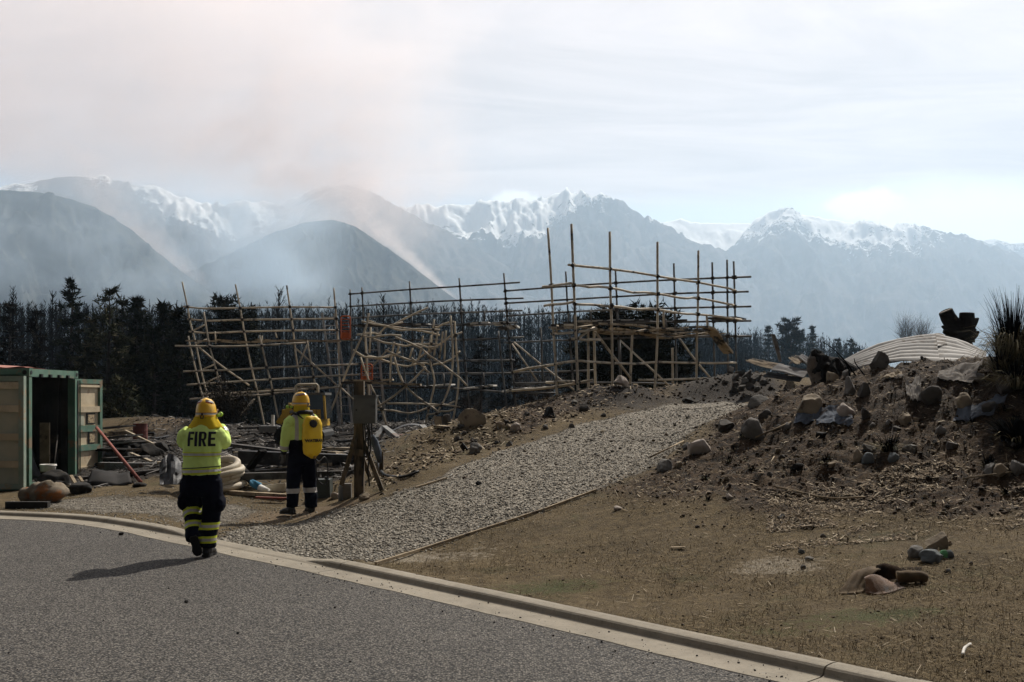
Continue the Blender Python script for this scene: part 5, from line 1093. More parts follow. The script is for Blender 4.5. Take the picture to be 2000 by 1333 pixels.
def pebbles(name, n, region, seed, r, tone, mat, label, dens=None, flat_=.7):
    c, g = scatter(n, region, seed, dens); s = r[0]+(r[1]-r[0])*g.random(n)**2.2
    J = IC1[None]*(1+.35*g.normal(size=(n, len(IC1), 1)))*np.array([1, 1, flat_])*s[:, None, None]; th = g.random(n)*6.283; cs_, sn_ = np.cos(th)[:, None], np.sin(th)[:, None]
    J[..., 0] *= (.7+.7*g.random(n))[:, None]; x, y = J[..., 0]*cs_-J[..., 1]*sn_, J[..., 0]*sn_+J[..., 1]*cs_; J[..., 0], J[..., 1] = x, y
    V = (J+c[:, None]+np.array([0, 0, .25])*s[:, None, None]).reshape(-1, 3); Fs = (IF1[None]+np.arange(n)[:, None, None]*len(IC1)).reshape(-1, 3)
    o = mesh_obj(name, V, Fs, mat, origin=(0, 0, 0)); floatattr(o, 'tone', np.repeat(tone(g, n), len(IC1))); return tag_stuff(o, label, 'loose stones')
TM_CHIP = tone_mat('wood_chip_litter', (.035, .025, .017), (.16, .115, .07), (.44, .37, .27)); TM_GRAV = tone_mat('loose_gravel', (.12, .11, .095), (.24, .22, .188), (.38, .35, .30)); TM_CLOD = tone_mat('earth_clod', (.018, .014, .010), (.060, .043, .028), (.11, .085, .055)); TM_GRASS = tone_mat('dead_grass', (.060, .042, .022), (.125, .092, .048), (.22, .17, .10)); TM_ASH = tone_mat('ash_and_char', (.014, .013, .013), (.07, .065, .06), (.34, .32, .30))
dm = lambda x, y: sms(poly_sd(x, y, MOUND)+.3*fbm(x*1.5, y*1.5, o=2, seed=77), -.8, .4)
bits('wood_chips', 9000, (1150, 2150, 9.3, 19, 1.0), 1, (.02, .12), (.005, .014), lambda g, n: g.random(n)**1.35, TM_CHIP, 'splinters, chips and straw littering the mound', dm, .3)
bits('bark_litter', 7000, (1500, 2150, 9.6, 11.6, 1.0), 5, (.02, .09), (.006, .015), lambda g, n: g.random(n)**1.2, TM_CHIP, 'dense wood chips along the foot of the mound', lambda x, y: sms(fbm(x*1.1, y*2, o=3, seed=55), -.25, .35), .25)
pebbles('earth_clods', 4000, (1150, 2150, 10.0, 19, 1.0), 2, (.007, .030), lambda g, n: g.random(n), TM_CLOD, 'dark clods and crumbs of burnt earth on the mound', dm)
pebbles('gravel', 17000, (330, 1500, 10.4, 20.5, 1.5), 3, (.006, .019), lambda g, n: g.random(n)*1.05, TM_GRAV, 'loose crushed stone on the drive', lambda x, y: sms(poly_sd(x, y, DRIVE), -.18, .25))
pebbles('gravel', 2600, (20, 620, 12.8, 17.5, 1.0), 4, (.006, .016), lambda g, n: g.random(n), TM_GRAV, 'sparse stones on the dirt between kerb and container', lambda x, y: (kerb_sd(x, y)[0] > .05).astype(float))
vg = lambda x, y: np.where((kerb_sd(x, y)[0] > .2) & (poly_sd(x, y, DRIVE) < -.05), sms(fbm(x*1.2, y*1.2, o=3, seed=66), -.35, .3)*(1-.7*sms(poly_sd(x, y, MOUND), -.2, .8))+.12, 0)
bits('dead_grass', 42000, (700, 2250, 5.6, 13.5, 1.25), 6, (.02, .065), (.002, .005), lambda g, n: g.random(n), TM_GRASS, 'short dead grass over the verge', vg, .55, .5)
bits('straw_litter', 700, (700, 2150, 6.0, 12.5, 1.2), 7, (.03, .13), (.003, .006), lambda g, n: .55+.45*g.random(n), TM_CHIP, 'pale straws and twigs strewn over the verge', lambda x, y: (kerb_sd(x, y)[0] > .25).astype(float)*.9, .2)
pebbles('verge_crumbs', 1500, (700, 2150, 6.0, 12.5, 1.2), 8, (.003, .013), lambda g, n: g.random(n), TM_CLOD, 'crumbs of soil and charcoal on the verge', vg)
pebbles('berm_clods', 4200, (700, 1560, 14.6, 24.5, 1.0), 9, (.008, .036), lambda g, n: g.random(n)*.9, TM_CLOD, 'crumbs of soil and stone on the berm', lambda x, y: np.clip(sms(poly_sd(x, y, BERM), -.2, .3)*.9+.05+.9*sms(y, 20.5, 21.5), 0, 1))
bits('berm_chips', 1500, (700, 1500, 14.6, 23.5, 1.0), 10, (.04, .16), (.010, .03), lambda g, n: g.random(n)**.8, TM_CHIP, 'pale chips and straw on the berm', lambda x, y: sms(poly_sd(x, y, BERM), -.2, .3), .25)
bu_ = lambda x, y: sms(poly_sd(x, y, BURN), -.5, .5)
bits('ash_debris', 6500, (120, 900, 16.2, 33, .9), 11, (.05, .35), (.010, .045), lambda g, n: g.random(n)**2.2, TM_ASH, 'charred splinters and ash over the burnt house site', bu_, .25)
pebbles('ash_clods', 4500, (120, 900, 16.2, 33, .9), 12, (.008, .04), lambda g, n: g.random(n)**2, TM_ASH, 'lumps of ash and rubble over the burnt house site', bu_)
c, g = scatter(420, (-200, 1750, 5.8, 14.0, 1.0), 13, lambda x, y: ((kerb_sd(x, y)[0] < -.02) & (kerb_sd(x, y)[0] > -.6)).astype(float)+.02*(kerb_sd(x, y)[0] < -.02)); n = len(c); c[:, 2] = .006
s = .002+.008*g.random(n)**3; V = (IC1[None]*(1+.3*g.normal(size=(n, len(IC1), 1)))*s[:, None, None]+c[:, None]).reshape(-1, 3)
o = mesh_obj('road_grit', V, (IF1[None]+np.arange(n)[:, None, None]*len(IC1)).reshape(-1, 3), TM_ASH, origin=(0, 0, 0)); floatattr(o, 'tone', np.repeat(g.random(n)*.5, len(IC1))); tag_stuff(o, 'grit and charcoal crumbs in the gutter', 'grit')
# ---------------------------------------------------------------- firefighters
def cloth(name, c1, c2, rough=.85, bump=.35, sc=26, c3=None): return M(name, c1, c2, scale=5, rough=rough, bump=bump, bscale=sc, bdist=.012, c3=c3, s3=7, t3=(.58, .72), spec=.06)
MAT_LIME = cloth('lime_fluorescent_cloth', (.68, .86, .27), (.60, .77, .22), c3=(.50, .65, .17))
MAT_YBAND = M('yellow_band', (.60, .68, .05), (.52, .60, .05), scale=9, rough=.7)
MAT_SILV = M('silver_reflective_tape', (.50, .48, .46), (.42, .40, .39), scale=14, rough=.4, metal=.2)
MAT_NAVY = cloth('navy_trouser_cloth', (.0065, .008, .017), (.004, .005, .010))
MAT_HELM = M('yellow_helmet', (.80, .47, .02), (.72, .41, .02), scale=6, rough=.32, spec=.5, c3=(.58, .33, .03), s3=9, t3=(.6, .75))
MAT_FLAP = cloth('yellow_neck_flap', (.66, .47, .03), (.56, .39, .025))
MAT_PACK = M('yellow_vinyl_bag', (.86, .57, .02), (.79, .51, .02), scale=4, rough=.42, spec=.4, bump=.25, bscale=9, bdist=.02)
MAT_GLOVE = cloth('grey_work_glove', (.13, .125, .11), (.085, .08, .075))
MAT_BOOT = M('black_leather_boot', (.018, .017, .017), (.011, .010, .010), scale=9, rough=.5)
MAT_SKIN = M('skin', (.48, .30, .22), (.42, .25, .18), scale=12, rough=.6)
MAT_RED = M('red_reflective', (.50, .05, .03), (.42, .04, .03), scale=12, rough=.5)
MAT_TORCH = M('lime_torch_plastic', (.40, .62, .05), (.34, .54, .05), scale=9, rough=.4)
MAT_INK = M('navy_lettering', (.010, .012, .022), scale=9, rough=.7)
class Fig:
    def __init__(s, loc, yaw, label): s.o = Vector(loc); s.R = Matrix.Rotation(yaw, 3, 'Z'); s.t = thing('person', loc, label, 'firefighter')
    def w(s, p): return s.o+s.R @ Vector(p)
    def pts(s, a): return [s.w(p) for p in a]
    def build(s, mb, name, mat, parent=None, smooth=True): q = MB(); q.v = [tuple(s.w(p)) for p in mb.v]; q.f = mb.f; return q.build(name, mat, parent or s.t, smooth)
    def fuse(s, mb, name, mat, parent=None, vox=.013, it=5, wr=.004, seed=0, wsc=(9, 9, 5), fac=.6):
        """melt overlapping closed shapes into one continuous skin, then wrinkle it"""
        o = mb.build('tmp', None, origin=(0, 0, 0)); r_ = o.modifiers.new('r', 'REMESH'); r_.mode = 'VOXEL'; r_.voxel_size = vox
        m_ = o.modifiers.new('s', 'SMOOTH'); m_.iterations = it; m_.factor = fac
        dg = bpy.context.evaluated_depsgraph_get(); me = bpy.data.meshes.new_from_object(o.evaluated_get(dg)); old = o.data; bpy.data.objects.remove(o); bpy.data.meshes.remove(old)
        n = len(me.vertices); co = np.empty(n*3); me.vertices.foreach_get('co', co); co = co.reshape(-1, 3); no = np.empty(n*3); me.vertices.foreach_get('normal', no); no = no.reshape(-1, 3)
        if wr:
            d = fbm(co[:, 0]*wsc[0]+seed, co[:, 1]*wsc[1], co[:, 2]*wsc[2]+co[:, 0]*4, o=3, seed=seed); d2 = 1-np.abs(fbm(co[:, 0]*6+co[:, 2]*5, co[:, 1]*6, co[:, 2]*9-co[:, 0]*6, o=2, seed=seed+4))*2.2
            co = co+no*(wr*(d*1.6+d2*.9))[:, None]
        fs = [list(p.vertices) for p in me.polygons]; bpy.data.meshes.remove(me)
        q = MB(); q.v = [tuple(p) for p in co]; q.f = fs; ob = s.build(q, name, mat, parent); ob_loc = (q.v, q.f); return ob, ob_loc
    def band(s, src, p0, n, h, off, name, mat, parent, flt=None):
        """strip of cloth cut out of a garment's own surface between two planes, set just proud of it"""
        bm = bmesh.new(); vv = [bm.verts.new(p) for p in src[0]]
        for f in src[1]:
            try: bm.faces.new([vv[i] for i in f])
            except ValueError: pass
        bm.normal_update(); n = Vector(n).normalized(); p0 = Vector(p0)
        for k in (-.5, .5): bmesh.ops.bisect_plane(bm, geom=bm.verts[:]+bm.edges[:]+bm.faces[:], plane_co=p0+n*h*k, plane_no=n)
        kill = [f for f in bm.faces if abs((f.calc_center_median()-p0).dot(n)) > h*.5 or (flt and not flt(f.calc_center_median()))]
        bmesh.ops.delete(bm, geom=kill, context='FACES'); bm.normal_update()
        q = MB(); bm.verts.index_update(); ix = {v: i for i, v in enumerate(bm.verts)}
        outer = [v.co+v.normal*off for v in bm.verts]; k = len(outer); q.v = [tuple(p) for p in outer]+[tuple(v.co-v.normal*.002) for v in bm.verts]
        q.f = [[ix[v] for v in f.verts] for f in bm.faces]; q.f += [[i+k for i in f[::-1]] for f in list(q.f)]
        for e in bm.edges:
            if len(e.link_faces) == 1: a, b = [ix[v] for v in e.verts]; q.f.append([a, b, b+k, a+k])
        bm.free(); return s.build(q, name, mat, parent) if len(q.f) else None
    def decal(s, src, polys, org, ux, uz, direction, name, mat, parent, off=.004, cell=.012):
        """flat letter shapes laid on a surface: cut into small cells and dropped along a direction"""
        bv = BVHTree.FromPolygons([Vector(p) for p in src[0]], src[1]); bm = bmesh.new()
        for poly in polys:
            vs = [bm.verts.new((x, y, 0)) for x, y in poly]
            try: bm.faces.new(vs)
            except ValueError: pass
        bmesh.ops.triangulate(bm, faces=bm.faces[:])
        xs = [v.co.x for v in bm.verts]; ys = [v.co.y for v in bm.verts]
        for ax, lo, hi in (((1, 0, 0), min(xs), max(xs)), ((0, 1, 0), min(ys), max(ys))):
            c = lo+cell
            while c < hi: bmesh.ops.bisect_plane(bm, geom=bm.verts[:]+bm.edges[:]+bm.faces[:], plane_co=Vector(ax)*c, plane_no=ax); c += cell
        d = Vector(direction).normalized(); q = MB(); bm.verts.index_update()
        for v in bm.verts:
            p = Vector(org)+Vector(ux)*v.co.x+Vector(uz)*v.co.y; h = bv.ray_cast(p-d*.6, d)
            q.v.append(tuple((h[0] if h[0] is not None else p)-d*off))
        q.f = [[v.index for v in f.verts] for f in bm.faces]; bm.free(); return s.build(q, name, mat, parent, False)
def ell(cx_, cy_, z, rx, ry, n=20, tilt=0.): return [Vector((cx_+rx*math.cos(2*math.pi*k/n), cy_+ry*math.sin(2*math.pi*k/n), z+tilt*rx*math.cos(2*math.pi*k/n))) for k in range(n)]
def hand(sgn, wrist, fwd, palmn, curl, s=1.0):
    """palm, four bent fingers of different length and a thumb from the side"""
    f = Vector(fwd).normalized(); n = Vector(palmn); n = (n-f*n.dot(f)).normalized(); x = f.cross(n)*sgn; w = Vector(wrist); mb = MB()
    mb.loft([[w+f*t*s+x*rx*math.cos(a)*s+n*ry*math.sin(a)*s for a in [2*math.pi*k/12 for k in range(12)]] for t, rx, ry in ((-.03, .028, .024), (.0, .031, .025), (.03, .040, .022), (.07, .044, .020), (.095, .040, .016))])
    for k, (ox, L) in enumerate(((.031, .072), (.011, .080), (-.010, .075), (-.030, .058))):
        p = w+f*.085*s+x*ox*s; d = f.copy(); pts = [p-f*.02*s]
        for j in range(3): d = (Matrix.Rotation(-curl*(.6+.25*j), 3, f.cross(n)) @ d) if True else d; p = p+d*L*s*(.42, .33, .25)[j]; pts.append(p.copy())
        mb.tube(pts, [.0115*s, .0115*s, .0105*s, .009*s], 8)
    p = w+f*.025*s+x*.036*s; d = (f*.7+x*.7-n*.25).normalized(); mb.tube([p-x*.015*s, p+d*.03*s, p+d*.055*s+f*.01*s, p+d*.062*s+f*.035*s], [.015*s, .014*s, .012*s, .009*s], 8); return mb
def head_mb(c, s=1.0):
    c = Vector(c); mb = MB(); mb.ball(c, (.075*s, .093*s, .112*s), 16, 12); mb.ball(c+Vector((0, .045, -.06))*s, (.052*s, .048*s, .05*s), 12, 8)
    mb.loft([[c+Vector((x, y, z))*s for x, y in ((-.016, .085), (.016, .085), (.004 if z > -.01 else .018, .098 if z > -.01 else .116), (-.004 if z > -.01 else -.018, .098 if z > -.01 else .116))] for z in (-.045, -.03, .02)])
    for sx in (-1, 1):
        mb.ball(c+Vector((.077*sx, -.005, -.012))*s, (.010*s, .020*s, .032*s), 8, 6); mb.ball(c+Vector((.031*sx, .080, .016))*s, (.014*s, .012*s, .010*s), 8, 6)
    mb.ball(c+Vector((0, .088, -.064))*s, (.024*s, .010*s, .008*s), 8, 6); mb.tube([c+Vector((0, -.02, -.08))*s, c+Vector((0, -.03, -.17))*s, c+Vector((0, -.03, -.24))*s], [.058*s, .058*s, .07*s], 14); return mb
def helmet(F_, c, yaw, parent, stripes=True, s=1.0):
    """dome, brim, crest ridges, trim band and reflective patches; c: centre of the rim"""
    c = Vector(c); Rz = Matrix.Rotation(yaw, 3, 'Z')
    def lath(prof, n=30, ex=.0):
        return [[c+Rz @ Vector((r*math.cos(a)*.93, r*math.sin(a)*1.10+(ex if math.sin(a) > 0 else ex*.3)*math.sin(a), z)) for a in [2*math.pi*k/n for k in range(n)]] for r, z in prof]
    mb = MB(); prof = [(.108*s, .006), (.132*s, -.004), (.134*s, .004), (.127*s, .022), (.126*s, .06), (.122*s, .095), (.112*s, .13), (.094*s, .163), (.066*s, .188), (.034*s, .201), (.006, .205)]
    mb.loft(lath(prof, ex=.025)); sh = F_.build(mb, 'helmet', MAT_HELM, parent); loc = (mb.v, mb.f)
    for off, w in ((-.0, .026), (-.05, .012), (.05, .012)):
        m2 = MB(); rr = []
        for k in range(15):
            a = math.pi*(.06+.88*k/14); sc = math.sqrt(max(.05, 1-(off/.125)**2)); p = Vector((off, -math.cos(a)*.139*s*sc+.008, math.sin(a)*.205*sc*1.005)); rr.append([c+Rz @ (p+Vector((dx_*w/2, 0, 0))+Vector((0, -math.cos(a), math.sin(a)))*dz_) for dx_, dz_ in ((-1, -.012), (1, -.012), (.7, .005), (-.7, .005))])
        m2.loft(rr); F_.build(m2, 'crest_ridge', MAT_HELM, sh)
    F_.band(loc, c+Vector((0, 0, .030)), (0, 0, 1), .020, .0015, 'trim_band', MAT_SILV, sh)
    F_.band(loc, c+Vector((0, 0, .0425)), (0, 0, 1), .004, .002, 'trim_line', MAT_RED, sh)
    iv = Rz.inverted()
    for sx in (-1, 1):
        flt = lambda p, sx=sx: (lambda q: sx*q.x > .020 and sx*q.x < .088 and q.y < .03)(iv @ (Vector(p)-c))
        F_.band(loc, c+Vector((0, 0, .150)), (0, .35, 1), .028, .0018, 'reflective_patch', MAT_SILV, sh, flt); F_.band(loc, c+Vector((0, 0, .127)), (0, .35, 1), .012, .002, 'reflective_stripe', MAT_RED, sh, flt)
    m3 = MB(); m3.tube([c+Rz @ Vector((-.02, -.143, .012)), c+Rz @ Vector((-.015, -.146, -.02)), c+Rz @ Vector((.012, -.146, -.022)), c+Rz @ Vector((.016, -.143, .012))], .006, 6); m3.box(c+Rz @ Vector((0, -.142, .025)), (.016, .012, .03), Rz); F_.build(m3, 'strap_clip', MAT_BLACK, sh)
    return sh
def torch(F_, p, d, parent):
    p = Vector(p); d = Vector(d).normalized(); m = MB(); m.tube([p-d*.045, p-d*.04, p+d*.03, p+d*.032, p+d*.055, p+d*.056], [.012, .019, .019, .026, .026, .02], 12); o = F_.build(m, 'torch', MAT_TORCH, parent)
    m = MB(); m.tube([p+d*.056, p+d*.060], .018, 12); F_.build(m, 'lens', MAT_BLACK, o); m = MB(); m.tube([p-d*.012, p-d*.0], .0205, 12); F_.build(m, 'ring', MAT_BLACK, o)
def boot(heel, toe, up, h=.2, s=1.0, sole_n=None):
    heel, toe, up = Vector(heel), Vector(toe), Vector(up).normalized(); f = (toe-heel).normalized(); x = f.cross(up); mb = MB(); L = (toe-heel).length
    rg = lambda t, w, z0, z1: [heel+f*t*L+x*w*math.cos(a)*s+up*((z0+z1)/2+(z1-z0)/2*math.sin(a)) for a in [2*math.pi*k/14 for k in range(14)]]
    mb.loft([rg(.0, .020, .012, .06), rg(.03, .042, .0, .085), rg(.25, .046, .0, .125), rg(.5, .048, .0, .105), rg(.72, .054, .0, .082), rg(.9, .044, .0, .066), rg(1.0, .018, .012, .05)])
    an = heel+f*L*.24; mb.tube([an+up*.04, an+up*h*.7, an+up*h], [.054*s, .056*s, .060*s], 14)
    sl = MB(); sl.loft([[heel+f*t*L+x*w*s*q+up*z for q, z in ((-1, -.004), (1, -.004), (1, .022), (-1, .022))] for t, w in ((-.02, .030), (.06, .046), (.3, .046), (.5, .042), (.72, .056), (.92, .046), (1.02, .022))]); return mb, sl
# letters as outlines, unit height
def rect(a, b, c, d): return [(a, b), (c, b), (c, d), (a, d)]
def fire_polys(h):
    w, st, sv, gp = .46*h, .19*h, .165*h, .10*h; P_ = []; x = 0
    P_ += [rect(x, 0, x+st, h), rect(x+st, h-sv, x+w, h), rect(x+st, .44*h, x+w*.92, .44*h+sv*.9)]; x += w+gp*.55
    P_ += [rect(x, 0, x+st, h)]; x += st+gp
    r = w*1.12; P_ += [rect(x, 0, x+st, h)]
    out = [(x+st, h), (x+r*.66, h), (x+r*.88, h*.94), (x+r, h*.82), (x+r, h*.58), (x+r*.9, h*.47), (x+r*.72, h*.41)]; inn = [(x+r*.62, h*.53), (x+r*.66, h*.60), (x+r*.66, h*.79), (x+r*.6, h*.86), (x+st, h*.86)]
    P_ += [[out[0], out[1], inn[3], inn[4]], [out[1], out[2], out[3], inn[2], inn[3]], [out[3], out[4], inn[1], inn[2]], [out[4], out[5], out[6], inn[0], inn[1]], [(x+st, h*.41), (x+r*.72, h*.41), (x+r*.62, h*.53), (x+st, h*.53)], [(x+r*.42, h*.41), (x+r*.74, h*.41), (x+r*1.02, 0), (x+r*.68, 0)]]; x += r+gp
    P_ += [rect(x, 0, x+st, h), rect(x+st, h-sv, x+w, h), rect(x+st, .43*h, x+w*.93, .43*h+sv*.9), rect(x+st, 0, x+w, sv)]; x += w
    return [[(a, b) for a, b in p] for p in P_], x
def text_polys(txt, h):
    cu = bpy.data.curves.new('t', 'FONT'); cu.body = txt; cu.size = h*1.38; cu.offset = .0035; o = bpy.data.objects.new('t', cu); COL.objects.link(o); dg = bpy.context.evaluated_depsgraph_get(); dg.update()
    me = bpy.data.meshes.new_from_object(o.evaluated_get(dg)); ps = [[tuple(me.vertices[i].co[:2]) for i in p.vertices] for p in me.polygons]; bpy.data.objects.remove(o); bpy.data.curves.remove(cu); bpy.data.meshes.remove(me)
    return ps, max(x for p in ps for x, _ in p)
# --- firefighter walking on the road edge
c1 = Vector(((393-CX)/F*11.2, 11.2, 0.004))
A1 = Fig(c1, 0.0, 'firefighter in lime jacket lettered FIRE walking away on the road edge')
mb = MB(); mb.tube([(.035, .06, 1.36), (.035, .05, 1.50)], [.07, .062], 14); hm = head_mb((.035, .075, 1.625)); mb.add(hm.v, hm.f)
for sx, wr_, fw in ((-1, (-.105, .33, 1.47), (.35, .25, .9)), (1, (.075, .33, 1.50), (-.25, .3, .9))):
    h_ = hand(sx, wr_, fw, (-sx*.9, -.2, .1), .45); mb.add(h_.v, h_.f)
    e = (sx*.215, .15, 1.26); mb.tube([(sx*.19, 0, 1.38), e, wr_], [.05, .045, .03], 10)
mb.tube([(0, .02, .92), (.01, .02, 1.2), (.02, .03, 1.42)], [.12, .13, .11], 14)
A1.fuse(mb, 'body', MAT_SKIN, vox=.0065, it=2, wr=0)
jk = MB(); jk.loft([ell(.004, .0, .925, .215, .158), ell(.004, 0, .945, .213, .157), ell(.004, .005, 1.02, .208, .152), ell(.004, .01, 1.10, .200, .147), ell(.006, .01, 1.17, .205, .147), ell(.01, .012, 1.25, .216, .15), ell(.014, .012, 1.32, .215, .145), ell(.018, .014, 1.385, .195, .128), ell(.024, .02, 1.44, .155, .108), ell(.03, .03, 1.485, .10, .085), ell(.034, .04, 1.53, .074, .074)])
for sx, el_z in ((-1, 1.245), (1, 1.27)):
    jk.tube([(sx*.135+.012, .012, 1.385), (sx*.178+.005, .03, 1.352), (sx*.203, .075, 1.31), (sx*.215, .125, el_z+.02), (sx*.214, .165, el_z), (sx*.19, .23, 1.32), (sx*.16, .285, 1.40), (sx*.125, .315, 1.45)], [.095, .098, .092, .084, .078, .070, .062, .056], 16)
jo, jl = A1.fuse(jk, 'jacket', MAT_LIME, wr=.0075, seed=3, vox=.0125, it=4)
body = lambda p: abs(p.x-.004) < .26 and p.y < .2
A1.band(jl, (0, 0, 1.150), (.0, 0, 1), .052, .003, 'yellow_band', MAT_YBAND, jo, lambda p: p.y < .16 and abs(p.x) < .225); A1.band(jl, (0, 0, 1.150), (0, 0, 1), .025, .0055, 'silver_band', MAT_SILV, jo, lambda p: p.y < .16 and abs(p.x) < .225)
A1.band(jl, (0, 0, .962), (-.04, 0, 1), .062, .003, 'yellow_band', MAT_YBAND, jo); A1.band(jl, (0, 0, .964), (-.04, 0, 1), .028, .0055, 'silver_band', MAT_SILV, jo); A1.band(jl, (0, 0, 1.003), (-.06, 0, 1), .010, .0035, 'waist_cord', MAT_INK, jo)
for sx in (-1, 1): A1.band(jl, (sx*.165, .28, 1.39), (-.3*sx, .5, .8), .05, .003, 'sleeve_band', MAT_SILV, jo, lambda p, sx=sx: p.x*sx > .08 and p.y > .2)
ps, wd = fire_polys(.162); A1.decal(jl, ps, (.035-wd/2, 0, 1.243), (1, 0, 0), (0, 0, 1), (0, 1, 0), 'fire_lettering', MAT_INK, jo)
tr = MB(); tr.loft([ell(.0, .0, .68, .16, .13), ell(.0, 0, .78, .20, .15), ell(.0, 0, .88, .205, .152), ell(0, 0, .97, .196, .142)])
tr.tube([(.10, .0, .86), (.115, .02, .68), (.105, .035, .50), (.090, .0, .30), (.075, -.01, .10)], [.125, .122, .104, .094, .088], 16)
tr.tube([(-.10, .0, .86), (-.125, .055, .68), (-.125, .09, .50), (-.088, .0, .34), (-.050, -.10, .20)], [.125, .122, .104, .094, .086], 16)
tr.ball((.215, .02, .60), (.05, .09, .10), 12, 8); tr.ball((-.225, .05, .61), (.05, .09, .10), 12, 8)
to, tl_ = A1.fuse(tr, 'trousers', MAT_NAVY, wr=.008, seed=6)
shin = Vector((-.05, -.10, .20))-Vector((-.125, .09, .50)); L_ = lambda p: p.x < .012 and p.z < .56; R_ = lambda p: p.x > .0
for t, (p0, n_) in enumerate((((-.118, .07, .455), shin), ((-.085, -.01, .335), shin))):
    A1.band(tl_, p0, n_, .078, .004, 'yellow_band', MAT_YBAND, to, L_); A1.band(tl_, p0, n_, .030, .007, 'silver_band', MAT_SILV, to, L_)
for z in (.345, .195): A1.band(tl_, (.09, 0, z), (0, 0, 1), .078, .004, 'yellow_band', MAT_YBAND, to, R_); A1.band(tl_, (.09, 0, z), (0, 0, 1), .030, .007, 'silver_band', MAT_SILV, to, R_)
for hl, te, up in (((.068, -.075, .008), (.078, .215, .008), (0, 0, 1)), ((-.035, -.165, .185), (-.020, -.075, .012), (-.1, .3, .25))):
    b_, s_ = boot(hl, te if up == (0, 0, 1) else (-.018, -.04, -.04), up, .17); 
    if up != (0, 0, 1): dz_ = min(p[2] for p in b_.v+s_.v)-.006; b_.v = [(p[0], p[1], p[2]-min(0, dz_)) for p in b_.v]; s_.v = [(p[0], p[1], p[2]-min(0, dz_)) for p in s_.v]
    bo, _ = A1.fuse(b_, 'boot', MAT_BOOT, vox=.01, it=3, wr=.002); A1.build(s_, 'sole', MAT_BLACK, bo, False)
fl = MB(); fn = lambda u, v: (lambda a, f: Vector((.035+(.104+.092*f**1.1+.008*math.sin(a*7+2)*f)*math.cos(a)+.0*f, .06+(.115+.02*f+.01*math.sin(a*5)*f)*math.sin(a), 1.59-.160*f-.012*math.sin(a*3)*f)))(math.pi*(.93+1.14*u), v)
fl.slab(fn, 40, 9, .004); A1.build(fl, 'neck_flap', MAT_FLAP)
hs = helmet(A1, (.035, .065, 1.572), 0.0, None, s=.93); torch(A1, (.172, .10, 1.588), (.1, .9, .15), hs)
m = MB(); m.tube([(.150, .07, 1.59), (.172, .09, 1.588)], .009, 6); A1.build(m, 'torch_clip', MAT_BLACK, hs)
cm = MB(); cm.box((.0, .44, 1.60), (.16, .05, .10)); cm.tube([(0, .46, 1.60), (0, .53, 1.60)], .035, 12)
# --- firefighter with the backpack
g2 = hit(590, 1004); c2 = Vector(((590-CX)/F*g2.y, g2.y+.0, ground((590-CX)/F*g2.y, g2.y)))
A2 = Fig(c2, R(38), 'firefighter wearing a yellow water backpack standing at the edge of the debris')
k_ = 1.0
mb = MB(); hm = head_mb((0, .03, 1.655)); Rh = Matrix.Rotation(R(22), 3, 'Z'); hc = Vector((0, .03, 1.655)); hm.v = [tuple(hc+Rh @ (Vector(p)-hc)) for p in hm.v]; mb.add(hm.v, hm.f)
mb.tube([(0, 0, 1.38), (0, .01, 1.56)], [.075, .06], 14); mb.tube([(0, 0, .95), (0, 0, 1.2), (0, 0, 1.45)], [.12, .13, .11], 14)
for sx, pts in ((-1, [(-.19, 0, 1.43), (-.245, .03, 1.16), (-.245, .10, .93)]), (1, [(.19, 0, 1.43), (.245, .08, 1.17), (.18, .26, 1.05)])): mb.tube(pts, [.05, .042, .03], 10)
A2.fuse(mb, 'body', MAT_SKIN, vox=.0075, it=2, wr=0)
for sx, w_0, fw, pn in ((-1, (-.245, .115, .925), (.02, .12, -1), (1, .1, 0)), (1, (.165, .29, 1.04), (-.55, .8, -.1), (-.3, -.2, -1))):
    h_ = hand(sx, w_0, fw, pn, .42, 1.12); A2.fuse(h_, 'glove', MAT_GLOVE, vox=.006, it=2, wr=.0012)
jk = MB(); jk.loft([ell(0, 0, 1.02, .19, .135), ell(0, 0, 1.12, .195, .138), ell(0, 0, 1.25, .208, .14), ell(0, 0, 1.36, .212, .138), ell(0, 0, 1.43, .19, .122), ell(0, .0, 1.49, .145, .10), ell(0, .01, 1.535, .085, .08), ell(0, .02, 1.565, .07, .07)])
jk.tube([(-.15, 0, 1.43), (-.21, .0, 1.38), (-.238, .015, 1.27), (-.25, .035, 1.16), (-.252, .07, 1.05), (-.248, .10, .965)], [.085, .088, .080, .074, .068, .062], 16)
jk.tube([(.15, 0, 1.43), (.21, .0, 1.38), (.24, .03, 1.27), (.248, .085, 1.17), (.22, .17, 1.11), (.18, .25, 1.06)], [.085, .088, .080, .076, .068, .060], 16)
jo, jl = A2.fuse(jk, 'jacket', MAT_LIME, wr=.0065, seed=13, vox=.0125, it=4)
A2.band(jl, (-.25, .09, 1.01), (0, -.25, 1), .055, .004, 'silver_band', MAT_SILV, jo, lambda p: p.x < -.16); A2.band(jl, (.20, .21, 1.085), (-.4, .9, -.5), .05, .004, 'silver_band', MAT_SILV, jo, lambda p: p.x > .1 and p.y > .12)
for sx in (-1, 1): A2.band(jl, (sx*.135, 0, 1.3), (1, 0, 0), .045, .004, 'shoulder_stripe', MAT_SILV, jo, lambda p: p.z > 1.03 and abs(p.y) < .2 and abs(p.x) < .17)
cf = MB(); cf.tube([(-.247, .095, .985), (-.245, .118, .905)], [.050, .044], 14); A2.build(cf, 'cuff', MAT_INK, jo)
tr = MB(); tr.loft([ell(0, 0, .74, .17, .13), ell(0, 0, .85, .20, .148), ell(0, 0, .96, .205, .15), ell(0, 0, 1.06, .202, .147), ell(0, 0, 1.125, .200, .144)])
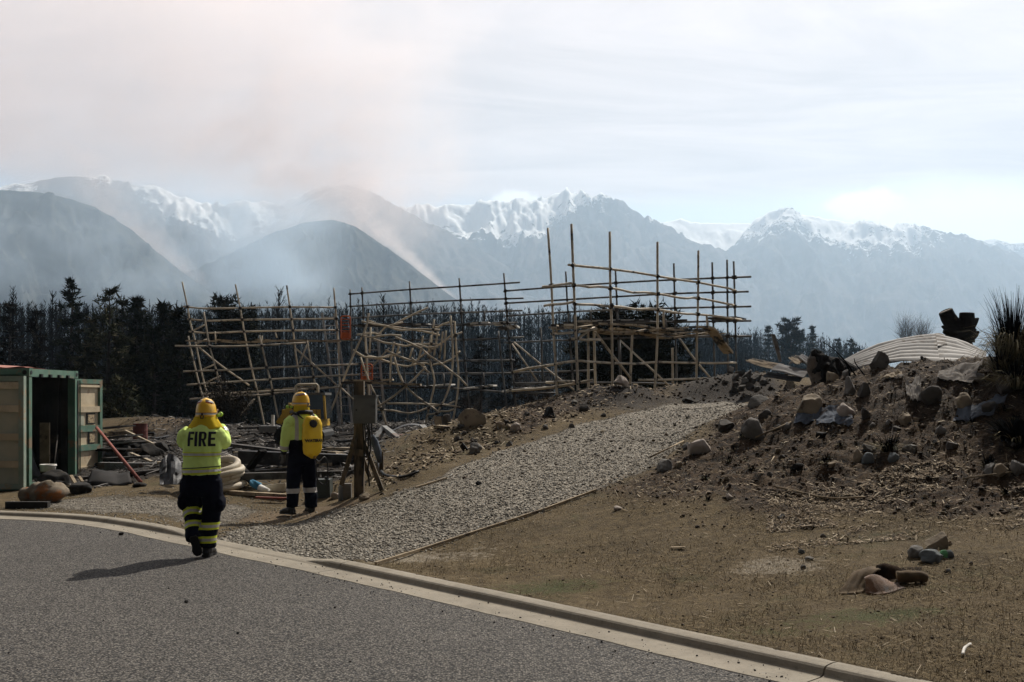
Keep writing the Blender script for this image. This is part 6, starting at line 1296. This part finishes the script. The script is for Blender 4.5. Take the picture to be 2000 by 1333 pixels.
tr.tube([(-.095, 0, .88), (-.115, .01, .70), (-.135, .015, .50), (-.155, .0, .30), (-.165, -.01, .11)], [.118, .112, .100, .096, .088], 16); tr.tube([(.095, 0, .88), (.11, .01, .70), (.125, .015, .50), (.14, .0, .30), (.145, -.01, .09)], [.118, .112, .100, .096, .088], 16)
to, tl_ = A2.fuse(tr, 'trousers', MAT_NAVY, wr=.0075, seed=16)
for sx in (-1, 1): A2.band(tl_, (sx*.14, 0, .355), (0, 0, 1), .072, .004, 'silver_band', MAT_SILV, to, lambda p, sx=sx: p.x*sx > 0)
for sx, an in ((-1, 20), (1, -8)):
    b0 = Vector((sx*.15-.01, -.075, .008)); d = Matrix.Rotation(R(an), 3, 'Z') @ Vector((0, .285, 0)); b_, s_ = boot(b0, b0+d, (0, 0, 1), .17); bo, _ = A2.fuse(b_, 'boot', MAT_BOOT, vox=.01, it=3, wr=.002); A2.build(s_, 'sole', MAT_BLACK, bo, False)
fl = MB(); fn = lambda u, v: Rh @ (lambda a, f: Vector(((.108+.012*f+.006*math.sin(a*6)*f)*math.cos(a), (.118+.004*f)*math.sin(a), -.115*f)))(math.pi*(.85+1.3*u), v)+Vector((0, .03, 1.655))
fl.slab(fn, 40, 7, .004); A2.build(fl, 'neck_flap', MAT_FLAP)
cl_ = MB(); cl_.tube([(-.12, -.02, 1.50), (-.09, -.10, 1.53), (0, -.13, 1.535), (.10, -.10, 1.53), (.13, -.01, 1.52), (.10, .07, 1.51)], [.022, .03, .034, .036, .034, .024], 10); A2.build(cl_, 'black_collar', MAT_INK)
hs = helmet(A2, (0, .03, 1.635), R(22), None, s=.93); torch(A2, Vector((0, .03, 1.625))+Rh @ Vector((-.15, .09, -.01)), Rh @ Vector((-.1, 1, 0)), hs)
pk = MB(); sec = []
for z, w, t in ((.845, .020, .03), (.875, .075, .05), (.92, .128, .075), (.98, .142, .085), (1.12, .150, .092), (1.26, .155, .09), (1.36, .150, .08), (1.43, .125, .06), (1.475, .080, .035)):
    sec.append([Vector((.055+w*math.copysign(abs(math.cos(a))**.6, math.cos(a)), -.225+t*math.copysign(abs(math.sin(a))**.75, math.sin(a)), z)) for a in [2*math.pi*k/22 for k in range(22)]])
pk.loft(sec); po, pk_l = A2.fuse(pk, 'water_backpack', MAT_PACK, vox=.011, it=4, wr=.006, seed=31, wsc=(7, 7, 4))
m = MB(); m.tube([(.03, -.285, 1.365), (.03, -.335, 1.365), (.03, -.34, 1.365)], [.056, .054, .04], 14)
for k in range(12): a = k*math.pi/6; m.box((.03+.055*math.cos(a), -.31, 1.365+.055*math.sin(a)), (.012, .045, .012))
A2.build(m, 'filler_cap', MAT_BLACK, po, False)
ps, wd = text_polys('WATERAX', .042); A2.decal(pk_l, ps, (.055-wd/2, -.22, 1.095), (1, 0, 0), (0, 0, 1), (0, 1, 0), 'lettering', MAT_INK, po, off=.004, cell=.02)
m = MB(); m.tube([(.07, -.26, .88), (.07, -.28, .855), (.07, -.28, .84)], [.022, .022, .016], 10); A2.build(m, 'brass_outlet', M('brass', (.42, .26, .06), (.30, .18, .05), scale=20, rough=.35, metal=.7), po)
m = MB(); hp = [(.07, -.28, .85), (.13, -.30, .80), (.24, -.26, .86), (.32, -.2, .76), (.335, -.18, .55), (.28, -.2, .44), (.16, -.22, .50), (.12, -.24, .62), (.10, -.25, .76)]
m.tube([Vector(q) for q in catmull(hp, 6)], .010, 7); A2.build(m, 'hose', MAT_BLACK, po)
for sx in (-1, 1):
    m = MB(); m.tube([Vector(q) for q in catmull([(sx*.10+.03, -.17, 1.44), (sx*.135, -.06, 1.515), (sx*.14, .07, 1.47), (sx*.15, .145, 1.30), (sx*.17, .11, 1.10), (sx*.16, -.10, 1.02)], 5)], .020, 8, flat=.35); A2.build(m, 'strap', MAT_INK, po)
# ---------------------------------------------------------------- burnt house site
MAT_POST = M('weathered_post', (.14, .108, .072), (.085, .064, .043), scale=6, rough=.9, c3=(.05, .042, .032), s3=3, world=True, stretch=(3, 3, .6))
MAT_BOXG = M('meter_box_steel', (.13, .13, .125), (.09, .09, .087), scale=3, rough=.5, metal=.25, c3=(.06, .06, .055), s3=2)
MAT_DRUM = M('rusty_red_drum', (.17, .05, .04), (.10, .035, .03), scale=5, rough=.8, c3=(.05, .035, .03), s3=4)
MAT_CREAM = M('cream_plastic_pipe', (.52, .46, .36), (.44, .38, .29), scale=6, rough=.6, c3=(.30, .25, .18), s3=5, t3=(.58, .7))
MAT_BLUE = M('blue_rag', (.05, .20, .32), (.035, .13, .22), scale=8, rough=.9, bump=.5)
MAT_REDP = M('red_brown_pole', (.24, .065, .045), (.16, .05, .038), scale=6, rough=.75, world=True)
MAT_YEL = M('digger_yellow', (.60, .38, .05), (.50, .31, .045), scale=5, rough=.5, c3=(.03, .027, .02), s3=9, t3=(.56, .62))
MAT_GLASS = M('dark_glass', (.03, .035, .04), (.02, .025, .03), scale=3, rough=.15, spec=.6)
MAT_BLOCK = M('concrete_block', (.24, .245, .25), (.18, .185, .19), scale=6, rough=.9, bump=.3)
MAT_CUSH = M('scorched_foam', (.17, .14, .10), (.10, .08, .06), scale=5, rough=.95, c3=(.20, .075, .022), s3=4, t3=(.5, .62), bump=.5)
MAT_TANK = M('dark_green_tank', (.045, .055, .05), (.03, .036, .033), scale=6, rough=.55)
# meter box post
b = hit(702, 968); Y = b.y; k = Y/F
mp = thing('meter_box_post', b, 'timber power post with a grey meter box and two leaning braces', 'power post')
mb = MB(); mb.box((b.x, Y, b.z+(968-745)*k/2-.1), (.15, .12, (968-745)*k+.2)); mb.build('post', MAT_POST, mp)
bxx = P(714, 801, Y-.16); mb = MB(); mb.box(bxx, (42*k, .20, 52*k)); bo = mb.build('meter_box', MAT_BOXG, mp)
mb = MB(); mb.box(bxx+Vector((0, -.108, .0)), (38*k, .014, 47*k)); mb.build('door', MAT_BOXG, bo); mb = MB(); mb.box(bxx+Vector((0, -.01, 27.2*k)), (46*k, .25, .022)); mb.build('lid', MAT_BOXG, bo)
mb = MB(); mb.tube([bxx+Vector((-.12, -.12, 0)), bxx+Vector((-.12, -.135, 0))], .014, 8); mb.build('latch', MAT_BLACK, bo)
for pts, dY in (([(697, 845), (682, 900), (667, 948)], -.25), ([(705, 850), (725, 905), (746, 958)], -.2), ([(700, 872), (722, 930)], .3)):
    a_, c_ = P(*pts[0], Y-.02), P(*pts[-1], Y+dY); c_.z = max(c_.z, ground(c_.x, c_.y)-.05); mb = MB(); mb.beam(a_, c_, .065, .065, (0, 1, 0)); mb.build('brace', MAT_POST, mp)
mb = MB(); mb.beam(P(688, 883, Y-.1), P(712, 886, Y-.1), .05, .10); mb.build('cross_piece', MAT_POST, mp)
for q in ([(712,827),(714,860),(711,900),(708,950)], [(716,827),(720,850),(718,890)], [(720,827),(724,870),(719,915),(722,950)], [(709,827),(711,880),(707,915)], [(726,827),(727,852),(731,880)]):
    mb = MB(); mb.tube([Vector(p) for p in catmull([tuple(P(x, y, Y-.13)) for x, y in q], 4)], .012, 6); mb.build('cable', MAT_BLACK, mp)
tag(bumpy_tube([P(728, 850, Y-.2), P(733, 862, Y-.22), P(738, 882, Y-.24), P(742, 904, Y-.25)], [.02, .05, .055, .03], 24, 1.0, 41, fr=12).build('plastic_sack', MAT_PLBL, smooth=True), 'tattered grey plastic sack hanging beside the meter box post', 'sack')
pl([Vector(q) for q in catmull([tuple(hit(x, y)+Vector((0, 0, .03))) for x, y in ((738, 905), (745, 925), (760, 934), (790, 935), (818, 925))], 5)], .022, 'conduit', 'grey conduit bending out of the ground beside the meter box post', 'conduit', MAT_BLACK, 7)
beam(hit(745, 922), hit(745, 922)+Vector((0, 0, .34)), .07, .05, 'stake', 'short timber stake right of the meter box post', 'stake', MAT_POST, up=(0, 1, 0))
c = hit(667, 978); pl([c+Vector((0, 0, -.02)), c+Vector((0, 0, .20)), c+Vector((0, 0, .24)), c+Vector((0, 0, .28))], [.05, .05, .035, .018], 'gas_bottle', 'slim grey bottle standing left of the meter box post', 'bottle', MAT_BLOCK, 12)
c = hit(679, 975); mb = MB(); mb.box(c+Vector((0, 0, .11)), (.13, .12, .26), taper=.92); tag(mb.build('plastic_jug', MAT_PLAS), 'translucent plastic jug beside the slim grey bottle', 'jug')
c = hit(631, 972); tk2 = thing('fuel_tank', c, 'dark green square tank on the ground behind the backpack firefighter', 'tank'); w = 30*c.y/F
mb = MB(); mb.box(c+Vector((0, .1, .14)), (w, .3, .30), taper=.9); mb.build('body', MAT_TANK, tk2); mb = MB(); mb.tube([c+Vector((.05, .05, .28)), c+Vector((.05, .05, .33))], .035, 12); mb.build('cap', MAT_BLACK, tk2)
# things on the burnt slab: long beams and boards
def span(p0, p1, Y0, Y1, w, h, name, label, cat, mat, group=None, lift=None):
    a_, c_ = P(*p0, Y0), P(*p1, Y1); return beam(a_, c_, w, h, name, label, cat, mat, group)
span((440,868),(566,884),20.6,19.6,.16,.07,'charred_board','long charred board on the slab just behind both firefighters','board',MAT_PLANKD)
span((470,893),(724,903),18.6,18.0,.20,.24,'steel_beam','long dark steel beam with a pale top edge behind the backpack firefighter','beam',MAT_DARKS)
span((458,884),(728,894),19.0,18.3,.10,.025,'batten','long pale batten lying on top of the dark steel beam','batten',MAT_PLANK)
span((560,877),(726,889),19.4,18.6,.12,.035,'plank','pale weathered plank behind the steel beam on the right','plank',MAT_PLANK)
span((640,876),(728,878),19.9,19.5,.18,.05,'plank','broad pale plank end behind the meter box post','plank',MAT_PLANK)
span((440,932),(735,925),17.2,17.3,.14,.12,'charred_log','dark round log along the front of the steel beams','log',MAT_PLANKD)
span((435,961),(562,969),16.9,16.2,.12,.06,'plank','grey plank on the gravel between the two firefighters','plank',MAT_EDGE)
span((500,972),(562,974),16.1,16.0,.06,.03,'red_strip','thin red strip in front of the grey plank','strip',MAT_REDP)
span((487,916),(514,880),18.3,18.2,.22,.05,'charred_plank','black charred plank standing diagonally against the steel beam','plank',MAT_CHARW)
span((510,957),(563,951),16.9,16.7,.14,.14,'tan_pipe','tan pipe length left of the backpack firefighter','pipe',MAT_CREAM)
pl([P(452,902,18.0), P(475,920,17.6), P(493,940,17.2)], .075, 'charred_pipe', 'charred pipe slanting down to the blue rag', 'pipe', MAT_CHARW, 10)
tag(bumpy_tube([P(494,940,16.9), P(502,948,16.8), P(512,958,16.7)], [.04,.09,.05], 26, 1.3, 51, fr=16).build('blue_rag', MAT_BLUE, smooth=True), 'bright blue rag tied round the pipe joint', 'rag')
pl([P(508,953,16.7), P(523,961,16.6)], .06, 'pipe_end', 'white pipe end poking out of the blue rag', 'pipe', MAT_WHITE, 12)
span((372,905),(338,915),17.9,18.3,.10,.05,'pale_board','small pale board behind the walking firefighter at left','board',MAT_PLANK)
# coil of drain pipe
c = hit(410, 966); cy_ = c.y+.35; ck = thing('drain_pipe_coil', (c.x-.03, cy_, c.z), 'coil of cream corrugated drain pipe lying behind the walking firefighter', 'pipe coil'); pts = []; rad = []
for i in range(620):
    t = i/620*5.2; a = t*6.283+1.0; r_ = .44+.05*math.sin(t*2.3); pts.append(Vector((c.x-.03+r_*math.cos(a), cy_+r_*.8*math.sin(a), c.z+.06+.072*t*(1+.35*math.sin(a+.8))+.02*math.sin(a*2+t)))); rad.append(.056+.004*(i % 2))
mb = MB(); mb.tube(pts, rad, 9); mb.build('pipe', MAT_CREAM, ck, True)
for a in (.4, 2.2, 5.0):
    mb = MB(); mb.tube([Vector((c.x-.03+.44*math.cos(a)+.09*math.cos(q)*math.cos(a), cy_+.35*math.sin(a)+.09*math.cos(q)*math.sin(a), c.z+.24+.24*math.sin(q))) for q in np.linspace(0, 6.283, 16)], .006, 5); mb.build('tie', MAT_BLACK, ck)
mb = MB(); mb.slab(lambda u, v: P(312+42*u, 905+42*v-18*math.sin(u*3.1)*(1-v), 17.6-.6*v+.10*float(vn(np.array([u*5.]), np.array([v*4.]))[0])), 12, 10, .006); tag(mb.build('crumpled_sheet', MAT_DARKS), 'crumpled shiny metal sheet left of the walking firefighter', 'sheet')
# digger behind the backpack firefighter
dg_ = thing('excavator', P(596, 838, 25), 'small yellow excavator half hidden behind the backpack firefighter', 'excavator'); Y = 25.0
zg = ground(P(596, 838, Y).x, Y)
for dx_ in (-.42, .42):
    mb = MB(); mb.tube([(dg_.location.x+dx_*1.0, Y-.7, zg+.18), (dg_.location.x+dx_, Y+.7, zg+.18)], .2, 14); mb.box((dg_.location.x+dx_, Y, zg+.18), (.26, 1.5, .36)); mb.build('track', MAT_BLACK, dg_)
mb = MB(); mb.box((dg_.location.x, Y+.1, zg+.62), (1.0, 1.2, .42), taper=.94); mb.build('body', MAT_YEL, dg_)
q0 = P(604, 818, Y); q1 = P(623, 772, Y); mb = MB(); mb.box(((q0.x+q1.x)/2, Y, (q0.z+q1.z)/2), (q1.x-q0.x+.5, .9, q1.z-q0.z), taper=.9); cb = mb.build('cab', MAT_GLASS, dg_)
for xx in (-.37, .37): mb = MB(); mb.beam(((q0.x+q1.x)/2+xx, Y-.46, q0.z), ((q0.x+q1.x)/2+xx*.88, Y-.42, q1.z), .05, .05, (0, 1, 0)); mb.build('cab_pillar', MAT_YEL, cb)
mb = MB(); mb.box(((q0.x+q1.x)/2, Y, q1.z+.03), (.72, .86, .06)); mb.build('cab_roof', MAT_STEEL, cb)
mb = MB(); bp = [P(596, 815, Y-.5), P(580, 796, Y-.8), P(566, 796, Y-.9)]; mb.beam(bp[0], bp[1], .22, .20, (0, 1, 0)); mb.beam(bp[1], bp[2], .22, .22, (0, 1, 0)); mb.build('boom', MAT_YEL, dg_)
mb = MB(); mb.beam(P(574, 793, Y-.95), P(547, 830, Y-1.0), .20, .26, (0, 1, 0)); mb.build('arm', MAT_YEL, dg_)
mb = MB(); mb.slab(lambda u, v: P(543+10*v, 828+10*u, Y-1.25+.6*v)+Vector((.12*math.sin(u*3.1), 0, 0)), 8, 4, .03); mb.build('bucket', MAT_DARKS, dg_)
mb = MB(); mb.tube([P(588, 800, Y-1.0), P(566, 806, Y-1.1)], .04, 8); mb.build('hydraulic_ram', MAT_STEEL, dg_)
mb = MB(); mb.box(P(527, 838, 26.5), (.50, .35, .16)); tag(mb.build('concrete_block', MAT_BLOCK), 'low concrete block in front of the excavator bucket', 'block')
beam(P(533, 834, 26.6), P(533, 811, 26.6), .07, .07, 'white_post', 'short white post on the concrete block', 'post', MAT_WHITE, up=(0, 1, 0))
# frame of pale pipe behind the backpack firefighter
mb = MB(); mb.tube([P(578, 790, 27), P(578, 755, 27), P(582, 752, 27), P(618, 751, 27), P(621, 754, 27), P(621, 800, 27)], .035, 8); tag(mb.build('bent_pipework', MAT_CREAM, smooth=True), 'pale bent pipe frame standing behind the excavator cab', 'frame')
# left debris heap
c = P(274, 866, 27); dm_ = thing('oil_drum', (c.x, 27, c.z), 'rusty red oil drum standing at the back of the debris heap', 'drum'); r_ = .19; hh = 38*27/F
prof = [(r_, 0), (r_*1.03, .01), (r_, .03), (r_, hh*.33), (r_*1.04, hh*.35), (r_, hh*.37), (r_, hh*.64), (r_*1.04, hh*.66), (r_, hh*.68), (r_, hh*.97), (r_*1.03, hh), (r_*.95, hh), (r_*.93, hh-.03)]
mb = MB(); mb.loft([[Vector((c.x+q*math.cos(a), 27+q*math.sin(a), c.z+z)) for a in [2*math.pi*k/20 for k in range(20)]] for q, z in prof]); mb.build('shell', MAT_DRUM, dm_)
a_ = P(189, 836, 22.0); e_ = hit(275, 945); pl([a_, e_+Vector((0, 0, .03))], .034, 'leaning_pole', 'red brown pole leaning on the open container door', 'pole', MAT_REDP, 10)
HEAP = [((197,838),(250,832),26,25.5,.5,.03,MAT_DARKS,'smoke blackened sheet on top of the debris heap by the container','sheet'), ((245,842),(300,868),25,24.4,.06,.05,MAT_PLANK,'pale bent rail sticking out of the debris heap','rail'), ((200,858),(262,850),24.6,24.2,.6,.03,MAT_DARKS,'wide dark sheet in the middle of the debris heap','sheet'),
 ((215,868),(272,862),23.8,23.4,.45,.025,MAT_IRON,'pale corrugated scrap lying on the debris heap','sheet'), ((198,878),(262,880),23,22.6,.5,.06,MAT_CHARW,'black charred slab low in the debris heap','slab'), ((256,886),(296,902),22.2,21.8,.07,.04,MAT_PLANK,'short pale stick at the front of the debris heap','stick'), ((196,912),(318,914),21.2,20.8,.16,.19,MAT_STEEL,'long grey steel channel in front of the debris heap','channel'),
 ((318,911),(346,913),20.4,20.2,.12,.06,MAT_IRON,'bright scrap of channel right of the long grey channel','scrap'), ((240,926),(312,934),20.2,19.6,.16,.04,MAT_PLANKD,'charred board in front of the grey channel','board'), ((212,850),(240,846),25.4,25,.3,.06,MAT_CARD,'tan scorched board on the debris heap','board'), ((262,935),(330,922),19.6,19.4,.10,.04,MAT_DARKS,'dark flat bar in front of the grey channel','bar'), ((205,896),(286,892),22.2,22,.3,.04,MAT_PLANKD,'charred door panel in the debris heap','panel')]
for p0, p1, Y0, Y1, w, h, m_, lab, cat in HEAP: span(p0, p1, Y0, Y1, w, h, cat+'_debris', lab, cat, m_)
for px_, py_, r1 in ((290, 882, .32), (262, 872, .3), (312, 872, .25), (225, 890, .4)):
    rock(px_, py_+12, r1*2*F/23, r1*1.0*F/23, 'black', {290: 'rounded black burnt lump right of the oil drum', 262: 'black burnt lump in front of the oil drum', 312: 'small black burnt lump at the right end of the debris heap', 225: 'largest black lump under the debris heap sheets'}[px_], .3, 0, name='charred_heap', cat='debris')
# bulky scraps before the container
sk = bumpy_tube([Vector(q) for q in catmull([tuple(hit(32, 985)+Vector((0, .1, .10))), tuple(hit(60, 984)+Vector((0, .1, .15))), tuple(hit(92, 985)+Vector((0, .1, .17))), tuple(hit(122, 978)+Vector((0, .1, .14)))], 5)], [.06,.10,.12,.13,.12,.14,.15,.14,.15,.165,.16,.15,.155,.14,.11,.05], 30, .6, 61, fr=8); tag(sk.build('burnt_cushion', MAT_CUSH, smooth=True), 'scorched foam bolster lying below the folded back container door', 'cushion')
mb = MB(); c = hit(60, 992); mb.box(c+Vector((-.02, -.05, .03)), (.66, .10, .14)); tag(mb.build('scorched_slab', MAT_SOOT), 'scorched flat panel lying under the foam bolster', 'panel')
c0, c1_, c2_, c3_ = P(188, 928, 19.6), P(250, 932, 19.2), P(170, 962, 18.4), P(258, 955, 18.2)
mb = MB(); mb.slab(lambda u, v: (c0*(1-u)+c1_*u)*(1-v)+(c2_*(1-u)+c3_*u)*v+Vector((0, 0, .06+.20*math.sin(v*2.8)*(1-.5*u)*(.7+.3*math.sin(u*7))+.02*float(vn(np.array([u*4.]), np.array([v*3.]))[0]))), 18, 12, .02); tag(mb.build('curled_debris', MAT_SOOT, smooth=True), 'curled charred panel on the ground between container and leaning pole', 'panel')
span((139, 930),(158, 962),19.2,18.3,.06,.04,'timber_stick','tan timber stick propped against the open container door','stick',MAT_CARD); span((155, 932),(166, 948),19.3,18.8,.05,.04,'short_stick','short tan stick beside the timber stick at the container door','stick',MAT_CARD)
for px_, py_, w, h, lab in ((98, 953, 66, 34, 'heap of burnt rubbish spilling out of the container doorway'), (148, 966, 56, 22, 'low black heap in front of the open container door'), (270, 952, 30, 9, 'black crumbs at the foot of the leaning pole')): rock(px_, py_, w, h, 'black', lab, .2, 0, name='burnt_rubbish', cat='rubbish')
span((72,938),(124,943),19.4,19.0,.10,.04,'charred_board','charred board with a pale edge on the rubbish at the container door','board',MAT_SOOT); span((95,948),(130,962),18.9,18.5,.09,.03,'torn_board','torn tan board on the rubbish at the container door','board',MAT_CARD)
# bent metal and boards right of the post
span((736,858),(750,836),20,20.4,.10,.10,'steel_angle','upright leg of the bluish bent steel right of the meter box','steel',MAT_STEEL); span((750,836),(778,858),20.4,19.6,.10,.10,'steel_angle','slanting bluish bent steel right of the meter box','steel',MAT_STEEL); span((776,858),(822,852),19.8,20.4,.12,.16,'rusty_plate','rusty plate at the end of the slanting bluish steel','plate',MAT_DRUM)
mb = MB(); mb.slab(lambda u, v: P(768+62*u, 840-12*math.sin(u*2.6)+3*v, 22.6-.7*v), 14, 4, .01); tag(mb.build('curved_sheet', MAT_DARKS), 'dark curved sheet lying behind the rusty plate', 'sheet')
span((824,832),(836,844),21,20.6,.12,.06,'bright_bracket','bright metal bracket left of the squat boulder','bracket',MAT_IRON); span((855,816),(857,838),19.4,19.3,.12,.10,'timber_block','upright tan timber block beside the squat boulder','block',MAT_CARD); span((862,848),(884,842),18.6,18.9,.22,.03,'pale_board','pale board scrap below the large slanting boulder','board',MAT_EDGE); span((834,838),(838,862),19.6,19.2,.08,.05,'short_post','stubby tan post left of the pale board scrap','post',MAT_CARD)
span((858,833),(880,836),18.9,18.7,.2,.05,'tan_slab','tan slab tucked under the squat boulder','slab',MAT_CARD)
# scattered charred boards on the slab
for i in range(60):
    px_, py_ = rnd.uniform(205, 880), rnd.uniform(840, 935)
    if 350 < px_ < 440 and py_ > 915: continue
    if poly_sd(np.array([hit(px_, py_).x]), np.array([hit(px_, py_).y]), BURN)[0] < 0: continue
    c = hit(px_, py_); a = rnd.uniform(-.5, .5)+(0 if rnd.random() < .7 else 1.3); L = rnd.uniform(.35, 1.5); d = Vector((math.cos(a), math.sin(a)*.8, rnd.uniform(-.02, .10)))*L/2
    beam(c-d+Vector((0, 0, .05)), c+d+Vector((0, 0, .06)), rnd.uniform(.06, .18), rnd.uniform(.025, .06), 'charred_board', 'charred board or lath strewn over the burnt house slab', 'board', rnd.choice([MAT_PLANKD, MAT_PLANKD, MAT_CHARW, MAT_CHARW, MAT_PLANK, MAT_DARKS]), 'charred boards strewn over the slab')
# dirt heap at the back left
HAZE_D, HAZE_C = 1.55e-4, (.59, .77, .96)
# ---------------------------------------------------------------- haze and smoke
def box_obj(name, lo, hi):
    mb = MB(); c = (Vector(lo)+Vector(hi))/2; d = Vector(hi)-Vector(lo); mb.box(c, d); return mb.build(name, None)
def volmat(name, build, color, aniso=0.0, step=None):
    m = bpy.data.materials.new(name); m.use_nodes = True; nt = m.node_tree; nt.nodes.clear(); E.nt = nt
    o = nt.nodes.new('ShaderNodeOutputMaterial'); v = nt.nodes.new('ShaderNodeVolumePrincipled')
    v.inputs['Color'].default_value = (*color, 1); v.inputs['Anisotropy'].default_value = aniso
    nt.links.new(v.outputs[0], o.inputs['Volume'])
    d = build()
    if isinstance(d, E): nt.links.new(d.v, v.inputs['Density'])
    else: v.inputs['Density'].default_value = d
    return m
hz = box_obj('haze', (-5200, -70, -14), (5200, 8750, 1540)); tag(hz, 'pale blue haze filling the valley', 'haze', kind='stuff')
hz.data.materials.append(volmat('haze', lambda: HAZE_D, HAZE_C, .35))

def smoke(name, label, Ym, y0, y1, q0, q1, r0, r1, fn, color, aniso=.45, km=KM):
    Ym, y0, y1 = Ym*km, y0*km, y1*km; k = Ym/F; mb = MB()
    lo = Vector(((q0-CX)*k, y0, H0+(HY-r1)*k)); hi = Vector(((q1-CX)*k, y1, H0+(HY-r0)*k))
    mb.box((lo+hi)/2, hi-lo); o = mb.build(name, None, origin=(0, 0, 0)); tag(o, label, 'smoke', kind='stuff')
    def bld():
        pos = ocoord(); x, y, z = sep(pos)
        q = x*(1/k)+CX; r = HY-(z-H0)*(1/k); w = step(E.m('ABSOLUTE', y-(y0+y1)/2), (y1-y0)*.48, (y1-y0)*.2)
        ed = step(q, q0, q0+(q1-q0)*.04)*step(q, q1, q1-(q1-q0)*.05)*step(r, r0, r0+(r1-r0)*.03)*step(r, r1, r1-(r1-r0)*.05)
        return fn(pos, q, r, y*(1/k))*w*ed*(1/km)
    o.data.materials.append(volmat(name, bld, color, aniso)); return o
def f_plume(pos, q, r, yy):
    p2 = comb(q+r*.55, r-q*.12, yy*.6)
    big = noise(p2, .0048, 5, .55, .8); med = noise(p2, .014, 5, .6, 1.0)
    wob = (big-.5)*2
    qe = emin(740+(440-r)*.42, 905.0)
    right = step(qe-q+wob*420+(med-.5)*160, -60, 420)
    rb = 400+step(q, 430, 640)*70
    bot = step(rb-r+wob*60+(med-.5)*80, -20, 130)
    core = step(q, 330, 640)*step(r, 120, 330)*step(wob+(med-.5)*1.2, -.5, .5)
    col = step(E.m('ABSOLUTE', q-660-(430-r)*.12+wob*190+(med-.5)*90), 290, 10)*step(r, 60, 400)*step(r, 520, 430)
    tex = step(big*.55+med*.45, .36, .66)
    return (right*bot*(.0004+.0017*tex+.0022*core*tex)+col*(.0004+.0024*step(med, .36, .66)))*2.3
smoke('smoke', 'broad brown grey smoke plume spreading up and left behind the hills', 1750, 1540, 1960, -140, 1000, -70, 560, f_plume, (.97, .83, .765))
def trail(qa, ra, qb, rb, wfun, dens):
    def f(pos, q, r, yy):
        p2 = comb(q+r*.5, r-q*.3, yy); n = noise(p2, .028, 5, .6, .8); n2 = noise(p2, .075, 4, .65, .5); wb = n-.5
        t = ra+(q-qa)*((rb-ra)/(qb-qa))-r
        Wd = wfun(q)
        up = step(t+wb*24, -16, 6); top = step(Wd*(.55+wb*2.6)-t, Wd*-.25, Wd*.65)
        return up*top*step(q, qb+12, qb-40)*step(q, qa-70, qa+50)*(.25+step(n2, .35, .7))*dens
    return f
smoke('smoke', 'thin pale smoke trail rising off the dark slope at far left', 1330, 1270, 1400, 80, 450, 240, 620, trail(190, 405, 405, 562, lambda q: 12+emax(410-q, 0)*.62, .015), (.97, .83, .77))
smoke('smoke', 'pale smoke trail rising off the right flank of the middle hill', 1580, 1520, 1640, 640, 960, 330, 640, trail(725, 446, 893, 588, lambda q: 10+emax(895-q, 0)*.34, .018), (.98, .88, .84))
def f_low(pos, q, r, yy):
    p2 = comb(q, r*1.2, yy); n = noise(p2, .006, 5, .6, .6); n2 = noise(p2, .02, 4, .6)
    return step(n*.7+n2*.3, .38, .68)*step(r, 640, 560)*step(r, 340, 440)*(.0040+.0085*step(q, 230, 430)*step(q, 690, 580))
smoke('smoke', 'thin low smoke drifting across the foot of the left hills', 1000, 800, 1060, -200, 720, 360, 660, f_low, (.66, .79, .92))

def f_for(pos, q, r, yy):
    n = noise(comb(q, r*1.5, yy), .02, 4, .6)
    return step(n, .3, .7)*(.0003+.0020*step(q, 500, 1300))*step(r, 585, 640)
smoke('smoke', 'thin blue smoke hanging in the burnt forest behind the scaffolds', 70, 57, 75, -150, 1750, 560, 830, f_for, (.38, .66, .95), km=1.0)
